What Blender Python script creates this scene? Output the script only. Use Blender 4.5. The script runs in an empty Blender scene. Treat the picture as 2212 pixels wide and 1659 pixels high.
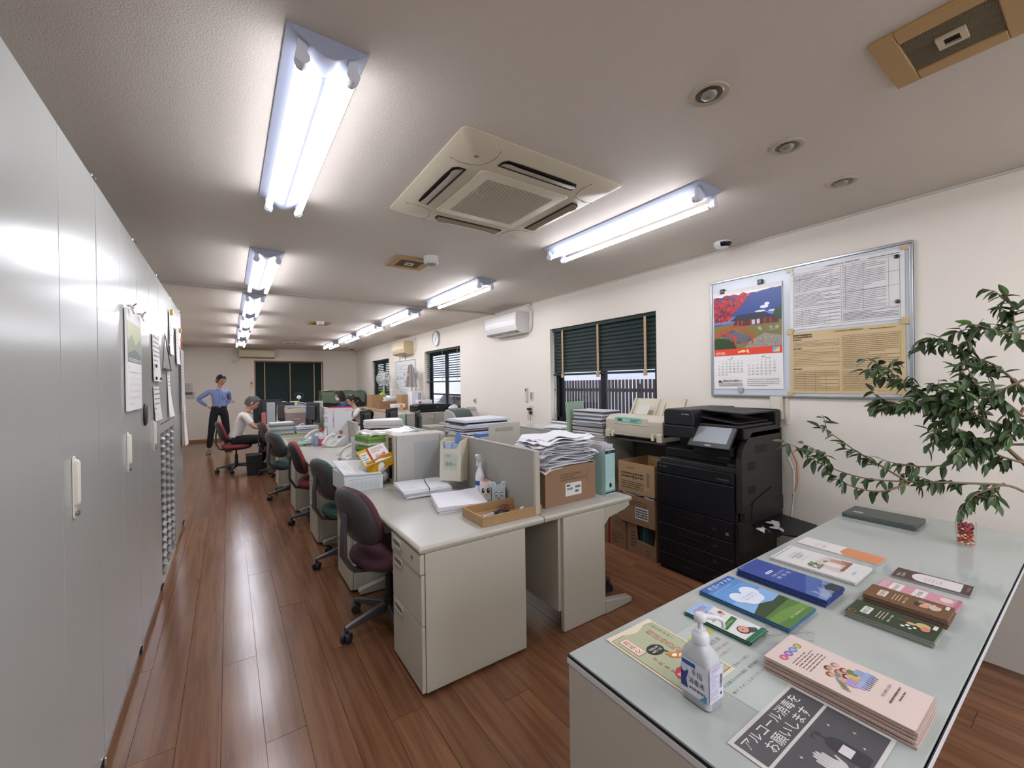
import bpy, bmesh, math, random
from mathutils import Matrix, Vector, Euler, noise
rnd = random.Random(7)
PI = math.pi
SC = bpy.context.scene
COL = SC.collection

# ------------------------------------------------------------------ camera, world, exposure
cam_d = bpy.data.cameras.new('camera')
cam_d.sensor_fit = 'HORIZONTAL'
cam_d.sensor_width = 36.0
cam_d.lens = 895.0 / 2212.0 * 36.0
cam_d.clip_start = 0.02
cam_d.clip_end = 200
cam = bpy.data.objects.new('camera', cam_d)
COL.objects.link(cam)
cam.matrix_world = Matrix(((0.82491485, 0.01350614, -0.56509563, 0.0),
                           (-0.56507027, -0.00599177, -0.82502103, 0.0),
                           (-0.01452877, 0.99989084, 0.00268921, 1.455),
                           (0, 0, 0, 1)))
SC.camera = cam

W = bpy.data.worlds.new('overcast_sky')
SC.world = W
W.use_nodes = True
wn = W.node_tree.nodes
bg = wn['Background']
bg.inputs['Color'].default_value = (0.93, 0.95, 1.0, 1)
bg.inputs['Strength'].default_value = 1.0

SC.view_settings.view_transform = 'Standard'
SC.view_settings.look = 'None'
SC.view_settings.gamma = 1.0
SC.view_settings.use_curve_mapping = False
SC.view_settings.exposure = 2.22
TUBE_POWER = 11.5      # emission strength of a fluorescent tube

# ------------------------------------------------------------------ colours and materials
def lin(c):
    if isinstance(c, str):
        c = c.lstrip('#')
        c = [int(c[i:i + 2], 16) / 255 for i in (0, 2, 4)]
    return tuple((v / 12.92 if v <= 0.04045 else ((v + 0.055) / 1.055) ** 2.4) for v in c) + (1.0,)

_mats = {}
def mat(name, c='#808080', rough=0.5, metal=0.0, spec=0.5, noise_amt=0.0, scale=20.0, bump=0.0, bscale=200.0,
        emit=None, trans=0.0, ior=1.45, coat=0.0, alpha=1.0, sss=0.0, sheen=0.0):
    if name in _mats:
        return _mats[name]
    m = bpy.data.materials.new(name)
    m.use_nodes = True
    nt = m.node_tree
    b = nt.nodes['Principled BSDF']
    b.inputs['Base Color'].default_value = lin(c)
    b.inputs['Roughness'].default_value = rough
    b.inputs['Metallic'].default_value = metal
    b.inputs['Specular IOR Level'].default_value = spec
    b.inputs['IOR'].default_value = ior
    b.inputs['Transmission Weight'].default_value = trans
    b.inputs['Coat Weight'].default_value = coat
    b.inputs['Alpha'].default_value = alpha
    if sheen: b.inputs['Sheen Weight'].default_value = sheen
    if emit:
        b.inputs['Emission Color'].default_value = lin(emit[0])
        b.inputs['Emission Strength'].default_value = emit[1]
    tc = nt.nodes.new('ShaderNodeTexCoord')
    if noise_amt:
        n = nt.nodes.new('ShaderNodeTexNoise')
        n.inputs['Scale'].default_value = scale
        n.inputs['Detail'].default_value = 4
        nt.links.new(tc.outputs['Object'], n.inputs['Vector'])
        mx = nt.nodes.new('ShaderNodeMix'); mx.data_type = 'RGBA'
        c0 = lin(c)
        mx.inputs[6].default_value = tuple(min(1, k * (1 - noise_amt)) for k in c0[:3]) + (1,)
        mx.inputs[7].default_value = tuple(min(1, k * (1 + noise_amt)) for k in c0[:3]) + (1,)
        nt.links.new(n.outputs['Fac'], mx.inputs[0])
        nt.links.new(mx.outputs[2], b.inputs['Base Color'])
    if bump:
        n2 = nt.nodes.new('ShaderNodeTexNoise')
        n2.inputs['Scale'].default_value = bscale
        n2.inputs['Detail'].default_value = 3
        nt.links.new(tc.outputs['Object'], n2.inputs['Vector'])
        bp = nt.nodes.new('ShaderNodeBump')
        bp.inputs['Strength'].default_value = bump
        bp.inputs['Distance'].default_value = 0.01
        nt.links.new(n2.outputs['Fac'], bp.inputs['Height'])
        nt.links.new(bp.outputs['Normal'], b.inputs['Normal'])
    _mats[name] = m
    return m

def ink(c, rough=0.55):
    return mat('ink_' + c.lstrip('#'), c, rough)

# ------------------------------------------------------------------ mesh building
class MB:
    def __init__(s):
        s.v = []; s.f = []; s.mi = []; s.M = Matrix(); s.m = 0
    def add(s, vs, fs, m=None):
        o = len(s.v)
        for p in vs:
            q = s.M @ Vector(p); s.v.append((q.x, q.y, q.z))
        for f in fs:
            s.f.append([i + o for i in f]); s.mi.append(s.m if m is None else m)
        return s
    def box(s, x0, y0, z0, x1, y1, z1, m=None):
        x0, x1 = min(x0, x1), max(x0, x1); y0, y1 = min(y0, y1), max(y0, y1); z0, z1 = min(z0, z1), max(z0, z1)
        return s.add([(x0,y0,z0),(x1,y0,z0),(x1,y1,z0),(x0,y1,z0),(x0,y0,z1),(x1,y0,z1),(x1,y1,z1),(x0,y1,z1)],
                     [(0,3,2,1),(4,5,6,7),(0,1,5,4),(1,2,6,5),(2,3,7,6),(3,0,4,7)], m)
    def cbox(s, c, d, rot=None, m=None):
        R = Matrix.Translation(Vector(c)) @ (rot.to_4x4() if rot is not None else Matrix())
        old = s.M; s.M = old @ R
        s.box(-d[0]/2,-d[1]/2,-d[2]/2,d[0]/2,d[1]/2,d[2]/2,m); s.M = old
        return s
    def loft(s, rings, m=None, close=True, cap=True):
        n = len(rings[0]); vs = [p for r in rings for p in r]; fs = []
        for i in range(len(rings)-1):
            for j in range(n if close else n-1):
                k = (j+1) % n
                fs.append((i*n+j, i*n+k, (i+1)*n+k, (i+1)*n+j))
        if cap and close:
            fs.append(tuple(range(n-1,-1,-1))); fs.append(tuple((len(rings)-1)*n+j for j in range(n)))
        return s.add(vs, fs, m)
    def cyl(s, p0, p1, r0, r1=None, n=16, m=None, cap=True):
        p0 = Vector(p0); p1 = Vector(p1); r1 = r0 if r1 is None else r1
        d = (p1-p0).normalized(); a = d.orthogonal().normalized(); b = d.cross(a)
        R = []
        for p, r in ((p0,r0),(p1,r1)):
            R.append([p + a*math.cos(2*PI*i/n)*r + b*math.sin(2*PI*i/n)*r for i in range(n)])
        return s.loft(R, m, True, cap)
    def tube(s, pts, r, n=8, m=None, cap=True):
        P = [Vector(p) for p in pts]; rr = r if isinstance(r, (list, tuple)) else [r]*len(P)
        R = []; prev = None
        for i, p in enumerate(P):
            d = (P[min(i+1,len(P)-1)] - P[max(i-1,0)]).normalized()
            a = d.orthogonal().normalized() if prev is None else (prev - d*prev.dot(d)).normalized()
            prev = a; b = d.cross(a)
            R.append([p + a*math.cos(2*PI*k/n)*rr[i] + b*math.sin(2*PI*k/n)*rr[i] for k in range(n)])
        return s.loft(R, m, True, cap)
    def lathe(s, prof, n=24, c=(0,0,0), m=None, sx=1, sy=1):
        R = [[(c[0]+r*sx*math.cos(2*PI*k/n), c[1]+r*sy*math.sin(2*PI*k/n), c[2]+z) for k in range(n)] for r, z in prof]
        return s.loft(R, m)
    def prism(s, pts, z0, z1, m=None):
        return s.loft([[(x,y,z0) for x,y in pts],[(x,y,z1) for x,y in pts]], m)
    def prismy(s, pts, y0, y1, m=None):      # outline in x, z
        return s.loft([[(x,y0,z) for x,z in pts],[(x,y1,z) for x,z in pts]], m)
    def prismx(s, pts, x0, x1, m=None):      # outline in y, z
        return s.loft([[(x0,y,z) for y,z in pts],[(x1,y,z) for y,z in pts]], m)
    def ball(s, c, r, n=12, m=None):
        r = (r,r,r) if not isinstance(r,(tuple,list)) else r
        k = max(4, n//2)
        prof = [[(c[0]+r[0]*math.sin(PI*i/k)*math.cos(2*PI*j/n), c[1]+r[1]*math.sin(PI*i/k)*math.sin(2*PI*j/n), c[2]-r[2]*math.cos(PI*i/k)) for j in range(n)] for i in range(1,k)]
        s.loft(prof, m, True, False)
        o = len(s.v); last = o-n; first = o-n*(k-1)
        s.v.append(tuple(s.M @ Vector((c[0],c[1],c[2]-r[2])))); s.v.append(tuple(s.M @ Vector((c[0],c[1],c[2]+r[2]))))
        mm = s.m if m is None else m
        for j in range(n):
            s.f.append([o, first+(j+1)%n, first+j]); s.mi.append(mm)
            s.f.append([o+1, last+j, last+(j+1)%n]); s.mi.append(mm)
        return s
    def sheet(s, fn, nu, nv, m=None, t=0.0):
        vs = [Vector(fn(i/nu, j/nv)) for j in range(nv+1) for i in range(nu+1)]
        fs = [(j*(nu+1)+i, j*(nu+1)+i+1, (j+1)*(nu+1)+i+1, (j+1)*(nu+1)+i) for j in range(nv) for i in range(nu)]
        if t:
            k = len(vs); vs2 = [p - Vector((0,0,t)) for p in vs]
            fs2 = [tuple(reversed([q+k for q in f])) for f in fs]
            edge = [j*(nu+1) for j in range(nv+1)]
            bd = [i for i in range(nu+1)] + [j*(nu+1)+nu for j in range(1,nv+1)] + [nv*(nu+1)+i for i in range(nu-1,-1,-1)] + [j*(nu+1) for j in range(nv-1,0,-1)]
            fs3 = [(bd[(q+1)%len(bd)], bd[q], bd[q]+k, bd[(q+1)%len(bd)]+k) for q in range(len(bd))]
            return s.add(vs+vs2, fs+fs2+fs3, m)
        return s.add(vs, fs, m)
    def mesh(s, name, mats, smooth=None):
        me = bpy.data.meshes.new(name)
        me.from_pydata(s.v, [], s.f)
        if not isinstance(mats, (list, tuple)): mats = [mats]
        for mm in mats: me.materials.append(mm)
        me.polygons.foreach_set('material_index', s.mi)
        me.validate(); me.update()
        bm = bmesh.new(); bm.from_mesh(me)
        bmesh.ops.recalc_face_normals(bm, faces=bm.faces[:])
        bm.to_mesh(me); bm.free()
        if smooth:
            me.polygons.foreach_set('use_smooth', [True]*len(me.polygons))
            me.set_sharp_from_angle(angle=math.radians(smooth))
        return me
    def build(s, name, mats, parent=None, loc=(0,0,0), rz=0, smooth=None, bevel=0.0, seg=2, rot=None, ws=False):
        o = bpy.data.objects.new(name, s.mesh(name, mats, smooth))
        COL.objects.link(o)
        o.location = loc
        o.rotation_euler = rot if rot is not None else (0,0,rz)
        if parent is not None: o.parent = parent
        if bevel:
            md = o.modifiers.new('bevel','BEVEL'); md.width = bevel; md.segments = seg
            md.limit_method = 'ANGLE'; md.angle_limit = math.radians(35)
            if not smooth:
                o.data.polygons.foreach_set('use_smooth', [True]*len(o.data.polygons))
                o.data.set_sharp_from_angle(angle=math.radians(35))
            md.harden_normals = True
        return o

def tag(o, label, cat, group=None, kind=None):
    if label: o['label'] = label
    if cat: o['category'] = cat
    if group: o['group'] = group
    if kind: o['kind'] = kind
    return o
def thing(name, label, cat, loc=(0,0,0), rz=0, group=None, rot=None):
    o = bpy.data.objects.new(name, None); COL.objects.link(o)
    o.location = loc; o.rotation_euler = rot if rot is not None else (0,0,rz)
    o.empty_display_size = 0.05
    return tag(o, label, cat, group)
def struct(name, mb, m, parent=None, **k):
    o = mb.build(name, m, parent, **k)
    if parent is None: o['kind'] = 'structure'
    return o
def dup(root, loc, rz=0, label=None, group=None, rot=None):
    r = root.copy(); COL.objects.link(r); r.location = loc; r.rotation_euler = rot if rot is not None else (0,0,rz)
    if label: r['label'] = label
    if group: r['group'] = group
    for ch in list(root.children):
        c = ch.copy(); COL.objects.link(c); c.parent = r
        for g in ch.children:
            d = g.copy(); COL.objects.link(d); d.parent = c
    return r
def B(x0,y0,z0,x1,y1,z1,m=None): return MB().box(x0,y0,z0,x1,y1,z1,m)
def rrect(w, h, r, n=4, cx=0, cy=0):
    out = []
    for sx, sy, a0 in ((1,1,0),(-1,1,90),(-1,-1,180),(1,-1,270)):
        for i in range(n+1):
            a = math.radians(a0 + 90*i/n)
            out.append((cx+sx*(w/2-r)+r*math.cos(a), cy+sy*(h/2-r)+r*math.sin(a)))
    return out
def ell(cx, cy, rx, ry, n=20, a0=0, a1=360):
    return [(cx+rx*math.cos(math.radians(a0+(a1-a0)*i/n)), cy+ry*math.sin(math.radians(a0+(a1-a0)*i/n))) for i in range(n if abs(a1-a0)==360 else n+1)]

# ------------------------------------------------------------------ flat print (lettering and pictures on paper)
_glyph = {}
def glyphs(s):
    if s in _glyph: return _glyph[s]
    c = bpy.data.curves.new('lettering','FONT'); c.body = s; c.resolution_u = 1
    o = bpy.data.objects.new('lettering', c); COL.objects.link(o)
    dg = bpy.context.evaluated_depsgraph_get()
    m = bpy.data.meshes.new_from_object(o.evaluated_get(dg))
    vs = [(v.co.x, v.co.y) for v in m.vertices]; fs = [tuple(p.vertices) for p in m.polygons]
    bpy.data.objects.remove(o); bpy.data.curves.remove(c); bpy.data.meshes.remove(m)
    _glyph[s] = (vs, fs)
    return _glyph[s]
class PR:
    """layers of flat ink in the local xy plane, each layer a hair above the last"""
    def __init__(s, step=0.00015, z0=0.0002):
        s.v=[]; s.f=[]; s.mi=[]; s.cols=[]; s.z=z0; s.step=step
    def _c(s, c):
        if c not in s.cols: s.cols.append(c)
        return s.cols.index(c)
    def raw(s, vs, fs, c):
        o=len(s.v); s.v += [(x,y,s.z) for x,y in vs]; k=s._c(c)
        for f in fs: s.f.append([i+o for i in f]); s.mi.append(k)
        return s
    hold = False
    def up(s):
        if s.hold: s.hk = (getattr(s,'hk',0)+1) % 40; s.z = s.hz + s.hk*s.step
        else: s.z += s.step
        return s
    def pin(s, on=True):
        if on: s.hold = True; s.hz = s.z + s.step
        else: s.hold = False; s.z = s.hz + 40*s.step
        return s
    def rect(s, x0,y0,x1,y1,c): s.up(); return s.raw([(x0,y0),(x1,y0),(x1,y1),(x0,y1)],[(0,1,2,3)],c)
    def poly(s, pts, c): s.up(); return s.raw(pts,[tuple(range(len(pts)))],c)
    def frame(s, x0,y0,x1,y1,t,c):
        s.up()
        for a in ((x0,y0,x1,y0+t),(x0,y1-t,x1,y1),(x0,y0,x0+t,y1),(x1-t,y0,x1,y1)):
            s.raw([(a[0],a[1]),(a[2],a[1]),(a[2],a[3]),(a[0],a[3])],[(0,1,2,3)],c)
        return s
    def text(s, t, x, y, h, c, w=None, ang=0, align='l'):
        vs, fs = glyphs(t)
        if not vs: return s
        xs=[p[0] for p in vs]; ys=[p[1] for p in vs]
        x0,x1=min(xs),max(xs); y0,y1=min(ys),max(ys)
        k=h/max(1e-6,(y1-y0)); kx = (w/(x1-x0)) if w else k
        ox = {'l':0,'c':-(x1-x0)*kx/2,'r':-(x1-x0)*kx}[align]
        ca,sa=math.cos(ang),math.sin(ang); out=[]
        for px,py in vs:
            a=(px-x0)*kx+ox; b=(py-y0)*k
            out.append((x+a*ca-b*sa, y+a*sa+b*ca))
        s.up(); return s.raw(out, fs, c)
    def vtext(s, t, x, y, h, c, gap=1.15):    # one character under another, x centre, y top
        for i,ch in enumerate(t): s.text(ch, x, y-h-(i*h*gap), h, c, align='c')
        return s
    def fine(s, x0,y0,x1,y1,rows,c,fill=0.45,wmin=0.004,wmax=0.02,seed=1):   # rows of print too small to read
        r=random.Random(seed); s.up(); dy=(y1-y0)/rows
        for i in range(rows):
            y=y1-(i+0.5)*dy; x=x0; end=x0+(x1-x0)*(1 if r.random()<0.7 else r.uniform(0.4,0.9))
            while x<end:
                w=min(r.uniform(wmin,wmax),end-x)
                s.raw([(x,y-dy*fill/2),(x+w,y-dy*fill/2),(x+w,y+dy*fill/2),(x,y+dy*fill/2)],[(0,1,2,3)],c)
                x+=w+r.uniform(0.2,0.5)*wmin*1.5
        return s
    def build(s, name, parent=None, loc=(0,0,0), rot=(0,0,0), rough=0.5):
        z0=min((p[2] for p in s.v), default=0); z1=max((p[2] for p in s.v), default=0); k=min(1.0, 0.0014/max(1e-9,z1-z0))
        s.v=[(x,y,z0+(z-z0)*k) for x,y,z in s.v]
        me=bpy.data.meshes.new(name); me.from_pydata(s.v,[],s.f)
        for c in s.cols: me.materials.append(ink(c, rough))
        me.polygons.foreach_set('material_index', s.mi); me.update()
        o=bpy.data.objects.new(name,me); COL.objects.link(o); o.location=loc; o.rotation_euler=rot
        if parent is not None: o.parent=parent
        return o
# ------------------------------------------------------------------ room shell (x: across, y: down the aisle, z: up)
CEIL = 2.53; XW = 3.40; YB = 13.80; XL = -0.95; YF = -2.6
WIN = [(2.50, 4.09, 0.97, 2.13), (6.58, 8.19, 0.95, 2.13), (10.50, 12.05, 0.95, 2.13)]   # y0,y1,z0,z1 of the openings in the right wall
BW = (0.65, 2.38, 0.95, 2.16)                                                             # x0,x1,z0,z1 in the back wall

M_wall = mat('wall_paper', '#e2dbcf', 0.85, bump=0.12, bscale=260, noise_amt=0.02, scale=3)
M_ceil = mat('ceiling_paper', '#d3cabf', 0.7, bump=0.24, bscale=190, noise_amt=0.02, scale=2)
M_base = mat('baseboard_wood', '#9a6a44', 0.5, noise_amt=0.15, scale=10)
M_dark = mat('dark_void', '#080808', 0.9)

# floor: a thin slab with real planks on it
f = B(XL-0.1, YF-0.1, -0.12, XW+0.1, YB+0.1, -0.012)
floor = struct('floor', f, mat('floor_joint', '#2a1810', 0.8))
def wood_floor():
    m = bpy.data.materials.new('brown_floor_boards'); m.use_nodes = True
    nt = m.node_tree; b = nt.nodes['Principled BSDF']; L = nt.links.new
    oi = nt.nodes.new('ShaderNodeObjectInfo'); tc = nt.nodes.new('ShaderNodeTexCoord')
    geo = nt.nodes.new('ShaderNodeNewGeometry')
    ad = nt.nodes.new('ShaderNodeVectorMath'); ad.operation = 'MULTIPLY_ADD'
    L(oi.outputs['Random'], ad.inputs[0]); ad.inputs[1].default_value = (37, 91, 5)
    L(geo.outputs['Position'], ad.inputs[2])
    mp = nt.nodes.new('ShaderNodeMapping'); mp.inputs['Scale'].default_value = (7.0, 0.30, 1)
    L(ad.outputs[0], mp.inputs['Vector'])
    n = nt.nodes.new('ShaderNodeTexNoise'); n.inputs['Scale'].default_value = 1.7; n.inputs['Detail'].default_value = 2
    L(mp.outputs[0], n.inputs['Vector'])
    w = nt.nodes.new('ShaderNodeMath'); w.operation = 'MULTIPLY'; w.inputs[1].default_value = 8
    L(n.outputs['Fac'], w.inputs[0])
    fr = nt.nodes.new('ShaderNodeMath'); fr.operation = 'PINGPONG'; fr.inputs[1].default_value = 1
    L(w.outputs[0], fr.inputs[0])
    mp2 = nt.nodes.new('ShaderNodeMapping'); mp2.inputs['Scale'].default_value = (160, 6, 1)
    L(ad.outputs[0], mp2.inputs['Vector'])
    n2 = nt.nodes.new('ShaderNodeTexNoise'); n2.inputs['Scale'].default_value = 1.0; n2.inputs['Detail'].default_value = 5
    L(mp2.outputs[0], n2.inputs['Vector'])
    mx = nt.nodes.new('ShaderNodeMix'); mx.data_type = 'FLOAT'; mx.inputs[0].default_value = 0.6
    L(fr.outputs[0], mx.inputs[2]); L(n2.outputs['Fac'], mx.inputs[3])
    cr = nt.nodes.new('ShaderNodeValToRGB')
    cr.color_ramp.elements[0].position = 0.25; cr.color_ramp.elements[0].color = lin('#6b4630')
    cr.color_ramp.elements[1].position = 0.75; cr.color_ramp.elements[1].color = lin('#835c40')
    L(mx.outputs[0], cr.inputs[0])
    hs = nt.nodes.new('ShaderNodeHueSaturation')
    mr = nt.nodes.new('ShaderNodeMapRange'); mr.inputs['To Min'].default_value = 0.86; mr.inputs['To Max'].default_value = 1.12
    L(oi.outputs['Random'], mr.inputs['Value']); L(mr.outputs[0], hs.inputs['Value']); L(cr.outputs[0], hs.inputs['Color'])
    L(hs.outputs[0], b.inputs['Base Color'])
    n3 = nt.nodes.new('ShaderNodeTexNoise'); n3.inputs['Scale'].default_value = 3.5; n3.inputs['Detail'].default_value = 3
    L(geo.outputs['Position'], n3.inputs['Vector'])
    bp = nt.nodes.new('ShaderNodeBump'); bp.inputs['Strength'].default_value = 0.06; bp.inputs['Distance'].default_value = 0.02
    mx3 = nt.nodes.new('ShaderNodeMath'); mx3.operation = 'MULTIPLY_ADD'; mx3.inputs[1].default_value = 0.03
    L(n2.outputs['Fac'], mx3.inputs[0]); L(n3.outputs['Fac'], mx3.inputs[2]); L(mx3.outputs[0], bp.inputs['Height'])
    L(bp.outputs['Normal'], b.inputs['Normal'])
    b.inputs['Roughness'].default_value = 0.20
    b.inputs['Specular IOR Level'].default_value = 0.45
    return m
M_floor = wood_floor()
pw = 0.151; pl = 1.82
pm = MB().box(0.0008, 0.0008, -0.012, pw-0.0008, pl-0.0008, 0.0).mesh('plank', M_floor)
nx = int((XW-XL)/pw)+1
k = 0
for i in range(nx):
    x = XL + i*pw
    if x+pw > XW+0.12: continue
    off = (i*0.67) % pl
    y = -0.62 - off
    while y < YB:
        o = bpy.data.objects.new('plank', pm); COL.objects.link(o); o.parent = floor
        o.location = (x, y, 0); o.rotation_euler = (rnd.uniform(-0.0006,0.0006), rnd.uniform(-0.0022,0.0022), 0); y += pl; k += 1
struct('ceiling', B(XL-0.1, YF-0.1, CEIL, XW+0.3, YB+0.1, CEIL+0.1), M_ceil)
# right wall with three window openings
def wall_panels(x0, x1, openings, ya, yb):
    m = MB(); y = ya
    for (a, b_, z0, z1) in openings:
        m.box(x0, y, 0, x1, a, CEIL); m.box(x0, a, 0, x1, b_, z0); m.box(x0, a, z1, x1, b_, CEIL); y = b_
    m.box(x0, y, 0, x1, yb, CEIL)
    return m
struct('wall_right', wall_panels(XW, XW+0.18, WIN, YF-0.1, YB+0.1), M_wall)
m = MB()
m.box(XL-0.1, YB, 0, BW[0], YB+0.18, CEIL); m.box(BW[0], YB, 0, BW[1], YB+0.18, BW[2])
m.box(BW[0], YB, BW[3], BW[1], YB+0.18, CEIL); m.box(BW[1], YB, 0, XW+0.1, YB+0.18, CEIL)
struct('wall_back', m, M_wall)
struct('wall_left', B(XL-0.1, YF-0.1, 0, XL, YB+0.1, CEIL), M_wall)
m = MB(); m.box(XL-0.1, YF-0.1, 0, 0.25, YF, CEIL); m.box(0.25, YF-0.1, 2.25, 3.1, YF, CEIL); m.box(3.1, YF-0.1, 0, XW+0.1, YF, CEIL)
struct('wall_front', m, M_wall)
struct('baseboard_back', B(XL, YB-0.012, 0, XW, YB, 0.065), M_base, bevel=0.003)
struct('baseboard_right', B(XW-0.012, YF, 0, XW, YB-0.012, 0.065), M_base, bevel=0.003)
struct('trim_1', B(XL, 5.405, CEIL-0.022, XW, 5.445, CEIL), mat('ceiling_rail', '#a8a49c', 0.5), bevel=0.002)   # rail across the ceiling
struct('trim_2', B(XW-0.012, YF, CEIL-0.012, XW, YB, CEIL), mat('cornice', '#cfcac0', 0.6), bevel=0.002)

# ------------------------------------------------------------------ windows
M_fr = mat('dark_window_frame', '#1b1e26', 0.35, 0.3)
def glassmat():
    m = bpy.data.materials.new('window_glass'); m.use_nodes = True; nt = m.node_tree
    nt.nodes.remove(nt.nodes['Principled BSDF']); out = nt.nodes['Material Output']
    t = nt.nodes.new('ShaderNodeBsdfTransparent'); t.inputs[0].default_value = (0.93, 0.95, 0.97, 1)
    g = nt.nodes.new('ShaderNodeBsdfGlossy'); g.inputs['Roughness'].default_value = 0.02
    lw = nt.nodes.new('ShaderNodeLayerWeight'); lw.inputs[0].default_value = 0.5
    fp = nt.nodes.new('ShaderNodeMath'); fp.operation = 'POWER'; fp.inputs[1].default_value = 5; nt.links.new(lw.outputs['Facing'], fp.inputs[0])
    fz = nt.nodes.new('ShaderNodeMath'); fz.operation = 'MULTIPLY_ADD'; fz.inputs[1].default_value = 0.9; fz.inputs[2].default_value = 0.04; nt.links.new(fp.outputs[0], fz.inputs[0])
    mx = nt.nodes.new('ShaderNodeMixShader')
    nt.links.new(fz.outputs[0], mx.inputs[0]); nt.links.new(t.outputs[0], mx.inputs[1]); nt.links.new(g.outputs[0], mx.inputs[2])
    nt.links.new(mx.outputs[0], out.inputs[0]); return m
M_glass = glassmat()
M_sill = mat('white_sill', '#d9d7d4', 0.4)
M_blind = mat('green_blind_slat', '#04211a', 0.6, noise_amt=0.15, scale=8)
M_tape = mat('beige_ladder_tape', '#b59a7c', 0.8)
M_black_cord = mat('dark_cord', '#2d2226', 0.7)
def window_right(idx, y0, y1, z0, z1, hmull, blind_to, tilt, n_tapes, group_lab, tapecol):
    w = thing('window_%d' % idx, None, None, (XW, y0, z0)); w['kind'] = 'structure'
    L_ = y1-y0; H = z1-z0
    m = MB(); t = 0.045
    for a in ((0,0,L_,t),(0,H-t,L_,H),(0,0,t,H),(L_-t,0,L_,H)):
        m.box(0.10, a[0], a[1], 0.16, a[2], a[3])
    m.build('window_frame', M_fr, w, bevel=0.003)
    for i,(a,b_) in enumerate(((t, L_*0.52),(L_*0.48, L_-t))):
        s = MB(); x = 0.105 + 0.025*i
        s.box(x,a,t,x+0.022,a+0.05,H-t); s.box(x,b_-0.05,t,x+0.022,b_,H-t)
        s.box(x,a+0.05,t,x+0.022,b_-0.05,t+0.06); s.box(x,a+0.05,H-t-0.04,x+0.022,b_-0.05,H-t)
        if hmull: s.box(x,a+0.05,H*0.24,x+0.022,b_-0.05,H*0.24+0.03)
        so = s.build('sash', M_fr, w)
        B(x+0.008,a+0.05,t+0.06,x+0.012,b_-0.05,H-t-0.04).build('pane', M_glass, so)
    B(-0.02,-0.01,-0.02,0.10,L_+0.01,0.0).build('window_sill', M_sill, w, bevel=0.003)
    return w
window_right(1, *WIN[0], False, 0,0,0,'', '')
window_right(2, *WIN[1], True, 0,0,0,'', '')
window_right(3, *WIN[2], True, 0,0,0,'', '')
w = thing('window_4', None, None, (BW[0], YB, BW[2])); w['kind'] = 'structure'
L_ = BW[1]-BW[0]; H = BW[3]-BW[2]; m = MB()
for a in ((0,0,L_,0.04),(0,H-0.04,L_,H),(0,0,0.04,H),(L_-0.04,0,L_,H),(L_/2-0.03,0,L_/2+0.03,H)): m.box(a[0],0.1,a[1],a[2],0.15,a[3])
m.build('window_frame', M_fr, w)
B(0.04,0.12,0.04,L_-0.04,0.125,H-0.04).build('pane', M_glass, w)
m = MB(); tt = 0.035
m.box(-tt,-0.008,-tt,0,0.012,H+tt); m.box(L_,-0.008,-tt,L_+tt,0.012,H+tt); m.box(0,-0.008,H,L_,0.012,H+tt); m.box(0,-0.008,-tt,L_,0.012,0)
m.build('window_casing', mat('casing_wood','#8a6440',0.5,noise_amt=0.1,scale=14), w, bevel=0.003)
def blind(label, x, ya, yb, ztop, zbot, tilt, pitch, slatmat, tapes, tape_mat, tape_w, axis='y', hooks=False, tiltfn=None):
    """venetian blind: head rail, individual slats, bottom rail, tapes, hanging in the plane x (or y)"""
    if axis == 'y': r = thing('venetian_blind', label, 'blind', (x, ya, zbot))
    else: r = thing('venetian_blind', label, 'blind', (ya, x, zbot), rz=-PI/2)
    Lb = yb-ya if axis == 'y' else yb-ya
    s = 1 if axis == 'y' else -1
    def Y(v): return v if axis == 'y' else v
    if axis != 'y':
        r.rotation_euler = (0,0,PI/2); r.location = (yb, x, zbot)      # local y -> -world x ; local x -> world y
    H = ztop-zbot
    B(-0.022,0,H-0.04,0.03,Lb,H).build('head_rail', slatmat, r, bevel=0.003)
    B(-0.018,0.004,-0.012,0.026,Lb-0.004,0.012).build('bottom_rail', slatmat, r, bevel=0.004)
    n = int((H-0.06)/pitch)
    hw = 0.025
    me = {}
    for i in range(n):
        z = H-0.06-i*pitch
        if z < 0.004: break
        tl = tilt if tiltfn is None else tiltfn(i/n)
        key = round(tl,1)
        if key not in me:
            a = math.radians(tl); sm = MB()
            c, sn = math.cos(a), math.sin(a)
            pr = [(-hw*c,-hw*sn),(0-0.003*sn,0.003*c),(hw*c,hw*sn)]
            sm.loft([[(px,0.003,pz) for px,pz in pr]+[(px+0.0*sn,0.003,pz-0.0012) for px,pz in reversed(pr)],
                     [(px,Lb-0.003,pz) for px,pz in pr]+[(px,Lb-0.003,pz-0.0012) for px,pz in reversed(pr)]])
            me[key] = sm.mesh('slat', slatmat)
        o = bpy.data.objects.new('slat', me[key]); COL.objects.link(o); o.parent = r; o.location = (0.004,0,z)
    for ty in tapes:
        m = MB(); m.box(-0.026, ty*Lb-tape_w/2, -0.02, -0.0235, ty*Lb+tape_w/2, H-0.03)
        if hooks: m.box(-0.034, ty*Lb-tape_w*0.7, -0.04, -0.02, ty*Lb+tape_w*0.7, 0.012)
        m.build('ladder_tape', tape_mat, r)
    return r
blind('dark green blind half lowered over the window behind the printer', XW+0.055, WIN[0][0]+0.012, WIN[0][1]-0.012, WIN[0][3], 1.55, 72, 0.043, M_blind, (0.09,0.5,0.88), M_tape, 0.028, hooks=True)
blind('open dark blind with daylight between slats on the window below the clock', XW+0.055, WIN[1][0]+0.012, WIN[1][1]-0.012, WIN[1][3], 1.50, 27, 0.044, M_blind, (0.1,0.5,0.9), mat('pale_tape','#8f8a80',0.7), 0.012)
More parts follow.
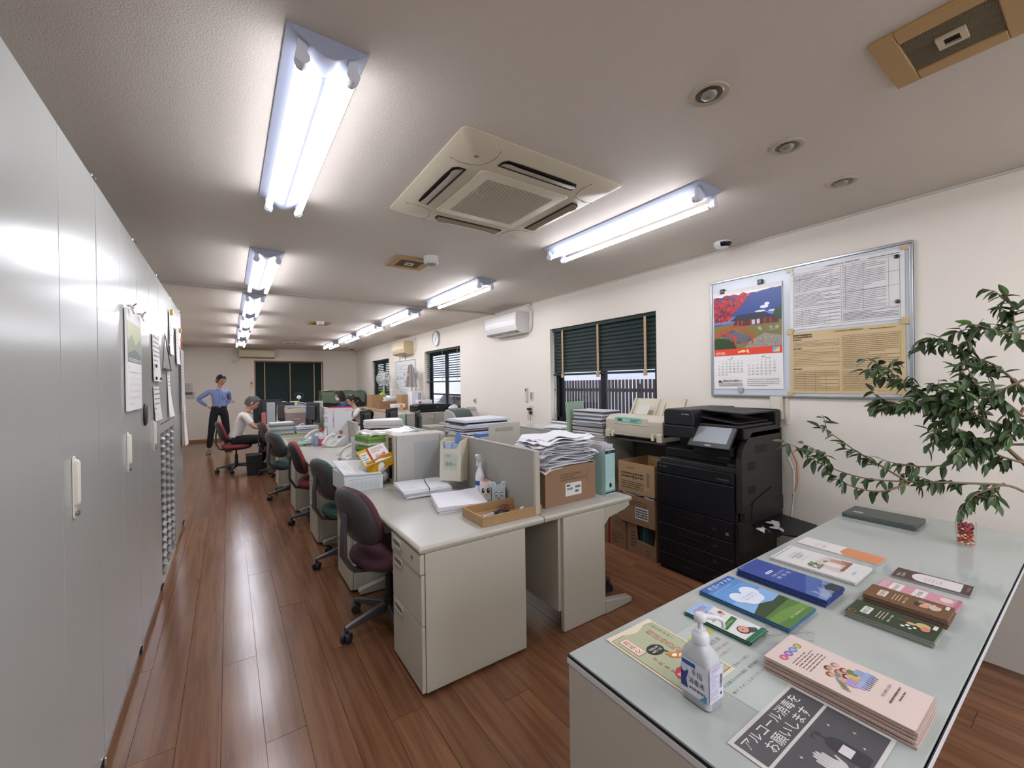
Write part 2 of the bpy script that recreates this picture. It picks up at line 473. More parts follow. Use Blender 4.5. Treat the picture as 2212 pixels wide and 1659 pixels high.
blind('dark green blind on the farthest window of the right wall', XW+0.055, WIN[2][0]+0.012, WIN[2][1]-0.012, WIN[2][3], 1.12, 52, 0.044, M_blind, (0.1,0.5,0.9), mat('pale_tape','#8f8a80',0.7), 0.012)
blind('wide dark green blind in brown casing on the back wall', YB+0.05, BW[0]+0.012, BW[1]-0.012, BW[3], BW[2]+0.006, 66, 0.044, M_blind, (0.12,0.5,0.88), M_tape, 0.026, axis='x', tiltfn=lambda t: 74 if t<0.45 else 61)
# pull cord beside the near window
r = thing('blind_cord', 'thin looped blind cord hanging at the left edge of the near window', 'cord', (XW-0.006, 4.0, 1.0))
MB().tube([(0,0,0.52),(0.004,0.01,0.3),(0,0.02,0.12),(0,0.0,0.02),(0,-0.03,0.1),(0,-0.015,0.3),(0,0,0.52)],0.0018,5).build('cord', M_black_cord, r)
MB().ball((0,0,0.36),(0.007,0.007,0.012),8).build('bead', mat('red_bead','#6a2c2a',0.4), r)

# unseen glazed entrance added behind the camera to let daylight onto the foreground
w = thing('added_entrance', None, None, (0.25, YF-0.07, 0)); w['kind'] = 'structure'
for i in range(3):
    x0 = i*0.95; m = MB()
    for a in ((0,0,0.95,0.06),(0,2.19,0.95,2.25),(0,0.06,0.045,2.19),(0.905,0.06,0.95,2.19)): m.box(x0+a[0],0,a[1],x0+a[2],0.04,a[3])
    f_ = m.build('door_frame', M_fr, w, bevel=0.003); B(x0+0.045,0.016,0.06,x0+0.905,0.022,2.19).build('pane', M_glass, f_)
# ------------------------------------------------------------------ outside the windows
M_out = mat('outside_wall_render', '#b9bac6', 0.9, noise_amt=0.05, scale=2)
struct('outside_ground', B(-4,-14,-0.4,9,18,-0.3), mat('outside_concrete','#8e8e92',0.9,noise_amt=0.1,scale=3))
fn = thing('slatted_fence', 'dark slatted fence standing outside the near window', 'fence', (4.75, 1.6, -0.3))
fl = 4.4; nb = 66
pk = B(-0.011,-0.0165,0,0.011,0.0165,1.78).mesh('fence_slat', mat('fence_brown','#2a2228',0.7,noise_amt=0.1))
for i in range(nb):
    o = bpy.data.objects.new('fence_slat', pk); COL.objects.link(o); o.parent = fn; o.location = (0, i*fl/nb, 0)
for z in (0.5,1.12,1.60):
    B(0.012,-0.05,z,0.03,fl,z+0.05).build('fence_rail', _mats['fence_brown'], fn)
for y in (0.02,2.2,4.3): B(0.03,y,0,0.08,y+0.05,1.72).build('fence_post', _mats['fence_brown'], fn)
nbh = thing('neighbour_building', 'pale rendered building wall beyond the fence outside', 'building', (6.6,0,-0.3))
B(0,-2,0,0.3,17,5.2).build('wall', M_out, nbh)
B(-0.06,-2,2.9,0,17,3.0).build('ledge', mat('ledge_grey','#a3a5ad',0.8), nbh)
# the car parked outside the second window
cr = thing('parked_car', 'silver car parked outside the window below the clock', 'car', (5.6,9.4,-0.3))
m = MB(); prof = [(-2.0,0.35),(-2.05,0.75),(-1.75,0.98),(-1.1,1.05),(-0.55,1.5),(0.75,1.55),(1.55,1.1),(2.0,1.0),(2.1,0.6),(2.05,0.3)]
m.loft([[(-0.78,y,z*0.96+0.02) for y,z in prof],[(-0.85,y*1.0,z if z<1.1 else z*0.97) for y,z in prof],[(0.85,y,z if z<1.1 else z*0.97) for y,z in prof]])
m.build('car_body', mat('silver_paint','#c8ccd4',0.25,0.4), cr, smooth=40, bevel=0.03)
m = MB(); m.prismx([(-0.95,1.06),(-0.5,1.4),(0.05,1.42),(0.05,1.06)],-0.862,-0.85); m.prismx([(0.12,1.06),(0.12,1.42),(0.68,1.43),(1.3,1.08)],-0.862,-0.85)
m.build('car_window', mat('car_glass','#1c2230',0.1), cr)
for y in (-1.3,1.35): MB().cyl((-0.87,y,0.32),(-0.66,y,0.32),0.32,n=24).build('wheel', mat('tyre','#1a1a1c',0.7), cr, bevel=0.02)
# ------------------------------------------------------------------ fluorescent ceiling lights
M_white = mat('white_enamel', '#a9b0c4', 0.35)
M_tube = mat('lit_tube', '#ffffff', 0.4, emit=('#f6f6ff', TUBE_POWER))
M_tube_back = mat('led_tube_back', '#f0f2fa', 0.4, emit=('#f6f6ff', TUBE_POWER*0.13))   # an LED tube throws its light downwards; its back only glows
M_cap = mat('tube_cap', '#c9c9cc', 0.35, 0.6)
M_holder = mat('lamp_holder', '#e2e5f0', 0.45)
def make_light(x, y, L_, lit=(1,1)):
    r = thing('ceiling_light', '', 'light', (x, y, CEIL))
    w = 0.118; d = 0.062
    MB().prismy([(-w,0),(w,0),(w,-0.008),(0.018,-d),(-0.018,-d),(-w,-0.008)], 0, L_).build('housing', M_white, r, bevel=0.002)
    MB().prismy([(-0.008,-d),(0.008,-d),(0.006,-d-0.012),(-0.006,-d-0.012)], 0.1, L_-0.1).build('ridge_bar', M_white, r, bevel=0.002)
    for s in (-1,1):
        tx = s*0.074; tz = -0.078
        for yy, dy in ((0.028,0.03),(L_-0.028,-0.03)):
            m = MB(); m.cyl((tx,yy-abs(dy)/2,tz),(tx,yy+abs(dy)/2,tz),0.021,n=16)
            m.box(tx-0.014,yy-0.013,tz,tx+0.014,yy+0.013,-0.02)
            m.build('lamp_holder', M_holder, r, smooth=40)
        t = MB().cyl((tx,0.06,tz),(tx,L_-0.06,tz),0.0155,n=16,cap=False).build('tube', [M_tube, M_tube_back], r, smooth=60)
        for pf in t.data.polygons: pf.material_index = 1 if pf.normal.z*(1 if pf.center.z > tz-1 else 1) > 0.15 or (pf.center.z-tz) > 0.003 else 0
        m = MB(); m.cyl((tx,0.042,tz),(tx,0.06,tz),0.0162,n=14); m.cyl((tx,L_-0.06,tz),(tx,L_-0.042,tz),0.0162,n=14)
        m.build('tube_cap', M_cap, t, smooth=40)
    return r
LL = [(0.273,1.37,1.33),(0.27,3.76,1.36),(0.268,5.60,1.3),(0.266,7.25,1.3),(0.264,8.90,1.3),(0.262,11.05,1.3)]
LR = [(2.212,1.26,1.33),(2.212,3.66,1.36),(2.212,5.65,1.3),(2.212,7.30,1.3),(2.212,8.93,1.3),(2.212,10.8,1.3)]
lab_l = ['twin tube ceiling light nearest the grey cabinets, largest in view', 'twin tube light above the aisle just before the ceiling rail',
         'twin tube light above the aisle just past the ceiling rail','fourth twin tube light along the aisle row','fifth twin tube light along the aisle row','farthest twin tube light of the aisle row, above the back wall unit']
lab_r = ['twin tube light between the ceiling cassette and the round recessed lights','twin tube light of the window row just before the ceiling rail',
         'twin tube light of the window row just past the ceiling rail','fourth twin tube light along the window row','fifth twin tube light along the window row','farthest twin tube light of the window row']
for (x,y,l),lb in zip(LL,lab_l): tag(make_light(x,y,l), lb, 'light', 'tube lights of the aisle row')
for (x,y,l),lb in zip(LR,lab_r): tag(make_light(x,y,l), lb, 'light', 'tube lights of the window row')

for x_,y_,lb_ in ((0.273,-1.60,'twin tube light of the aisle row behind the camera'),(2.212,-1.85,'twin tube light of the window row behind the reception counter'),(1.25,-1.70,'twin tube light over the left part of the entrance'),(2.95,-1.90,'twin tube light over the right part of the entrance')):
    tag(make_light(x_,y_,1.33), lb_, 'light', 'tube lights behind the camera')  # unseen fixtures, added to brighten the foreground from behind
# ------------------------------------------------------------------ ceiling cassette
M_cream = mat('cream_plastic', '#cdc3ab', 0.42, noise_amt=0.02, scale=4)
M_cream2 = mat('aged_cream_plastic', '#c6b48e', 0.45, noise_amt=0.05, scale=6)
M_slot = mat('dark_slot', '#15110e', 0.7)
M_flap = mat('brown_flap', '#8f7c66', 0.4)
r = thing('ceiling_air_conditioner', 'large square cream ceiling air conditioner cassette with four open flaps', 'air conditioner', (1.312, 2.012, CEIL))
m = MB(); S = 0.49
oc = rrect(2*S,2*S,0.03,3); ic = rrect(2*S-0.10,2*S-0.10,0.03,3); gc = rrect(0.60,0.60,0.03,3)
m.loft([[(x,y,0) for x,y in oc],[(x,y,-0.006) for x,y in oc],[(x,y,-0.034) for x,y in ic],[(x,y,-0.036) for x,y in gc]], cap=True)
m.build('panel', M_cream, r, smooth=25)
m = MB(); m.loft([[(x,y,-0.036) for x,y in rrect(0.57,0.57,0.03,3)],[(x,y,-0.044) for x,y in rrect(0.55,0.55,0.025,3)]]); g = m.build('grille_frame', M_cream, r, bevel=0.002)
B(-0.215,-0.215,-0.0452,0.215,0.215,-0.0442).build('filter', mat('filter_grey','#39322a',0.8), g)
m = MB()
for i in range(34): y = -0.21+i*0.42/33; m.box(-0.215,y-0.0030,-0.0475,0.215,y+0.0030,-0.0455)
so = m.build('louvre', M_cream, g); so['kind'] = 'stuff'
for k in range(4):
    R_ = Matrix.Rotation(k*PI/2,4,'Z')
    m = MB(); m.M = R_
    m.prism([(-0.235,0.345),(0.235,0.345),(0.235,0.385),(0.215,0.41),(0.13,0.415),(-0.13,0.415),(-0.215,0.41),(-0.235,0.385)],-0.0385,-0.0355)
    sl = m.build('air_outlet', M_slot, r)
    m = MB(); m.M = R_ @ Matrix.Translation((0,0.357,-0.037)) @ Matrix.Rotation(math.radians(-14),4,'X')
    m.prism([(-0.225,0.0),(0.225,0.0),(0.222,0.038),(0.20,0.05),(0.14,0.042),(-0.14,0.042),(-0.20,0.05),(-0.222,0.038)],-0.002,0.002)
    m.build('flap', M_flap, sl, bevel=0.001)
    m = MB(); m.M = R_
    m.loft([[(x,y,-0.0352) for x,y in [(0.30,0.33),(0.33,0.30),(0.33,0.445),(0.30,0.445)]],[(x,y,-0.0358) for x,y in [(0.301,0.331),(0.329,0.302),(0.329,0.444),(0.301,0.444)]]])
for k in range(4):
    m = MB(); m.M = Matrix.Rotation(k*PI/2,4,'Z')
    m.tube([(0.455,0.285,-0.0325),(0.40,0.275,-0.0352),(0.345,0.285,-0.0358),(0.305,0.305,-0.0362),(0.285,0.345,-0.0358),(0.275,0.40,-0.0352),(0.285,0.455,-0.0325)],0.0012,4)
    m.build('corner_seam', mat('seam_brown','#6f664f',0.7), r)
pr = PR(); pr.poly(ell(-0.36,0.36,0.012,0.012),'#8d8672'); pr.text('▯ ▯▯ ▯▯',-0.41,0.39,0.012,'#6f6858')
o = pr.build('sensor_marks', r, (0,0,-0.0355), (PI,0,0))

# ------------------------------------------------------------------ brown exhaust grilles
M_tan = mat('tan_plastic', '#b08d5a', 0.5, noise_amt=0.06, scale=9)
def make_vent(x, y, sz, label, dome=False, colr=None, tone=None):
    r = thing('ceiling_vent', label, 'vent', (x, y, CEIL))
    h = sz/2; mt = tone or M_tan
    m = MB()
    for a in ((-h,-h,h,-h*0.62),(-h,h*0.62,h,h),(-h,-h*0.62,-h*0.62,h*0.62),(h*0.62,-h*0.62,h,h*0.62)): m.box(a[0],a[1],-0.016,a[2],a[3],0)
    m.build('frame', mt, r, bevel=0.004)
    B(-h*0.62,-h*0.62,-0.004,h*0.62,h*0.62,-0.001).build('backing', mat('vent_dark','#2c241b',0.8), r)
    m = MB(); n = 24
    for i in range(n): xx = -h*0.6+i*h*1.2/(n-1); m.box(xx-h*0.007,-h*0.62,-0.011,xx+h*0.007,h*0.62,-0.004)
    m.build('grille_bars', mat('vent_bar','#8c8068',0.6), r)['kind'] = 'stuff'
    m = MB(); q = h*0.2
    for a in ((-q,-q,q,-q*0.55),(-q,q*0.55,q,q),(-q,-q*0.55,-q*0.6,q*0.55),(q*0.6,-q*0.55,q,q*0.55)): m.box(a[0],a[1],-0.02,a[2],a[3],-0.010)
    m.build('centre_frame', mat('vent_centre','#c6b59a',0.5), r)
    B(-q*0.6,-q*0.55,-0.0125,q*0.6,q*0.55,-0.010).build('centre_slot', M_slot, r)
    return r
make_vent(1.885, 0.285, 0.33, 'tan ceiling exhaust grille in the near right corner of the ceiling')
make_vent(1.33, 3.52, 0.33, 'tan ceiling exhaust grille beside the white smoke detector')
make_vent(1.30, 7.75, 0.33, 'far tan ceiling grille past the ceiling rail')
make_vent(1.31, 11.5, 0.33, 'farthest pale ceiling grille near the back wall', tone=M_cream)
def make_detector(x, y, label, rr=0.058, h=0.055):
    r = thing('smoke_detector', label, 'smoke detector', (x, y, CEIL))
    MB().lathe([(rr*1.02,0),(rr*1.02,-0.012),(rr,-0.014),(rr,-h*0.75),(rr*0.88,-h*0.9),(rr*0.75,-h)],28).build('body', mat('detector_white','#d8d8d4',0.45), r, smooth=35)
    MB().lathe([(rr*0.72,-h*0.99),(rr*0.6,-h*1.12),(rr*0.3,-h*1.2)],24).build('sensor_cap', mat('detector_grey','#8f8c86',0.5), r, smooth=50)
make_detector(1.43, 3.27, 'white round smoke detector beside the tan grille', 0.062, 0.062)
make_detector(1.29, 7.55, 'small white detector in front of the far tan grille')
# recessed downlights (switched off)
M_rim = mat('downlight_rim', '#b9ab96', 0.35)
for i,(x,y,lb) in enumerate([(1.505,0.86,'nearest round recessed ceiling light, unlit bulb visible'),(2.145,0.855,'middle round recessed ceiling light of the row of three'),(2.79,0.845,'round recessed ceiling light nearest the right wall')]):
    r = thing('recessed_light', lb, 'light', (x,y,CEIL), group='unlit recessed lights')
    m = MB(); n = 32
    m.loft([[(q*math.cos(2*PI*k/n),q*math.sin(2*PI*k/n),z) for k in range(n)] for q,z in ((0.070,0),(0.068,-0.006),(0.055,-0.007),(0.05,-0.0045),(0.047,-0.002))], cap=False)
    m.build('rim', M_rim, r, smooth=40)
    MB().lathe([(0.0465,-0.0025),(0.0465,-0.0012)],24).build('reflector', mat('reflector_grey','#625b54',0.25,0.5), r)
    MB().lathe([(0.030,-0.002),(0.028,-0.010),(0.020,-0.016),(0.008,-0.019)],20).build('bulb', mat('clear_bulb','#9a948c',0.08,0.2), r, smooth=50)
def make_dome(x,y,label,s=1):
    r = thing('security_camera', label, 'camera', (x,y,CEIL))
    MB().lathe([(0.062*s,0),(0.064*s,-0.012*s),(0.058*s,-0.03*s),(0.04*s,-0.048*s),(0.02*s,-0.055*s)],28).build('body', mat('camera_white','#e2e0dc',0.35), r, smooth=50)
    m = MB(); 
    m.sheet(lambda u,v: (math.cos(math.radians(-35-u*130))*(0.066-0.018*v*v)*s, math.sin(math.radians(-35-u*130))*(0.066-0.018*v*v)*s, (-0.012-0.030*v)*s), 14, 5, t=0.001)
    m.build('lens_window', mat('camera_black','#0b0c10',0.12), r, smooth=40)
make_dome(3.20, 1.735, 'white dome security camera with black window above the notice board')
make_dome(3.02, 12.75, 'small dark dome camera on the ceiling near the far corner', 1.0)

# ------------------------------------------------------------------ wall air conditioners
def make_ac(label, loc, rz, L_, H_, D_, mt, slot):
    """local: wall at y=0, unit projects to -y, x along the wall, z up from its base"""
    r = thing('air_conditioner', label, 'air conditioner', loc, rz)
    prof = [(0,0.02),(0,H_),(-D_*0.75,H_),(-D_*0.97,H_-0.015),(-D_,H_-0.06),(-D_,0.10),(-D_*0.9,0.035),(-D_*0.55,0.0),(-D_*0.2,0.0)]
    MB().prismx(prof,0,L_).build('body', mt, r, bevel=0.006)
    B(0.012,-D_-0.004,0.105,L_-0.012,-D_+0.003,H_-0.055).build('front_panel', mt, r, bevel=0.003)
    B(0.03,-D_*0.93,0.022,L_-0.03,-D_*0.60,0.012).build('flap', slot, r, rot=(0,0,0))
    B(0.02,-D_-0.0055,0.16,L_-0.02,-D_-0.003,0.164).build('trim_line', mat('chrome_line','#cfd0d2',0.25,0.5), r)
    return r
M_acw = mat('ac_white','#d6d3cf',0.35)
M_acflap = mat('ac_flap','#6a6760',0.5)
a1 = make_ac('white wall air conditioner left of the near window', (XW,5.33,2.13), -PI/2, 0.80, 0.29, 0.225, M_acw, M_acflap)
a2 = make_ac('yellowed cream wall air conditioner above the hanging schedule board', (XW,9.60,2.12), -PI/2, 0.80, 0.30, 0.225, M_cream2, M_acflap)
a3 = make_ac('long cream air conditioner on the back wall over the green blind', (0.25,YB,2.25), 0, 0.86, 0.245, 0.2, mat('ac_cream_far','#d6cba6',0.4), M_acflap)
M_pipe = mat('white_pipe_cover','#d3cfc8',0.5)
r = thing('pipe_cover', 'white pipe cover from the near wall air conditioner up to the ceiling', 'pipe', (XW,4.50,2.1))
MB().tube([(-0.02,-0.02,0.41),(-0.05,-0.03,0.38),(-0.04,-0.06,0.30),(-0.02,-0.045,0.1),(-0.02,-0.0,0.045)],0.012,8).build('pipe', M_pipe, r, smooth=60)
MB().ball((-0.03,0.0,0.415),(0.03,0.05,0.014),12).build('pipe_flange', M_pipe, r, smooth=60)
r = thing('power_cord', 'looped white power cord beside the yellowed air conditioner', 'cord', (XW,8.7,2.1))
MB().tube([(-0.01,0.02,0.35),(-0.02,-0.06,0.38),(-0.02,-0.09,0.25),(-0.02,-0.05,0.12),(-0.01,0.06,0.1)],0.006,8).build('cord', M_pipe, r, smooth=60)
B(-0.02,-0.03,0.33,0,0.03,0.39).build('plug_socket', M_pipe, r, bevel=0.003)
# wall clock
r = thing('wall_clock', 'round silver rimmed wall clock above the open blind', 'clock', (XW,7.55,2.345), rot=(0,-PI/2,0))
MB().lathe([(0.150,0),(0.152,0.03),(0.146,0.042),(0.136,0.042),(0.134,0.03)],40).build('rim', mat('clock_silver','#b9b9b6',0.25,0.7), r, smooth=40)
MB().lathe([(0.133,0.0),(0.133,0.031)],40).build('dial', mat('clock_white','#e6e6e2',0.4), r)
pr = PR(0.0002,0.0312)
for i in range(12):
    a = PI/2-(i+1)*PI/6; pr.text(str(i+1), 0.108*math.cos(a), 0.108*math.sin(a)-0.009, 0.018, '#333333', align='c')
pr.build('numerals', r, rot=(0,0,-PI/2))
m = MB()
for a,l,w in ((math.radians(60),0.065,0.005),(math.radians(-170),0.1,0.003)):
    m.M = Matrix.Rotation(a,4,'Z'); m.box(-w,-0.01,0.033,w,l,0.035)
m.build('clock_hands', mat('hand_black','#222222',0.4), r)

# ------------------------------------------------------------------ schedule board hanging on the right wall
r = thing('schedule_board', 'white schedule board with a hand ruled grid hung from two straps', 'whiteboard', (XW,9.95,1.15), rot=(PI/2,0,-PI/2))
def wallprint(r): return r
B(0,0,0,1.28,0.86,0.02).build('panel', mat('board_white','#d9dcdc',0.3), r, bevel=0.003)
m = MB()
for a in ((0,0,1.28,0.012),(0,0.848,1.28,0.86),(0,0,0.012,0.86),(1.268,0,1.28,0.86)): m.box(a[0],a[1],0.019,a[2],a[3],0.026)
m.build('frame', mat('alu_frame','#a7a9aa',0.3,0.8), r, bevel=0.002)
pr = PR(0.0003,0.0205)
for i in range(9): pr.rect(0.08,0.1+i*0.08,0.78,0.104+i*0.08,'#4a4e55')
for i in range(4): pr.rect(0.08+i*0.233,0.1,0.084+i*0.233,0.744,'#4a4e55')
rr = random.Random(4)
for i in range(16): 
    x=0.1+rr.randrange(3)*0.233; y=0.12+rr.randrange(8)*0.08
    pr.fine(x,y,x+rr.uniform(0.05,0.18),y+0.03,1,'#5b5f66',0.7,0.01,0.02,i)
pr.build('ruled_grid', r)
for x in (0.25,0.62): B(x,0.86,0.002,x+0.02,0.995,0.008).build('hanging_strap', mat('strap_grey','#6b6660',0.6), r)

# ------------------------------------------------------------------ notice board with calendar and two large forms
M_alu = mat('alu_frame','#a7a9aa',0.3,0.8)
nb_ = thing('notice_board', 'large aluminium framed magnetic board on the right wall', 'notice board', (XW,1.945,1.318), rot=(PI/2,0,-PI/2))
BWd = 1.262; BH = 0.958
B(0,0,0,BWd,BH,0.014).build('panel', mat('steel_board','#c3cbd2',0.22,noise_amt=0.02), nb_)
for nm,a in (('bottom_rail',(0,0,BWd,0.018)),('top_rail',(0,BH-0.018,BWd,BH)),('side_rail',(0,0.018,0.018,BH-0.018)),('side_rail',(BWd-0.018,0.018,BWd,BH-0.018))):
    B(a[0],a[1],0.0,a[2],a[3],0.024).build('frame_rail', M_alu, nb_, bevel=0.004)
def onboard(name,label,cat,x,y,z,group=None):   # x, y on the board face; z out from it
    return thing(name,label,cat,(XW-z,1.945-x,1.318+y),rot=(PI/2,0,-PI/2),group=group)
# calendar
cal = onboard('wall_calendar','two month wall calendar with a red bridge and autumn maple photograph','calendar',0.03,0.062,0.0155)
CW=0.525; CH=0.80
MB().sheet(lambda u,v:(u*CW,v*CH,0.004+0.004*math.sin(v*3)+ (0.010*(v>0.97))),8,16,t=0.003).build('paper_block', mat('calendar_paper','#e9e6e3',0.5), cal, smooth=60)
pr = PR(0.0002,0.0088)
pr.rect(0.004,0.325,CW-0.004,CH-0.03,'#2d4a8f')                     # sky
pr.poly([(0.004,0.60),(0.15,0.58),(0.3,0.585),(CW-0.004,0.60),(CW-0.004,0.53),(0.004,0.53)],'#6d86b8')
for c in ((0.40,0.63,0.03,0.012),(0.42,0.65,0.018,0.012),(0.37,0.60,0.04,0.007),(0.46,0.595,0.03,0.006)): pr.poly(ell(*c),'#e7e9f2')
pr.poly([(0.45,0.53),(0.48,0.62),(0.50,0.60),(CW-0.004,0.66),(CW-0.004,0.5)],'#2a4a36')
pr.poly([(0.004,0.325),(CW-0.004,0.325),(CW-0.004,0.52),(0.3,0.525),(0.2,0.53),(0.004,0.52)],'#7d7440')   # grass
pr.poly([(0.25,0.325),(CW-0.004,0.325),(CW-0.004,0.40),(0.4,0.43),(0.3,0.38)],'#9a9186')                   # gravel
rr=random.Random(9)
for i in range(60): pr.poly(ell(rr.uniform(0.27,0.5),rr.uniform(0.335,0.40),0.004,0.003,6),rr.choice(['#6f6a62','#b9b2a6']))
for i in range(14): pr.poly(ell(rr.uniform(0.36,0.5),rr.uniform(0.45,0.48),0.012,0.008,7),rr.choice(['#8c8579','#b1a999']))
pr.poly([(0.16,0.50),(0.18,0.555),(0.48,0.548),(0.5,0.52),(0.5,0.50)],'#5a2a26')                        # hall walls
for x in (0.20,0.23,0.30,0.36,0.40,0.44): pr.rect(x,0.502,x+0.008,0.548,'#b8452f')
for x in (0.31,0.345): pr.rect(x,0.505,x+0.022,0.54,'#c9c4d8')
pr.poly([(0.14,0.545),(0.20,0.59),(0.40,0.592),(0.475,0.552),(0.47,0.545)],'#2b3040')                      # roof
pr.poly([(0.0041,0.325),(0.19,0.325),(0.17,0.38),(0.10,0.41),(0.03,0.42),(0.0041,0.41)],'#2f4526')
pr.poly([(0.06,0.44),(0.19,0.36),(0.30,0.375),(0.31,0.405),(0.16,0.475)],'#5c5562')                        # bridge deck
for k in range(8): pr.poly([(0.09+0.02*k,0.425-0.008*k),(0.20+0.014*k,0.465-0.008*k),(0.202+0.014*k,0.462-0.008*k),(0.093+0.02*k,0.422-0.008*k)],'#8d8794')
def arch(x0,y0,x1,y1,b,t,c):
    up=[(x0+(x1-x0)*i/12,y0+(y1-y0)*i/12+b*math.sin(PI*i/12)+t) for i in range(13)]; lo=[(x,y-t) for x,y in reversed(up)]
    pr.poly(up+lo,c)
for dy in (0.0,0.018): arch(0.004,0.425+dy,0.185,0.38+dy,0.045,0.007,'#d2452e'); arch(0.07,0.47+dy,0.315,0.41+dy,0.045,0.006,'#d2452e')
for i in range(8):
    x=0.01+i*0.024; y=0.425-0.00025*i*1000*x*0.24+0.04*math.sin(PI*i/7.5); pr.rect(x,y-0.012,x+0.006,y+0.03,'#c03a28')
for i in range(9):
    x=0.08+i*0.028; y=0.465-0.22*(x-0.07)+0.04*math.sin(PI*i/8.5); pr.rect(x,y-0.008,x+0.005,y+0.028,'#c03a28')
for x in (0.175,0.305): pr.rect(x,0.355,x+0.013,0.43,'#d2452e')
for i in range(330):                                                 # maple leaves
    u=rr.random(); v=rr.random(); x=0.006+u*0.30*(0.4+0.6*v); y=0.555+v*0.205
    if x>0.14 and y<0.60: continue
    s=rr.uniform(0.006,0.016); a=rr.uniform(0,6)
    pr.poly([(max(0.004,x+s*math.cos(a+k*PI*2/5)*(1 if k%1==0 else .5)),y+s*math.sin(a+k*PI*2/5)) for k in range(5)],rr.choice(['#a01c26','#c4202c','#7c1722','#d8383a','#b32430']))
for a in (((0.004,0.60),(0.12,0.66)),((0.02,0.56),(0.2,0.70))):
    (x0,y0),(x1,y1)=a; pr.poly([(x0,y0),(x1,y1),(x1,y1+0.002),(x0,y0+0.005)],'#3a1a1c')
jag=[(0.004,CH-0.045)]+[(0.004+i*0.0345,CH-0.042+rr.uniform(-0.012,0.012)) for i in range(1,15)]+[(CW-0.004,CH-0.035),(CW-0.004,CH-0.028),(0.004,CH-0.028)]
pr.poly(jag,'#eceae6')                                              # torn strip of the leaf before
pr.rect(0.004,0.272,CW-0.004,0.325,'#e0482e')
pr.text('世界遺産',0.02,0.285,0.018,'#f6e9df'); pr.rect(0.02,0.280,0.11,0.2815,'#f6e9df')
for c in ((0.24,0.30,0.022,0.010),(0.21,0.295,0.01,0.008),(0.275,0.30,0.008,0.014),(0.285,0.289,0.004,0.005)): pr.poly(ell(*c,n=9),'#f2dca0')
pr.rect(0.455,0.28,0.505,0.318,'#6ea7c9'); pr.poly([(0.455,0.28),(0.505,0.28),(0.505,0.318)],'#d8d0a0')
def month(x0, name, first, n, reds):
    pr.text(name,x0+0.105,0.24,0.018,'#111111',align='c'); pr.rect(x0+0.075 if name=='9' else x0+0.12,0.238,x0+0.098 if name=='9' else x0+0.16,0.2395,'#333333')
    cw=0.0305
    for j in range(7): pr.rect(x0+j*cw-0.005,0.226,x0+j*cw+0.005,0.2275,'#666666')
    row=0; col=first
    for d in range(1,n+1):
        c='#b03a50' if (col==0 or d in reds) else '#1c1c1c'
        pr.text(str(d),x0+col*cw,0.2-row*0.0225,0.0125,c,align='c')
        col+=1
        if col==7: col=0; row+=1
pr.pin(); month(0.045,'9',1,30,(15,23)); month(0.285,'10',3,31,(13,))
pr.text('瀬谷総合開発',0.075,0.055,0.021,'#111111'); pr.text('株式',0.212,0.066,0.008,'#111111'); pr.text('会社',0.212,0.055,0.008,'#111111')
pr.poly([(0.035,0.055),(0.05,0.075),(0.058,0.063),(0.068,0.063),(0.072,0.055)],'#111111')
pr.fine(0.04,0.02,0.235,0.05,3,'#444444',0.35,0.004,0.012,3); pr.fine(0.27,0.02,0.5,0.085,4,'#666666',0.22,0.004,0.014,5)
pr.rect(0.035,0.09,0.235,0.0908,'#999999'); pr.rect(0.27,0.09,0.5,0.0908,'#999999')
pr.pin(False); pr.build('calendar_print', cal, rough=0.35)
M_clipb = mat('black_clip','#17171a',0.35)
for x,y in ((0.11,0.862),(0.405,0.882)):
    c = onboard('magnet_clip','black magnetic clip at the top %s corner of the calendar' % ('left' if x<0.2 else 'right'),'clip',x,y,0.020)
    B(-0.018,-0.018,0,0.018,0.02,0.016).build('clip_body', M_clipb, c, bevel=0.003)
    B(-0.011,-0.008,0.0155,0.011,0.012,0.018).build('clip_pad', mat('clip_pad','#4a4c50',0.3), c)
c = onboard('magnet_hook','clear round magnet hook at the bottom edge of the calendar','hook',0.245,0.052,0.020)
MB().lathe([(0.02,0),(0.02,0.008),(0.014,0.01)],20).build('magnet', mat('clear_plastic','#b8bcc0',0.15,trans=0.3), c, smooth=40)
B(-0.022,0.012,0,0.022,0.022,0.008).build('hook_bar', mat('clear_plastic','#b8bcc0',0.15), c, bevel=0.002)
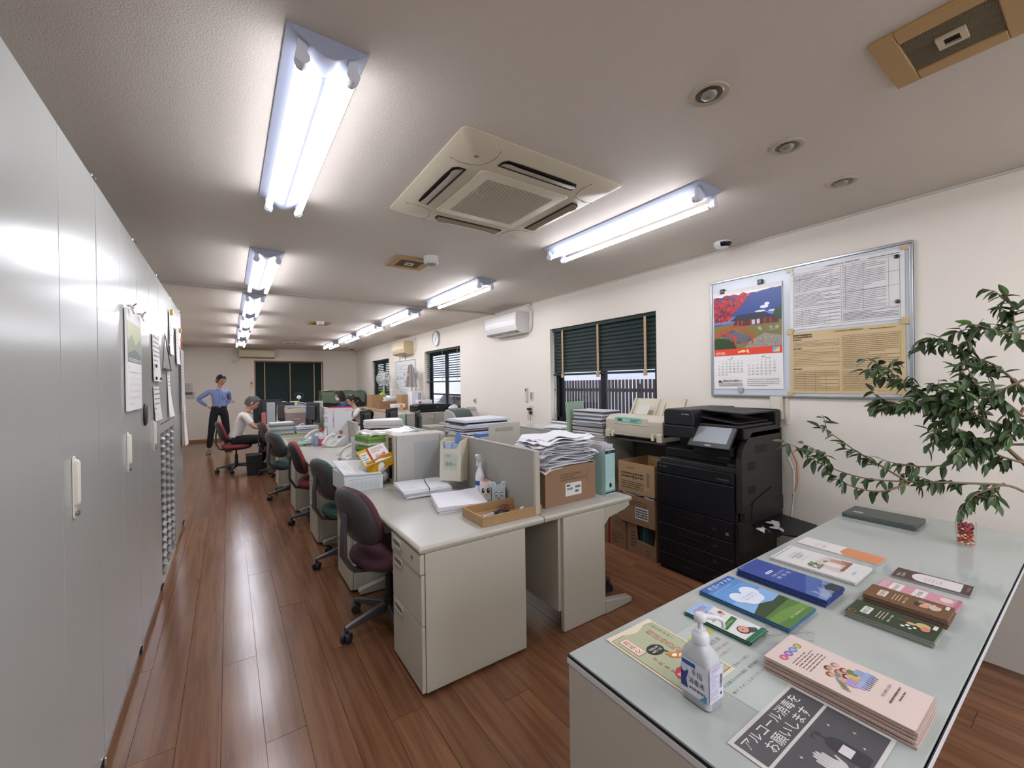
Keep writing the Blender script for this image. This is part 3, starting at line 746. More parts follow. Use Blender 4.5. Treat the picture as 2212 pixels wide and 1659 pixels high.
# the two large framed forms
def bigform(label, x, y, w, h, paper, inkc, seed, title):
    t = onboard('posted_form', label, 'paper sheet', x, y, 0.0155)
    MB().sheet(lambda u,v:(u*w,v*h,0.003+0.0015*math.sin(u*9)*math.sin(v*4)),16,10,t=0.002).build('sheet', mat('form_'+paper.strip('#'),paper,0.45,noise_amt=0.04,scale=6), t, smooth=60)
    p = PR(0.0002,0.0052); rr=random.Random(seed)
    p.text(title[0],w*title[1],h*0.945,h*0.026,inkc,align='c')
    p.fine(w*0.72,h*0.94,w*0.96,h*0.955,1,inkc,0.6,0.004,0.012,seed)
    m_=w*0.035; mid=w*0.49
    if seed==1:
        p.frame(m_,h*0.04,w-m_,h*0.92,0.0012,inkc); p.rect(mid,h*0.04,mid+0.0012,h*0.92,inkc)
        for yy in (0.33,0.58,0.82): p.rect(m_,h*yy,mid,h*yy+0.0012,inkc)
        for yy in (0.2,0.5,0.7): p.rect(mid,h*yy,w-m_,h*yy+0.0012,inkc)
        for xx in (0.12,0.2,0.38): p.rect(w*xx,h*0.04,w*xx+0.001,h*0.33,inkc); 
        for xx in (0.1,0.17,0.4): p.rect(w*xx,h*0.6,w*xx+0.001,h*0.90,inkc)
        for xx in (0.53,0.68,0.88): p.rect(w*xx,h*0.2,w*xx+0.001,h*0.9,inkc)
        p.fine(m_+0.006,h*0.60,mid-0.006,h*0.9,12,'#85858c',0.3,0.004,0.02,2); p.fine(m_+0.006,h*0.35,mid-0.006,h*0.57,10,'#75757c',0.3,0.004,0.03,3)
        p.fine(m_+0.006,h*0.06,mid-0.006,h*0.31,9,'#85858c',0.3,0.004,0.016,4); p.fine(mid+0.01,h*0.06,w-m_-0.006,h*0.19,6,'#75757c',0.3,0.004,0.03,5)
        p.fine(mid+0.01,h*0.22,w*0.86,h*0.9,26,'#8c8c92',0.26,0.004,0.014,6)
    else:
        p.fine(m_,h*0.89,w*0.22,h*0.96,2,'#3a3126',0.6,0.005,0.014,8)
        for (a,b,c_,d) in ((0.04,0.75,0.47,0.84),(0.04,0.6,0.47,0.70),(0.04,0.44,0.47,0.575),(0.04,0.05,0.47,0.36),(0.5,0.38,0.965,0.88),(0.5,0.05,0.965,0.345)):
            p.frame(w*a,h*b,w*c_,h*d,0.0012,inkc); p.fine(w*a+0.006,h*b+0.006,w*c_-0.006,h*d-0.006,max(2,int((d-b)*34)),'#8a795c',0.28,0.004,0.02,int(b*100)+seed)
        for i in range(3): p.rect(w*(0.15+i*0.1),h*0.05,w*(0.15+i*0.1)+0.001,h*0.36,inkc)
        for yy in (0.86,0.715,0.385): p.fine(m_,h*yy,w*0.12,h*(yy+0.02),1,'#3a3126',0.8,0.006,0.012,3)
    p.build('form_print', t, rough=0.6)
    for (xx,yy) in ((0,0),(1,0),(0,1),(1,1)):
        B(-0.02+xx*(w-0.0),-0.012+yy*h,0.0066+0.001*seed,0.02+xx*w,0.012+yy*h,0.0070+0.001*seed).build('tape_patch', mat('yellowed_tape','#c4ac7c',0.3), t)
    return t
bigform('white printed two column form taped on the upper right of the board', 0.605, 0.49, 0.62, 0.43, '#dcdad8', '#55565c', 1, ('土地家屋調査士法人 業務 受付事項', 0.5))
bigform('yellowed printed form taped on the lower right of the board', 0.600, 0.032, 0.625, 0.44, '#cdb488', '#5c5038', 2, ('土地家屋調査士報酬額基準表', 0.55))
for x,y,cc,lb in ((0.62,0.90,'#dcdcda','small white round magnet at the top left of the white form'),(1.19,0.875,'#1a1a1e','dark round magnet at the top right of the white form'),(1.192,0.60,'#3c3f45','dark round magnet at the lower right of the white form')):
    c = onboard('magnet', lb, 'magnet', x, y, 0.0215, 'round board magnets')
    MB().lathe([(0.012,0),(0.012,0.005),(0.009,0.007)],18).build('magnet_cap', mat('mag'+cc.strip('#'),cc,0.25), c, smooth=40)

# ------------------------------------------------------------------ switches, remotes, sockets
def wallbox(name,label,cat,y,z,w,h,d,parts,x=XW):
    t = thing(name,label,cat,(x,y,z),rot=(PI/2,0,-PI/2))
    B(-w/2,-h/2,0,w/2,h/2,d).build('plate', mat('ivory_plastic','#cfc8b8',0.4), t, bevel=0.004)
    for (pn,a,c,d0,d1) in parts: B(a[0],a[1],d0,a[2],a[3],d1).build(pn, mat('pl_'+c.strip('#'),c,0.4), t, bevel=0.001)
    return t
wallbox('light_switch','white three gang light switch beside the remote control','switch',4.49,1.275,0.075,0.125,0.008,[('rocker',(-0.02,0.015,0.02,0.045),'#8a877f',0.008,0.011),('rocker',(-0.02,-0.015,0.02,0.013),'#8a877f',0.008,0.011),('rocker',(-0.02,-0.045,0.02,-0.017),'#8a877f',0.008,0.011)])
wallbox('remote_control','slim white remote control in its holder beside the light switch','remote',4.60,1.29,0.05,0.19,0.022,[('display',(-0.016,0.045,0.016,0.08),'#4b534c',0.022,0.024),('button',(-0.016,0.01,0.016,0.03),'#b9b4a6',0.022,0.024)])
s = wallbox('wall_socket','white double socket with two black plugs under the light switch','socket',4.51,1.08,0.09,0.13,0.008,[('plug',(-0.04,0.0,0.02,0.03),'#1a1a1c',0.008,0.045),('plug',(0.0,-0.05,0.03,-0.015),'#1a1a1c',0.008,0.04)])
MB().tube([(-0.02,0.0,0.03),(-0.035,-0.05,0.03),(-0.045,-0.14,0.02)],0.003,6).build('cord', M_clipb, s)
MB().tube([(0.015,-0.05,0.03),(0.02,-0.1,0.03),(0.012,-0.14,0.02)],0.003,6).build('cord', M_clipb, s)
wallbox('wall_socket','small white socket with a grey cord above the grey printer','socket',6.05,1.17,0.08,0.10,0.008,[('plug',(-0.02,-0.02,0.015,0.02),'#8a8a86',0.008,0.03)])
wallbox('cable_duct_box','tall white cable duct box under the notice board','box',1.44,1.24,0.085,0.17,0.03,[('cover_lip',(-0.03,-0.075,0.03,0.075),'#d4cdbd',0.03,0.034)])
wallbox('cable_duct','thin white cable duct beside the duct box','pipe',1.375,1.22,0.02,0.20,0.012,[('duct_cap',(-0.008,0.09,0.008,0.1),'#d4cdbd',0.012,0.014)])
def backbox(name,label,cat,x,z,w,h,d,c='#cfc8b8'):
    t = thing(name,label,cat,(x,YB,z),rot=(PI/2,0,0))
    B(-w/2,-h/2,0,w/2,h/2,d).build('plate', mat('pl_'+c.strip('#'),c,0.5), t, bevel=0.003); return t
t = backbox('wall_socket','white socket plate on the back wall behind the standing man','socket',0.07,1.05,0.16,0.10,0.01)
for dx in (-0.035,0.035): B(dx-0.012,-0.02,0.01,dx+0.012,0.02,0.012).build('socket_face', mat('pl_9a958a','#9a958a',0.5), t)
t = backbox('thermostat','slim white controller on the back wall left of the blind','remote',0.545,1.50,0.06,0.2,0.018)
B(-0.02,0.03,0.018,0.02,0.08,0.02).build('display', mat('lcd_grey','#555c58',0.3), t)
t = backbox('cord_box','small white box with a looped cord under the back air conditioner','box',0.13,2.16,0.08,0.09,0.02)
MB().tube([(0.04,0,0.02),(0.09,0.0,0.03),(0.12,0.05,0.02),(0.13,0.12,0.02)],0.008,8).build('cord', M_pipe, t, smooth=60)
for i,(x,z,w,h,lb) in enumerate(((-0.86,1.42,0.17,0.3,'plain paper sheet pinned high on the back wall left corner'),(-0.84,1.24,0.22,0.19,'framed paper notice low on the back wall left corner'))):
    t = thing('wall_notice', lb, 'paper sheet', (x,YB-0.001,z),rot=(PI/2,0,0))
    B(-w/2,-h/2,0,w/2,h/2,0.004).build('sheet', mat('notice_white','#c9c6c0',0.6), t)
    p = PR(0.0003,0.0045); p.frame(-w/2+0.01,-h/2+0.01,w/2-0.01,h/2-0.01,0.003,'#8f8c88'); p.fine(-w/2+0.02,-h/2+0.02,w/2-0.02,h/2-0.03,5,'#8f8c88',0.4,0.01,0.03,i); p.build('notice_print', t)
# ------------------------------------------------------------------ tall steel cabinets along the left side
XC = -0.407
M_cab = mat('cabinet_enamel', '#a2a39e', 0.22, spec=0.30, bump=0.02, bscale=3)
M_cabside = mat('cabinet_side', '#a3a39e', 0.4)
M_gap = mat('gap_shade', '#2e2f30', 0.8)  # dark colour standing in for the shade inside seams
M_handle = mat('cream_handle', '#d6d2c4', 0.35)
M_chrome = mat('chrome', '#b5b5b5', 0.18, 0.95)
CT = 2.245
def make_cabinet(y0, y1, split, label, handle_y=None, z0=0.0, zdoor=0.06):
    c = thing('steel_cabinet', label, 'cabinet', (XC, y0, z0))
    L_ = y1-y0; sp = split-y0; H = CT-z0
    B(-0.50,0.001,0.0,-0.022,L_-0.001,H).build('carcass', M_cabside, c)
    B(-0.023,0.004,0.02,-0.0215,L_-0.004,H-0.004).build('gap_shade', M_gap, c)
    B(-0.0215,sp-0.002,0.065 if z0==0 else 0.005,-0.0015,sp+0.002,H-0.004).build('gap_shade', M_gap, c)  # dark strip filling the door seam in place of its shade
    B(-0.0215,L_-0.003,0.002,-0.0012,L_+0.0025,H-0.002).build('gap_shade', M_gap, c)
    for i,(a,b_) in enumerate(((0.003,sp-0.002),(sp+0.002,L_-0.003))):
        if b_-a < 0.03: continue
        d = B(-0.021,a,zdoor if z0==0 else 0.004,0,b_,H-0.003).build('door', M_cab, c, bevel=0.0012)
        hy = None
        if i==1 and handle_y: hy = handle_y-y0
        if hy is not None:
            m = MB(); hz_=1.145-z0
            m.prism([(0,-0.013),(0.018,-0.010),(0.022,0.0),(0.018,0.010),(0,0.013)],0,0.19)
            m2 = MB(); m2.M = Matrix.Translation((0,hy,hz_-0.095))
            m2.prismx([(y,z) for y,z in rrect(0.034,0.20,0.016,4,0,0.095)],0,0.004)
            m2.loft([[(0.008+dx,yy,zz) for yy,zz in rrect(w_,h_,w_*0.48,4,0,zc)] for dx,w_,h_,zc in ((-0.005,0.024,0.15,0.11),(0.004,0.022,0.145,0.11),(0.008,0.010,0.13,0.11))])
            m2.lathe([(0.0,0)],4) if False else None
            h = m2.build('handle', M_handle, d, bevel=0.002)
            MB().cyl((0.007,hy,hz_-0.082),(0.013,hy,hz_-0.082),0.008,n=14).build('lock', mat('lock_steel','#8e8b84',0.3,0.8), d)
    if z0 == 0:
        B(-0.49,0.003,0,-0.012,L_-0.003,zdoor-0.004).build('plinth', M_cabside, c)
    # hinge pins top and bottom
    for zz in ((H+0.004,),)[0]:
        m = MB(); m.cyl((-0.012,L_-0.004,H-0.002),(-0.012,L_-0.004,H+0.022),0.007,n=8); m.cyl((0.002,L_-0.012,H+0.006),(0.002,L_+0.004,H+0.012),0.005,n=8)
        m.build('hinge_pin', M_chrome, c, smooth=40)
    if z0 == 0:
        m = MB(); m.cyl((0.004,L_-0.01,0.03),(0.004,L_-0.01,0.055),0.005,n=8); m.build('hinge_pin', M_chrome, c)
    return c
make_cabinet(-0.40, 0.462, 0.03, 'tall grey steel cabinet at the near end of the row, left of the camera')
make_cabinet(0.465, 1.327, 0.895, 'tall grey steel cabinet second from the near end of the row')
make_cabinet(1.330, 2.186, 1.762, 'tall grey steel cabinet with the large cream handle, nearest fully in view', 1.862)
make_cabinet(2.189, 3.022, 2.600, 'tall grey steel cabinet with a calendar clipped to its door', 2.712)
make_cabinet(3.025, 3.888, 3.456, 'tall grey steel cabinet with paper lists and a black oval magnet', 3.56)
# cabinet above the letter drawers
make_cabinet(3.891, 4.815, 4.35, 'upper grey steel cabinet standing over the small label drawers', None, z0=1.19)
make_cabinet(4.818, 5.60, 5.21, 'farthest tall grey steel cabinet of the row with hanging papers', None)
# label drawer case : 3 columns of many shallow drawers
dc = thing('drawer_case', 'low steel case of many shallow drawers with chrome label handles', 'drawers', (XC,3.892,0))
B(-0.44,0,0.0,-0.028,0.92,1.185).build('case', M_cabside, dc)
M_dgap = mat('drawer_gap','#3c3d3e',0.7); M_pull = mat('pull_steel','#b9b9b6',0.25,0.8); M_drw = mat('drawer_grey','#5c5c5a',0.5)
B(-0.03,0,1.12,-0.004,0.92,1.185).build('top_rail', M_cab, dc, bevel=0.002)
B(-0.03,0,0.0,-0.004,0.92,0.07).build('base_rail', mat('cream_base','#cfcdc4',0.4), dc, bevel=0.002)
for yy in (0.0,0.29,0.585,0.895): B(-0.03,yy,0.07,-0.004,yy+0.025,1.12).build('stile', M_cab, dc)
dme = MB().box(-0.03,0.004,0.003,-0.012,0.262,0.05).mesh('drawer', M_drw)
pme = MB(); pme.prismy([(-0.012,0.012),(0.008,0.006),(0.010,0.009),(-0.008,0.024),(-0.012,0.024)],0.075,0.19); pme = pme.mesh('label_handle', M_pull)
for cidx in range(3):
    for k in range(18):
        d = bpy.data.objects.new('drawer', dme); COL.objects.link(d); d.parent = dc; d.location = (0, 0.0275+cidx*0.2925, 0.075+k*0.058)
        h = bpy.data.objects.new('label_handle', pme); COL.objects.link(h); h.parent = d
# black wheeled rack beyond the cabinets
t = thing('trolley', 'narrow black wheeled trolley beyond the end of the cabinets', 'trolley', (-0.52,5.66,0))
B(-0.28,0,0.06,0.075,0.40,1.02).build('body', mat('trolley_black','#222224',0.5), t, bevel=0.01)
for zz in (0.28,0.52,0.76): B(0.0755,0.02,zz,0.080,0.38,zz+0.012).build('shelf_edge', mat('trolley_edge','#47474a',0.4), t)
for yy in (0.05,0.36): MB().cyl((0.03,yy,0.03),(0.07,yy,0.03),0.03,n=14).build('caster', mat('caster_black','#17171a',0.5), t, smooth=40)

# things clipped to the cabinet doors.  local frame: x along +y of the room, y up, z out from the doors
def oncab(name,label,cat,y,z,out=0.001,group=None):
    return thing(name,label,cat,(XC+out,y,z),rot=(PI/2,0,PI/2),group=group)
c = oncab('door_calendar','wall calendar hung from two spring clips on the grey cabinet','calendar',2.665,1.345,0.012)
B(0,0,-0.008,0.39,0.50,0.0).build('paper_block', mat('calendar_paper','#e9e6e3',0.5), c)
p = PR(0.0004,0.0003)
p.rect(0.01,0.24,0.38,0.44,'#9aa389'); p.poly([(0.01,0.34),(0.12,0.38),(0.22,0.33),(0.38,0.39),(0.38,0.44),(0.01,0.44)],'#c3c9a0'); p.poly([(0.01,0.24),(0.38,0.24),(0.38,0.285),(0.2,0.31),(0.01,0.28)],'#6f7a72')
p.fine(0.03,0.245,0.36,0.262,2,'#dcdcd6',0.5,0.01,0.03,1)
p.text('9',0.03,0.20,0.024,'#3a3a3c'); p.rect(0.026,0.19,0.36,0.192,'#999999')
dd=1
for r_ in range(5):
    for cc_ in range(7):
        if r_==0 and cc_<1: continue
        if dd<=30: p.text(str(dd),0.045+cc_*0.05,0.155-r_*0.032,0.012,'#a24848' if cc_==0 else '#55565a',align='c'); dd+=1
p.build('calendar_print', c)
for dx in (0.05,0.33):
    k_ = oncab('spring_clip','chrome spring clip over the %s end of the cabinet calendar' % ('near' if dx<0.2 else 'far'),'clip',2.665+dx,1.345+0.497,0.012)
    m = MB(); m.prismx([(0.02,-0.006),(0.02,0.01),(-0.02,0.022),(-0.022,0.018),(0.012,0.004),(0.012,-0.006)],-0.015,0.015)
    m.M = Matrix.Translation((0,0.01,0.012)) @ Matrix.Rotation(math.radians(40),4,'X'); m.box(-0.013,0,-0.0015,0.013,0.026,0.0015)
    m.build('clip_jaw', M_chrome, k_)
    MB().cyl((-0.016,0.01,0.014),(0.016,0.01,0.014),0.006,n=10).build('spring', M_chrome, k_, smooth=40)
def hangpaper(label,y,z,w,h,kind='list',col='#dcdad5',out=0.004,tilt=0,curl=0.012):
    t = oncab('hanging_paper',label,'paper sheet',y,z,out)
    mm = MB(); mm.sheet(lambda u,v:(u*w+tilt*(1-v)*0.04,v*h,0.002+curl*(1-v)**2*(0.4+0.6*u)),6,10,t=0.0012)
    mm.build('sheet', mat('hang_'+col.strip('#'),col,0.55), t, smooth=60)
    p = PR(0.0004,0.004); rows = max(4,int(h/0.03))
    p2 = PR(0.0,0.003)
    rr_ = random.Random(int(y*100))
    for i in range(rows):
        v=(i+0.5)/rows; zz=0.0035+curl*(1-v)**2*(1.0)+0.001
        x=0.012
        o_=len(p2.v); 
        k_c=p2._c('#8a8c90')
        while x<w-0.02:
            ww=rr_.uniform(0.008,0.03)
            xs=x+tilt*(1-v)*0.04
            b_=len(p2.v)
            p2.v += [(xs,v*h-0.004,zz),(min(xs+ww,xs+w-x-0.005),v*h-0.004,zz),(min(xs+ww,xs+w-x-0.005),v*h+0.004,zz),(xs,v*h+0.004,zz)]
            p2.f.append([b_,b_+1,b_+2,b_+3]); p2.mi.append(k_c); x+=ww+0.008
    p2.build('print', t)['kind'] = 'stuff'
    return t
t = hangpaper('long printed list on the cabinet beyond the door calendar, two black magnets',3.53,1.50,0.30,0.31,'list')
for dx,dy in ((0.04,0.02),(0.26,0.02),(0.04,0.10)):
    k_=MB().lathe([(0.011,0),(0.011,0.006),(0.008,0.008)],14).build('magnet', M_clipb, t, (dx,dy,0.012), smooth=40)
hangpaper('short printed table hanging right below the long list',3.54,1.235,0.27,0.23,'list',tilt=1)
t = oncab('oval_magnet','black oval magnet on the grey cabinet below the lists','magnet',3.22,1.30,0.001)
MB().lathe([(0.052,0),(0.052,0.006),(0.045,0.010)],24,sy=1.25).build('magnet_body', M_clipb, t, smooth=40)
hangpaper('tall white year list clipped high on the upper cabinet by a yellow clip',4.47,1.74,0.22,0.36,'list',out=0.006)
t = oncab('bulldog_clip','yellow clip holding the tall year list on the upper cabinet','clip',4.55,2.09,0.014); B(-0.02,-0.015,-0.006,0.02,0.03,0.014).build('clip_body', mat('yellow_clip','#c79a2c',0.4), t, bevel=0.003)
t = oncab('triangle_rack','thin dark triangular wire rack on the upper cabinet','rack',4.02,1.60,0.006)
MB().tube([(0,0.0,0.0),(0.16,0.28,0.0),(0.40,0.0,0.012),(0,0,0)],0.003,6).build('wire_frame', mat('dark_wire','#3d3a38',0.4,0.5), t, smooth=40)
B(0.0,-0.006,0,0.40,0.0,0.02).build('ledge', mat('dark_wire','#3d3a38',0.4,0.5), t)
hangpaper('narrow paper strip hanging under the triangular rack',4.30,1.22,0.16,0.36,'list',out=0.004,curl=0.03)
hangpaper('framed paper with dark corners hanging on the farthest cabinet',4.95,1.68,0.26,0.34,'list',out=0.01)
t = oncab('bulldog_clip','yellow clip at the top of the farthest cabinet','clip',5.32,2.02,0.012); B(-0.02,-0.015,-0.006,0.02,0.03,0.014).build('clip_body', mat('yellow_clip','#c79a2c',0.4), t, bevel=0.003)
hangpaper('grey striped year planner hanging at the far end of the cabinets',5.28,1.22,0.30,0.62,'list',col='#b9b7b2',out=0.02)
hangpaper('curled bundle of white paper hanging lowest at the far end of the cabinets',5.36,0.86,0.22,0.40,'list',col='#e2dfd8',out=0.03,curl=0.02)
t = oncab('orange_scissors','orange handled scissors hanging above the year planner','scissors',5.36,1.86,0.02)
MB().tube([(0,0.1,0),(0.03,0.06,0),(0.02,0.0,0),(-0.01,0.04,0),(0,0.1,0)],0.006,6).build('handle_loop', mat('orange_plastic','#d9694a',0.4), t, smooth=50)
B(-0.006,-0.08,-0.002,0.008,0.0,0.002).build('blade', M_chrome, t)

# ------------------------------------------------------------------ office desks
M_desk = mat('desk_grey', '#bbb6a6', 0.42, spec=0.45, bump=0.03, bscale=120, noise_amt=0.02, scale=5)
M_top = mat('desk_top', '#aeaca3', 0.28, noise_amt=0.03, scale=40)
M_edge = mat('desk_edge', '#b2ad9f', 0.38)
M_in = mat('desk_shadow', '#1d1c1a', 0.8)
DT = 0.70
def make_desk(name_label, x, y, L_, flip=False, drawers='near', group='grey office desks'):
    """local: front edge at x=0 (user side), depth to +x, length along +y. flip=True mirrors for the facing row."""
    d = thing('office_desk', name_label, 'desk', (x,y,0), group=group)
    s = -1 if flip else 1; D = 0.735
    def bx(x0,y0,z0,x1,y1,z1): return B(s*x0,y0,z0,s*x1,y1,z1)
    m = MB()
    def ring(ins,z): 
        return [(s*(ins+0.0) if px<0.3 else s*(D-0.0), py, z) for px,py in [(0,0+ins),(0,L_-ins),(D,L_-ins),(D,0+ins)]]
    m.loft([[(s*0.010,0.006,DT-0.032),(s*0.010,L_-0.002,DT-0.032),(s*D,L_-0.002,DT-0.032),(s*D,0.006,DT-0.032)],
            [(s*0.0,0.0,DT-0.020),(s*0.0,L_,DT-0.020),(s*D,L_,DT-0.020),(s*D,0.0,DT-0.020)],
            [(s*0.0,0.0,DT-0.010),(s*0.0,L_,DT-0.010),(s*D,L_,DT-0.010),(s*D,0.0,DT-0.010)],
            [(s*0.010,0.008,DT),(s*0.010,L_-0.001,DT),(s*D,L_-0.001,DT),(s*D,0.008,DT)]])
    m.build('edge_band', M_edge, d, bevel=0.003)
    bx(0.014,0.012,DT-0.004,D-0.002,L_-0.003,DT+0.0008).build('top_surface', M_top, d)
    bx(0.03,0.02,DT-0.055,0.06,L_-0.02,DT-0.032).build('front_rail', M_desk, d)
    bx(0.60,0.03,0.12,0.62,L_-0.02,DT-0.034).build('modesty_panel', M_desk, d)
    # drawer pedestal
    if drawers:
        py0 = 0.004; py1 = 0.408
        p = bx(0.030,py0,0.018,0.605,py1,DT-0.033).build('pedestal', M_desk, d, bevel=0.003)
        bx(0.027,py0+0.006,0.024,0.031,py1-0.004,DT-0.04).build('pedestal_gap', M_gap, d)
        for (z0,z1,x0) in ((0.572,DT-0.036,0.0045),(0.330,0.568,0.010),(0.022,0.326,0.010)):
            dr = bx(x0,py0+0.002,z0,0.028,py1,z1).build('drawer', M_desk, d, bevel=0.003)
            hy0 = py1-0.145; hz_ = z1-0.038
            m = MB()
            o_ = rrect(0.125,0.046,0.012,3,hy0+0.05,hz_); i_ = rrect(0.108,0.030,0.010,3,hy0+0.05,hz_)
            n_=len(o_)
            A_=[[(s*(x0-0.0005),yy,zz) for yy,zz in o_],[(s*(x0-0.006),yy,zz) for yy,zz in o_],[(s*(x0-0.006),yy,zz) for yy,zz in i_],[(s*(x0+0.002),yy,zz) for yy,zz in i_]]
            m.loft(A_, cap=False); m.build('handle', M_edge, dr, smooth=35)
            mm = MB(); mm.prismx([(yy,zz) for yy,zz in i_], s*(x0-0.001), s*(x0-0.0006)); mm.build('handle_recess', mat('handle_recess','#807c70',0.6), dr)
            if z0>0.5: MB().cyl((s*(x0-0.003),py0+0.10,z0+0.055),(s*x0,py0+0.10,z0+0.055),0.009,n=16).build('lock', mat('lock_steel','#8e8b84',0.3,0.8), dr, smooth=40)
    # far leg with foot (and near leg when there is no pedestal)
    for ly in ([L_-0.06] if drawers else [0.004, L_-0.06]):
        bx(0.255,ly,0.0,0.60,ly+0.035,DT-0.033).build('leg', M_desk, d, bevel=0.008)
        m = MB(); m.M = Matrix.Translation((0,0,0))
        m.prismy([(s*0.26,0.0),(s*0.02,0.006),(s*0.012,0.03),(s*0.03,0.046),(s*0.26,0.085)], ly-0.004, ly+0.046)
        m.build('foot', M_edge, d, bevel=0.006)
        MB().cyl((s*0.045,ly+0.02,0.0),(s*0.045,ly+0.02,0.012),0.02,n=12).build('foot_pad', M_clipb, d)
        m = MB(); m.prismy([(s*0.255,DT-0.034),(s*0.02,DT-0.034),(s*0.02,DT-0.06),(s*0.06,DT-0.078),(s*0.21,DT-0.105),(s*0.255,DT-0.15)], ly+0.004, ly+0.032)
        m.build('bracket', M_edge, d, bevel=0.004)
    return d
rows = [(1.812,1.205),(3.020,1.105),(4.128,1.205),(5.336,1.42),(6.760,1.20),(7.963,1.20),(9.166,1.20)]
def xs(y): return 0.712-0.030*(y-1.8)
namesA = ['nearest grey desk on the aisle with a paper tray on top','second grey desk along the aisle with the white box file','third grey desk along the aisle with the empty top','fourth grey desk along the aisle with the upright telephone','fifth grey desk along the aisle with the stacked folders','grey desk the man in the white shirt works at','last grey desk along the aisle before the back wall']
namesB = ['nearest desk of the window row, under the carton of papers','second desk of the window row under the tall pile of files','third desk of the window row with the small black monitor','fourth desk of the window row','fifth desk of the window row','sixth desk of the window row, in front of the seated women','last desk of the window row']
for i,(y,l) in enumerate(rows):
    make_desk(namesA[i], xs(y), y, l)
    make_desk(namesB[i], xs(y)+1.478, y, l, flip=True, drawers=None)
# desk divider panels between the rows
M_felt = mat('grey_felt', '#9b9890', 0.9, bump=0.1, bscale=400, noise_amt=0.04, scale=60)
def make_divider(label, y, L_, z1, dx=0.0):
    x = xs(y)+0.738+dx
    d = thing('desk_divider', label, 'partition', (x,y,DT+0.001))
    H = z1-DT
    B(-0.014,0.02,0.0,0.014,L_-0.02,H-0.004).build('felt_panel', M_felt, d, bevel=0.004)
    B(-0.018,0,0.0,0.018,0.022,H).build('end_post', M_edge, d, bevel=0.005)
    B(-0.018,L_-0.022,0,0.018,L_,H).build('end_post', M_edge, d, bevel=0.005)
    B(-0.016,0.022,H-0.010,0.016,L_-0.022,H).build('top_cap', mat('divider_cap','#a29f94',0.6), d, bevel=0.003)
    return d
make_divider('grey felt divider panel standing on the nearest pair of desks',1.868,1.14,1.065)
make_divider('grey felt divider panel behind the computer tower',3.06,1.02,1.055)
make_divider('short grey divider on the fourth pair of desks behind the open poster folder',5.45,1.2,0.98)
make_divider('beige grey divider on the far pair of desks by the white sign',6.80,1.1,1.10)
make_divider('far grey divider between the last desks',8.05,1.1,1.02)

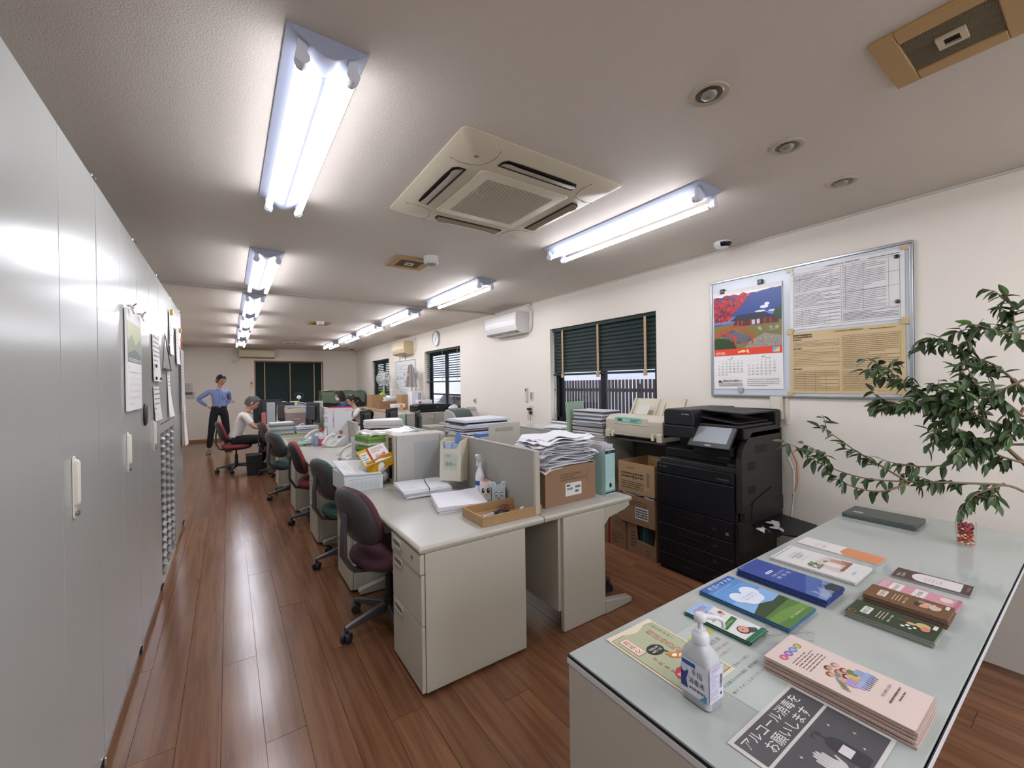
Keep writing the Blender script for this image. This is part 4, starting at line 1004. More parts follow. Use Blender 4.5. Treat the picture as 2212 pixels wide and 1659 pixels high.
# ------------------------------------------------------------------ office chairs
M_shell = mat('chair_shell', '#3f3d3e', 0.38, noise_amt=0.03)
M_maroon = mat('maroon_fabric', '#4b2b32', 0.9, bump=0.08, bscale=500, noise_amt=0.08, scale=60)
M_teal = mat('teal_fabric', '#3c5753', 0.9, bump=0.08, bscale=500, noise_amt=0.08, scale=60)
M_red = mat('red_fabric', '#7b323a', 0.9, bump=0.08, bscale=500, noise_amt=0.08, scale=60)
M_blk = mat('chair_black', '#27262a', 0.45)
def make_chair(fab, shell, label, arm=False, seat_z=0.43):
    """faces +x; origin on the floor under the seat"""
    c = thing('office_chair', label, 'chair', (0,0,0), group='swivel office chairs')
    for k in range(5):
        a = k*2*PI/5+PI; ca,sa = math.cos(a),math.sin(a)
        m = MB(); R=[]
        for t_,w,z0,z1 in ((0.03,0.030,0.085,0.135),(0.14,0.026,0.082,0.118),(0.25,0.020,0.074,0.098),(0.285,0.017,0.068,0.088)):
            R.append([(ca*t_-sa*w,sa*t_+ca*w,z0),(ca*t_+sa*w,sa*t_-ca*w,z0),(ca*t_+sa*w*0.7,sa*t_-ca*w*0.7,z1),(ca*t_-sa*w*0.7,sa*t_+ca*w*0.7,z1)])
        m.loft(R); leg = m.build('base_leg', shell, c, bevel=0.006)
        m = MB(); cx,cy = ca*0.275,sa*0.275; b = a+0.7
        for s in (-1,1):
            ox,oy = -math.sin(b)*0.016*s,math.cos(b)*0.016*s
            m.cyl((cx+ox-(-math.sin(b))*0.009,cy+oy-math.cos(b)*0.009,0.027),(cx+ox+(-math.sin(b))*0.009,cy+oy+math.cos(b)*0.009,0.027),0.027,n=16)
        m.cyl((cx,cy,0.02),(cx,cy,0.075),0.011,n=8)
        m.ball((cx,cy,0.045),(0.02,0.02,0.016),8)
        m.build('caster', M_blk, leg, smooth=40)
    m = MB(); m.cyl((0,0,0.09),(0,0,0.17),0.033,0.03,n=18); m.cyl((0,0,0.16),(0,0,0.29),0.024,n=18); m.cyl((0,0,0.29),(0,0,seat_z-0.05),0.014,n=12)
    m.build('gas_column', M_blk, c, smooth=40)
    B(-0.10,-0.08,seat_z-0.06,0.08,0.08,seat_z-0.025).build('seat_mechanism', M_blk, c, bevel=0.01)
    # seat
    m = MB(); n=28
    def sp(k,sx,sy,p=2.6):
        a=2*PI*k/n; ca,sa=math.cos(a),math.sin(a)
        return (0.01+sx*math.copysign(abs(ca)**(2/p),ca), sy*math.copysign(abs(sa)**(2/p),sa))
    def rg(sx,sy,z): return [(*sp(k,sx,sy),z) for k in range(n)]
    m.loft([rg(0.19,0.20,seat_z-0.03),rg(0.215,0.225,seat_z-0.018),rg(0.222,0.232,seat_z+0.008),rg(0.212,0.222,seat_z+0.034),rg(0.17,0.18,seat_z+0.046),rg(0.06,0.07,seat_z+0.043)])
    m.build('seat', fab, c, smooth=60)
    m = MB(); m.loft([rg(0.16,0.17,seat_z-0.045),rg(0.205,0.215,seat_z-0.028),rg(0.218,0.228,seat_z-0.012)]); m.build('seat_shell', shell, c, smooth=60)
    # back: cushion to +x, shell to -x, slightly curved
    bz = seat_z+0.275; bx0=-0.235
    def br(w,h,x,curve=0.035,k_=0):
        out=[]
        for k in range(n):
            a=2*PI*k/n; ca,sa=math.cos(a),math.sin(a)
            yy=w*math.copysign(abs(ca)**(2/2.8),ca); zz=h*math.copysign(abs(sa)**(2/2.8),sa)
            yy*= (1-0.10*(zz/h)) if h else 1
            out.append((x+curve*(yy/0.2)**2 - 0.055*(zz/0.2), yy, bz+zz))
        return out
    m = MB(); m.loft([br(0.162,0.145,bx0+0.004),br(0.184,0.164,bx0+0.012),br(0.190,0.170,bx0+0.034),br(0.178,0.158,bx0+0.056),br(0.13,0.115,bx0+0.068),br(0.05,0.05,bx0+0.070)])
    m.build('backrest', fab, c, smooth=60)
    m = MB(); m.loft([br(0.08,0.08,bx0-0.034),br(0.142,0.13,bx0-0.030),br(0.177,0.157,bx0-0.014),br(0.189,0.169,bx0+0.010)]); m.build('back_shell', shell, c, smooth=60)
    m = MB(); pts=[(0.0,0,seat_z-0.05),(-0.12,0,seat_z-0.062),(-0.235,0,seat_z-0.03),(-0.285,0,seat_z+0.06),(-0.285,0,seat_z+0.19),(-0.272,0,bz+0.03)]
    R=[]; P=[Vector(p) for p in pts]
    for i,p in enumerate(P):
        d=(P[min(i+1,5)]-P[max(i-1,0)]).normalized(); nn=Vector((-d.z,0,d.x)); w=0.034 if i<4 else 0.028
        R.append([tuple(p+nn*0.010+Vector((0,w,0))),tuple(p+nn*0.010-Vector((0,w,0))),tuple(p-nn*0.010-Vector((0,w,0))),tuple(p-nn*0.010+Vector((0,w,0)))])
    m.loft(R); m.build('back_support', shell, c, bevel=0.006)
    if arm:
        for s in (-1,1):
            m=MB(); m.tube([(0.02,s*0.17,seat_z-0.045),(0.02,s*0.27,seat_z-0.035),(0.02,s*0.285,seat_z+0.03),(0.0,s*0.28,seat_z+0.19)],0.014,8)
            a_=m.build('arm_post', shell, c, smooth=50)
            B(-0.11,s*0.28-0.024,seat_z+0.185,0.12,s*0.28+0.024,seat_z+0.212).build('arm_pad', M_blk, c, bevel=0.010,seg=3)
    return c
c1 = make_chair(M_maroon, M_shell, 'maroon swivel chair with grey shell at the nearest desk, back to the aisle')
c1.location=(0.80,2.53,0); c1.rotation_euler=(0,0,math.radians(13))
c2 = make_chair(M_teal, M_shell, 'dark green swivel chair, second from the front on the aisle')
c2.location=(0.83,3.64,0); c2.rotation_euler=(0,0,math.radians(10))
c3 = make_chair(M_red, M_blk, 'dark red armchair on casters, third from the front on the aisle', arm=True)
c3.location=(0.80,4.86,0); c3.rotation_euler=(0,0,math.radians(-4))
dup(c2,(0.68,6.20,0),math.radians(18),'green swivel chair seen turned at the fourth desk on the aisle')
dup(c1,(0.68,7.90,0),math.radians(-6),'dark maroon swivel chair beside the black bin, next to the seated man')
c6 = make_chair(M_red, M_blk, 'red swivel chair the man in the white shirt sits on')
c6.location=(0.10,8.62,0); c6.rotation_euler=(0,0,math.radians(4))
dup(c2,(2.08,2.27,0),math.radians(180),'dark green swivel chair behind the nearest window row desk')
dup(c1,(2.30,4.55,0),math.radians(172),'maroon swivel chair whose back peeks over the files of the window row')
dup(c2,(2.35,9.35,0),math.radians(180),'green swivel chair of the woman with the ponytail')
dup(c1,(2.40,10.75,0),math.radians(180),'maroon swivel chair of the woman in the blue top')
# ------------------------------------------------------------------ copier
M_cp = mat('copier_black', '#141319', 0.42, noise_amt=0.05, scale=30)
M_cp2 = mat('copier_graphite', '#272422', 0.5, noise_amt=0.05, scale=30)
M_cpd = mat('copier_recess', '#060608', 0.6)
cp = thing('photocopier', 'large black office photocopier standing against the right wall', 'copier', (2.77,1.40,0))
# local: front face x=0 (towards the aisle), y 0..0.65 , depth +x to 0.60
B(0.03,0.04,0.03,0.60,0.64,0.86).build('body', M_cp2, cp, bevel=0.012)
B(0.012,0.05,0.0,0.56,0.63,0.03).build('base', M_cpd, cp)
B(0.0,0.05,0.742,0.05,0.65,0.825).build('front_cover', M_cp, cp, bevel=0.008)
B(0.0,0.05,0.500,0.04,0.65,0.738).build('front_door', M_cp, cp, bevel=0.006)
for k,(z0,z1) in enumerate(((0.36,0.496),(0.245,0.356),(0.135,0.241),(0.028,0.131))):
    d = B(0.003,0.055,z0,0.04,0.645,z1).build('paper_drawer', M_cp, cp, bevel=0.005)
    B(0.0,0.26,z1-0.055,0.004,0.49,z1-0.008).build('drawer_grip', M_cpd, d)
    B(0.0,0.27,z1-0.062,0.006,0.48,z1-0.056).build('grip_lip', M_cp2, d, bevel=0.001)
    p = PR(); p.frame(0,0,0.03,0.016,0.0015,'#55555a'); p.text('A4' if k!=2 else 'A3',0.006,0.004,0.008,'#77777c'); p.build('size_mark', d, (0.0025,0.20,z0+0.05),(PI/2,0,-PI/2))
p = PR(); p.text('KYOCERA',0,0,0.011,'#7d7d82'); p.build('brand_lettering', cp, (-0.0008,0.625,0.79),(PI/2,0,-PI/2))
p = PR(); p.text('TASKalfa 4054ci',0,0,0.010,'#8b8b90'); p.build('model_lettering', cp, (-0.0008,0.17,0.77),(PI/2,0,-PI/2))
B(-0.0015,0.085,0.40,0.0,0.105,0.42).build('sticker', ink('#6d6d70'), cp)
# output well and upper body
B(0.10,0.02,0.86,0.60,0.64,0.93).build('output_floor', M_cp, cp, bevel=0.01)
B(0.30,0.05,0.93,0.60,0.64,1.05).build('rear_column', M_cpd, cp)
m = MB(); m.prismy([(0.02,0.56),(0.60,0.56),(0.60,1.10),(0.16,1.10),(0.12,1.07),(0.035,0.98),(0.02,0.90)],0.0,0.045); m.build('side_wall', M_cp2, cp, bevel=0.006)
B(0.04,-0.004,0.50,0.60,0.03,0.60).build('side_lower', M_cp2, cp, bevel=0.004)
B(0.02,0.0,0.30,0.60,0.036,0.50).build('side_panel', M_cp2, cp, bevel=0.004)
for i in range(5): B(0.20,-0.003,0.948+i*0.012,0.36,0.001,0.953+i*0.012).build('side_vent', M_cpd, cp)
for z in (0.86,0.70): B(0.10,-0.003,z-0.02,0.19,0.002,z+0.035).build('side_latch', M_cpd, cp, bevel=0.004)
m = MB(); m.prismy([(0.12,0.52),(0.42,0.60),(0.42,0.69),(0.14,0.62)],-0.010,0.0); m.build('bypass_door', M_cp2, cp, bevel=0.003)
m = MB(); m.M = Matrix.Translation((0.20,-0.02,0.475)) @ Matrix.Rotation(math.radians(4),4,'X')
m.prism([(-0.06,0.02),(0.34,0.02),(0.32,-0.22),(0.27,-0.26),(0.0,-0.24),(-0.05,-0.18)],-0.012,0.0); m.build('bypass_tray', M_cp, cp, bevel=0.003)
for i,(x,y) in enumerate(((0.03,-0.08),(0.12,-0.12),(0.20,-0.06))):
    MB().sheet(lambda u,v:(x+u*0.09,y-v*0.05+0.01*math.sin(u*7),0.49-y*0.0+0.018*math.sin(u*5+i)*v-0.012*v),6,4,t=0.001).build('paper_scrap', mat('scrap_white','#b5b5b8',0.6), cp, smooth=60)
# scanner and feeder
B(0.06,0.0,1.05,0.58,0.555,1.125).build('scanner_bed', M_cp, cp, bevel=0.012)
B(-0.05,0.30,1.035,0.30,0.553,1.126).build('scanner_lip', M_cp, cp, bevel=0.010)
m = MB(); m.prismx([(0.30,1.125),(0.545,1.125),(0.545,1.225),(0.53,1.245),(0.32,1.245),(0.30,1.20)],-0.05,0.56); f_=m.build('feeder', M_cp, cp, bevel=0.012)
p = PR(); p.text('KYOCERA',0,0,0.009,'#c9c9cc'); p.build('brand_lettering', cp, (-0.0512,0.39,1.205),(PI/2,0,-PI/2))
m = MB(); m.M = Matrix.Translation((0.02,0.04,1.15)) @ Matrix.Rotation(math.radians(7),4,'X'); m.box(0.02,0,0,0.46,0.30,0.012); m.build('feeder_tray', M_cp, cp, bevel=0.004)
m = MB(); m.M = Matrix.Translation((0.02,0.02,1.215)) @ Matrix.Rotation(math.radians(3),4,'X'); m.box(0.06,0,0,0.48,0.34,0.012); m.build('document_tray', M_cp, cp, bevel=0.004)
B(0.52,0.0,1.10,0.60,0.40,1.235).build('rear_hinge', M_cp, cp, bevel=0.02)
B(0.02,0.02,1.125,0.52,0.34,1.145).build('platen_cover', M_cp2, cp, bevel=0.006)
# tilted touch panel
m = MB(); R_ = Matrix.Translation((-0.075,0.03,0.985)) @ Matrix.Rotation(math.radians(-50),4,'Y')
m.M = R_; m.box(0,0,0,0.182,0.30,0.018); tp = m.build('touch_panel', M_cp, cp, bevel=0.006)
m = MB(); m.M = R_; m.box(0.040,0.030,0.0182,0.170,0.27,0.0190); m.build('screen', mat('screen_grey','#595f63',0.3,emit=('#8f9498',0.04)), tp)
m = MB(); m.M = R_; m.box(0.014,0.13,0.0182,0.021,0.172,0.0188); m.build('panel_mark', ink('#b9b9bc'), tp)
B(0.0,0.06,0.93,0.10,0.34,1.0).build('panel_arm', M_cpd, cp, bevel=0.01)
B(0.05,0.06,0.83,0.20,0.12,0.88).build('output_stop', M_cp2, cp, bevel=0.006)
B(0.06,0.10,0.90,0.13,0.19,0.925).build('inner_tray', mat('smoke_plastic','#3c3c40',0.2), cp, bevel=0.004)
t = thing('power_cord','orange and white cords hanging behind the photocopier','cord',(3.375,1.36,0.55))
MB().tube([(0,0,0.42),(0.004,-0.05,0.30),(0,-0.055,0.15),(0,-0.02,0.05)],0.004,6).build('orange_cord', mat('orange_cord','#c46a33',0.5), t, smooth=60)
MB().tube([(0,0.01,0.35),(-0.004,-0.035,0.24),(0,-0.03,0.05),(0,0,-0.2)],0.005,6).build('white_cord', M_pipe, t, smooth=60)

# ------------------------------------------------------------------ cabinets and tables along the right wall
M_lowc = mat('low_cabinet', '#a8a59a', 0.38, noise_amt=0.02)
def make_lowcab(label, x0, y0, x1, y1, z1, face='x', n=2, cat='cabinet'):
    c = thing('low_cabinet', label, cat, (x0,y0,0)); w=x1-x0; l=y1-y0
    B(0.012 if face=='x' else 0,0.012 if face=='y' else 0,0.0,w,l,z1-0.02).build('carcass', M_lowc, c)
    B(0,0,z1-0.02,w,l,z1).build('top', mat('low_cabinet_top','#bdbbb4',0.16), c, bevel=0.004)
    for i in range(n):
        if face=='x': a=l*i/n; b_=l*(i+1)/n; d=B(0.0,a+0.003,0.05,0.014,b_-0.003,z1-0.024).build('door', M_lowc, c, bevel=0.002); B(-0.01,b_-0.08 if i%2==0 else a+0.05,z1*0.6,0.0,b_-0.05 if i%2==0 else a+0.08,z1*0.6+0.10).build('handle', M_edge, d, bevel=0.003)
        else: a=w*i/n; b_=w*(i+1)/n; d=B(a+0.003,0.0,0.05,b_-0.003,0.014,z1-0.024).build('door', M_lowc, c, bevel=0.002); B(b_-0.1,-0.008,z1-0.10,b_-0.03,0.0,z1-0.07).build('handle', M_edge, d, bevel=0.003)
    return c
make_lowcab('low grey cabinet with a glossy top below the near window', 2.90,2.72,3.385,4.12,0.94,'x',3)
make_lowcab('low grey cabinet under the wide black printer, facing the desks', 2.42,6.58,3.38,7.00,0.975,'y',2)
t = thing('side_table','long table with a brown top holding the cartons by the far windows','table',(2.45,7.02,0))
B(0,0,0.92,0.93,2.9,0.95).build('table_top', mat('table_brown','#a98c6a',0.4,noise_amt=0.08,scale=12), t, bevel=0.003)
for x in (0.04,0.85):
    for y in (0.05,2.8): B(x,y,0,x+0.04,y+0.04,0.92).build('leg', M_edge, t)
B(0.03,0.03,0.3,0.9,0.045,0.92).build('side_panel', M_lowc, t)
# printer stand near the copier, with the beige impact printer
t = thing('printer_stand','grey steel stand carrying the beige impact printer','stand',(2.90,2.06,0))
B(0,0,0.93,0.47,0.64,0.952).build('top', mat('stand_grey','#5d5b57',0.4), t, bevel=0.003)
B(0.40,0.0,0.0,0.42,0.64,0.93).build('back_panel', mat('stand_grey','#5d5b57',0.4), t)
for y in (0.0,0.62): B(0.38,y,0,0.46,y+0.02,0.93).build('side_post', mat('stand_grey','#5d5b57',0.4), t)
M_bp = mat('beige_printer', '#c6beab', 0.45, noise_amt=0.03, scale=12)
pt = thing('impact_printer','beige impact printer with a mint green control strip beside the copier','printer',(2.845,2.045,0.955))
# local: front x=0 facing the aisle, y 0..0.60, z up
m = MB(); m.prismy([(0.01,0.035),(0.36,0.03),(0.40,0.06),(0.38,0.17),(0.20,0.20),(0.06,0.20),(0.0,0.165),(0.0,0.075)],0.0,0.60); m.build('body', M_bp, pt, bevel=0.008)
for y in (0.0,0.545): B(-0.01,y,0.0,0.36,y+0.055,0.07).build('side_foot', M_bp, pt, bevel=0.008)
B(0.03,0.055,0.012,0.30,0.545,0.05).build('front_slot', mat('slot_grey','#3a3834',0.6), pt)
MB().cyl((-0.004,0.06,0.035),(-0.004,0.54,0.035),0.010,n=12).build('tractor_bar', mat('bar_steel','#9c988c',0.3,0.5), pt, smooth=40)
for y in (0.075,0.50): B(-0.018,y,0.012,0.008,y+0.022,0.062).build('tractor_clip', mat('clip_cream','#d9d0ac',0.4), pt, bevel=0.003)
m = MB(); m.prismx([(0.13,0.125),(0.50,0.125),(0.49,0.185),(0.14,0.185)],-0.003,0.001); m.build('front_inset', M_bp, pt, bevel=0.002)
m = MB(); m.prismx([(yy,zz) for yy,zz in rrect(0.29,0.045,0.02,4,0.34,0.165)],-0.005,0.0); m.build('control_strip', mat('mint_strip','#86c2ac',0.4), pt, bevel=0.002)
p = PR(); p.rect(0.02,0.006,0.07,0.026,'#3c4a46'); p.rect(0.16,0.004,0.23,0.009,'#355a8c')
for i in range(6): p.rect(0.085+i*0.011,0.012,0.092+i*0.011,0.018,'#e0e4de')
for i in range(8): p.rect(0.165+i*0.012,0.018,0.173+i*0.012,0.024,'#3c4a46')
p.build('control_print', pt, (-0.0053,0.475,0.148),(PI/2,0,-PI/2))
m = MB(); m.M = Matrix.Translation((0.30,0.0,0.17)) @ Matrix.Rotation(math.radians(28),4,'Y')
m.box(0,0.03,0,0.012,0.57,0.19); m.box(-0.016,0.03,0.0,0,0.05,0.19); m.box(-0.016,0.55,0.0,0,0.57,0.19); m.box(-0.014,0.29,0,0,0.31,0.18); m.box(-0.014,0.22,0,0,0.235,0.15); m.build('paper_support', M_bp, pt, bevel=0.003)
m = MB(); m.M = Matrix.Translation((0.22,0.0,0.20)) @ Matrix.Rotation(math.radians(40),4,'Y'); m.box(0,0.32,0,0.006,0.45,0.11); m.build('paper_guide', mat('guide_white','#c9c6bc',0.4), pt, bevel=0.002)
# gap filler: dark equipment between printer and copier

# ------------------------------------------------------------------ cartons
def kraft(name,c): return mat(name,c,0.75,noise_amt=0.06,scale=14,bump=0.05,bscale=60)
M_kr = kraft('kraft_board','#8e6f54'); M_kr2 = kraft('kraft_board_light','#a3835d'); M_kri = kraft('kraft_inside','#c09c68')
def make_carton(label, loc, w, l, h, rz=0, m0=None, flaps=False, name='carton', marks=None, group=None):
    """open box; local x = width, y = length, front face at x=0"""
    m0 = m0 or M_kr; t = 0.005
    c = thing(name, label, 'box', loc, rz, group)
    m = MB()
    B(0,0,0,w,l,t).build('bottom', m0, c)
    B(0,0,t,t,l,h).build('front_side', m0, c); B(w-t,0,t,w,l,h).build('back_side', M_kri if m0 is M_kr2 else m0, c)
    B(t,0,t,w-t,t,h).build('end_side', m0, c); B(t,l-t,t,w-t,l,h).build('end_side', m0, c)
    return c
# three stacked cartons between desk and copier
b1 = make_carton('open empty light brown carton, top of the stack beside the copier',(2.795,2.09,0.515),0.40,0.37,0.255,0,M_kr2)
p = PR(); p.text('A3006',0.10,0.20,0.018,'#4c463c'); 
p.fine(0.03,0.12,0.26,0.175,2,'#4f4a42',0.55,0.01,0.03,3); p.text('ー20',0.10,0.115,0.035,'#55504a'); p.fine(0.03,0.03,0.26,0.10,4,'#55504a',0.4,0.005,0.02,4); p.rect(0.29,0.08,0.315,0.19,'#7b6c58'); p.frame(0.02,0.02,0.335,0.225,0.001,'#8a7352')
p.build('carton_print', b1, (-0.0004,0.365,0.0),(PI/2,0,-PI/2))
MB().sheet(lambda u,v:(0.30+u*0.09,0.02+v*0.14,0.235+0.012*math.sin(u*8+v*3)),5,5,t=0.001).build('liner_scrap', mat('scrap_cream','#d6cdb0',0.6), b1)
b2 = make_carton('brown carton with a white address label, middle of the stack beside the copier',(2.785,2.085,0.262),0.42,0.37,0.235,0,M_kr)
p = PR(); p.rect(0.17,0.05,0.30,0.15,'#c9c6c2'); p.fine(0.178,0.06,0.292,0.14,4,'#2c2c30',0.5,0.006,0.03,5); p.fine(0.02,0.15,0.28,0.2,3,'#6b533c',0.4,0.01,0.02,8)
p.build('address_label', b2, (-0.0004,0.36,0.0),(PI/2,0,-PI/2))
for k in range(7):
    y0=0.02+k*0.045
    MB().sheet(lambda u,v:(0.01+u*0.38,y0+v*0.09,0.232+0.012*math.sin(u*6+k)+0.006*v+0.003*k),6,3,t=0.001).build('loose_paper', mat('loose_white','#c9c9cb',0.6), b2, smooth=60)
b3 = thing('carton','torn brown carton of green folders on the floor under the stack','box',(2.80,2.085,0))
t_=0.005
B(0,0,0,0.40,0.29,t_).build('bottom', M_kr, b3); B(0.395,0,t_,0.40,0.29,0.262).build('back_side', M_kr, b3)
B(0,0,t_,0.40,t_,0.262).build('end_side', M_kr, b3); B(0,0.285,t_,0.40,0.29,0.262).build('end_side', M_kr, b3)
m = MB(); m.prismx([(0.005,t_),(0.285,t_),(0.285,0.262),(0.19,0.262),(0.18,0.13),(0.02,0.12),(0.005,0.20)],0.0,t_); m.build('front_side', M_kr, b3)
for i,cc in enumerate(('#1d1f1f','#23302c','#1f4a44','#2a6156','#20282a')):
    B(0.012,0.02+i*0.032,0.008,0.30,0.046+i*0.032,0.255).build('folder', mat('folder_'+cc.strip('#'),cc,0.5), b3, bevel=0.003)
p = PR(); p.fine(0.03,0.06,0.09,0.20,5,'#4b3c28',0.4,0.006,0.02,2); p.poly(ell(0.20,0.05,0.02,0.02,12),'#5f4a30'); p.poly(ell(0.20,0.05,0.013,0.013,12),'#9c7752'); p.build('carton_print', b3, (-0.0004,0.28,0.0),(PI/2,0,-PI/2))
b4 = thing('carton','brown carton with a red stripe on the floor behind the folder carton','box',(2.815,2.395,0))
B(0,0,0,0.36,0.26,0.285).build('box_body', M_kr, b4, bevel=0.003)
p = PR(); p.text('カ',0.12,0.17,0.06,'#6a4a26'); p.rect(0.05,0.0,0.075,0.285,'#8c2f28'); p.fine(0.10,0.03,0.22,0.14,5,'#6a4a26',0.4,0.01,0.02,2); p.build('carton_print', b4, (-0.0004,0.26,0),(PI/2,0,-PI/2))
# carton of papers on the near window row desk
b5 = make_carton('brown carton overflowing with loose printed sheets on the nearest window row desk',(1.553,1.932,DT+0.001),0.42,0.33,0.232,0,M_kr)
p = PR(); p.rect(0.16,0.045,0.295,0.125,'#d6d3cf'); p.fine(0.17,0.10,0.20,0.12,1,'#2c2c30',0.6,0.006,0.02,1)
for k,(x,y,w) in enumerate(((0.172,0.082,0.05),(0.24,0.088,0.045),(0.24,0.062,0.03))):
    for q in range(int(w/0.003)): p.rect(x+q*0.003,y,x+q*0.003+0.0016,y+0.014,'#2c2c30')
p.fine(0.12,0.14,0.33,0.19,3,'#6f5a42',0.45,0.01,0.03,6); p.text('ふくろく',0.14,0.165,0.028,'#6f5a42',w=0.16); p.rect(0.345,0.11,0.36,0.20,'#7d7566')
p.build('carton_print', b5, (0.0,-0.0004,0.0),(PI/2,0,0))
# crumpled sheaf above the carton : each layer is one sheet bundle
M_paper = mat('office_paper','#dcdce0',0.6)
ps = thing('paper_pile','tall untidy pile of crumpled white sheets standing in the brown carton','papers',(1.555,1.95,DT+0.006))
rr = random.Random(12)
B(0.03,0.03,0.0,0.39,0.28,0.215).build('paper_block', M_paper, ps)
for k in range(22):
    z = 0.20+k*0.0095; a=rr.uniform(-0.12,0.12); ox=rr.uniform(-0.035,0.045); oy=rr.uniform(-0.03,0.02); ph=rr.uniform(0,6); am=rr.uniform(0.004,0.013); sl=rr.uniform(-0.01,0.02)
    ext = 0.0 if k>16 else rr.uniform(-0.02,0.03)
    m = MB(); m.M = Matrix.Translation((0.21+ox,0.155+oy,z)) @ Matrix.Rotation(a,4,'Z')
    m.sheet(lambda u,v:((u-0.5)*(0.40+ext),(v-0.5)*(0.29+ext*0.5),am*math.sin(u*7+ph)*math.cos(v*5+ph)+am*0.6*math.sin(u*17+v*9+ph)*(abs(u-0.5)*2)**2+sl*(u-0.5)*(v-0.5)*2-0.02*(abs(u-0.5)*2)**6*rr.random()),14,9,t=0.0035)
    m.build('sheaf', M_paper, ps, smooth=50)
# aqua magazine file and papers beside the carton
M_aqua = mat('aqua_board','#a6c9c3',0.6,noise_amt=0.03)
t = thing('magazine_file','pale aqua cardboard magazine file standing beside the brown carton','file box',(2.052,1.918,DT+0.001),math.radians(3))
# profile in y,z: tall spine towards the viewer? spine at y=0, sloped to the back
m = MB(); m.prismx([(0,0),(0.24,0),(0.24,0.20),(0.16,0.22),(0.0,0.302)],0.0,0.003); m.build('side_wall', M_aqua, t)
m = MB(); m.prismx([(0,0),(0.24,0),(0.24,0.20),(0.16,0.22),(0.0,0.302)],0.097,0.100); m.build('side_wall', M_aqua, t)
B(0,0,0,0.10,0.003,0.302).build('spine', M_aqua, t); B(0.003,0.003,0,0.097,0.24,0.003).build('bottom', M_aqua, t); B(0,0.237,0,0.10,0.24,0.2).build('back_edge', M_aqua, t)
p = PR(); p.rect(0.0,0.272,0.10,0.292,'#20282a'); p.text('FILE',0.03,0.277,0.009,'#9fc5bd')
for i in range(9): p.rect(0.012,0.255-i*0.017,0.088,0.256-i*0.017,'#6d938b')
p.poly(ell(0.05,0.06,0.012,0.016),'#15191a'); p.rect(0,0.008,0.10,0.018,'#20282a'); p.fine(0.01,0.022,0.09,0.028,1,'#33504a',0.6)
p.build('spine_label', t, (0,-0.0004,0),(PI/2,0,0))
rr=random.Random(3)
for i in range(6):
    m=MB(); m.M=Matrix.Translation((0.012+i*0.014,0.02,0.004))@Matrix.Rotation(rr.uniform(-0.05,0.05),4,'Y'); m.box(0,0,0,0.006,0.215,0.30+rr.uniform(0,0.05)); m.build('filed_papers', M_paper, t, bevel=0.001)
t = thing('paper_folder','black edged tablet folder leaning behind the aqua magazine file','folder',(1.985,2.24,DT+0.001),math.radians(0))
m=MB(); m.M=Matrix.Rotation(math.radians(14),4,'Y'); m.box(0,0,0,0.012,0.2,0.29); m.build('cover', mat('folder_black','#1d1e22',0.4), t, bevel=0.003)
m=MB(); m.M=Matrix.Rotation(math.radians(14),4,'Y'); m.box(0.0125,0.005,0.01,0.03,0.195,0.30); m.build('papers', M_paper, t, bevel=0.001)

# ------------------------------------------------------------------ stacks of papers
def paper_stack(label, loc, w, l, n, t=0.006, rz=0, jit=0.01, cols=('#dededf',), name='paper_stack', cat='papers', seed=1, wave=0.0, group=None, part='bundle', jr=0.04):
    r = thing(name, label, cat, loc, rz, group); rr=random.Random(seed); z=0
    for i in range(n):
        c=cols[i%len(cols)] if len(cols)<=n else rr.choice(cols)
        tt=t*rr.uniform(0.7,1.3); m=MB()
        m.M=Matrix.Translation((rr.uniform(-jit,jit),rr.uniform(-jit,jit),z))@Matrix.Rotation(rr.uniform(-jr,jr),4,'Z')
        if wave: ph=rr.uniform(0,6); m.sheet(lambda u,v:((u-0.5)*w,(v-0.5)*l,tt+wave*math.sin(u*4+ph)*math.sin(v*3+ph)),8,8,t=tt*0.92)
        else: m.box(-w/2,-l/2,0,w/2,l/2,tt*0.94)
        m.build(part, mat('paper_'+c.strip('#'),c,0.55), r, bevel=0.0008 if not wave else 0, smooth=50 if wave else None); z+=tt
    return r, z
Z0=DT+0.0015
# two stacks on the nearest desk
r,z = paper_stack('stack of folded white printouts held by a dark band on the nearest desk',(1.12,2.76,Z0),0.33,0.30,6,0.0085,math.radians(-6),0.012,('#dfdfe2','#d3d3d6'),seed=5,jr=0.03)
MB().tube([(0.0,-0.155,z*0.6),(0.0,-0.152,z+0.002),(0.02,0,z+0.0035),(0.05,0.152,z+0.002),(0.05,0.155,z*0.6)],0.0025,5).build('rubber_band', mat('dark_band','#3c2a26',0.7), r)
p=PR(); p.fine(-0.12,-0.08,-0.08,-0.07,1,'#9c9ca2',0.5); p.fine(0.07,0.03,0.11,0.05,2,'#9c9ca2',0.5); p.build('sheet_print', r, (0,0,z+0.0006))
r,z = paper_stack('stack of unruled white paper with a curled corner on the nearest desk',(1.185,2.345,Z0),0.30,0.33,5,0.0085,math.radians(-16),0.004,('#dcd8da','#d8cfd2','#dadade'),seed=8,jr=0.015)
MB().sheet(lambda u,v:((u-0.5)*0.30,(v-0.5)*0.33,0.001+0.035*max(0,(v*0.5+u*0.6-0.72))**1.4*1.5),14,14,t=0.0015).build('top_sheet', mat('office_paper','#dcdce0',0.6), r, (0,0,z), smooth=60)
p=PR(); 
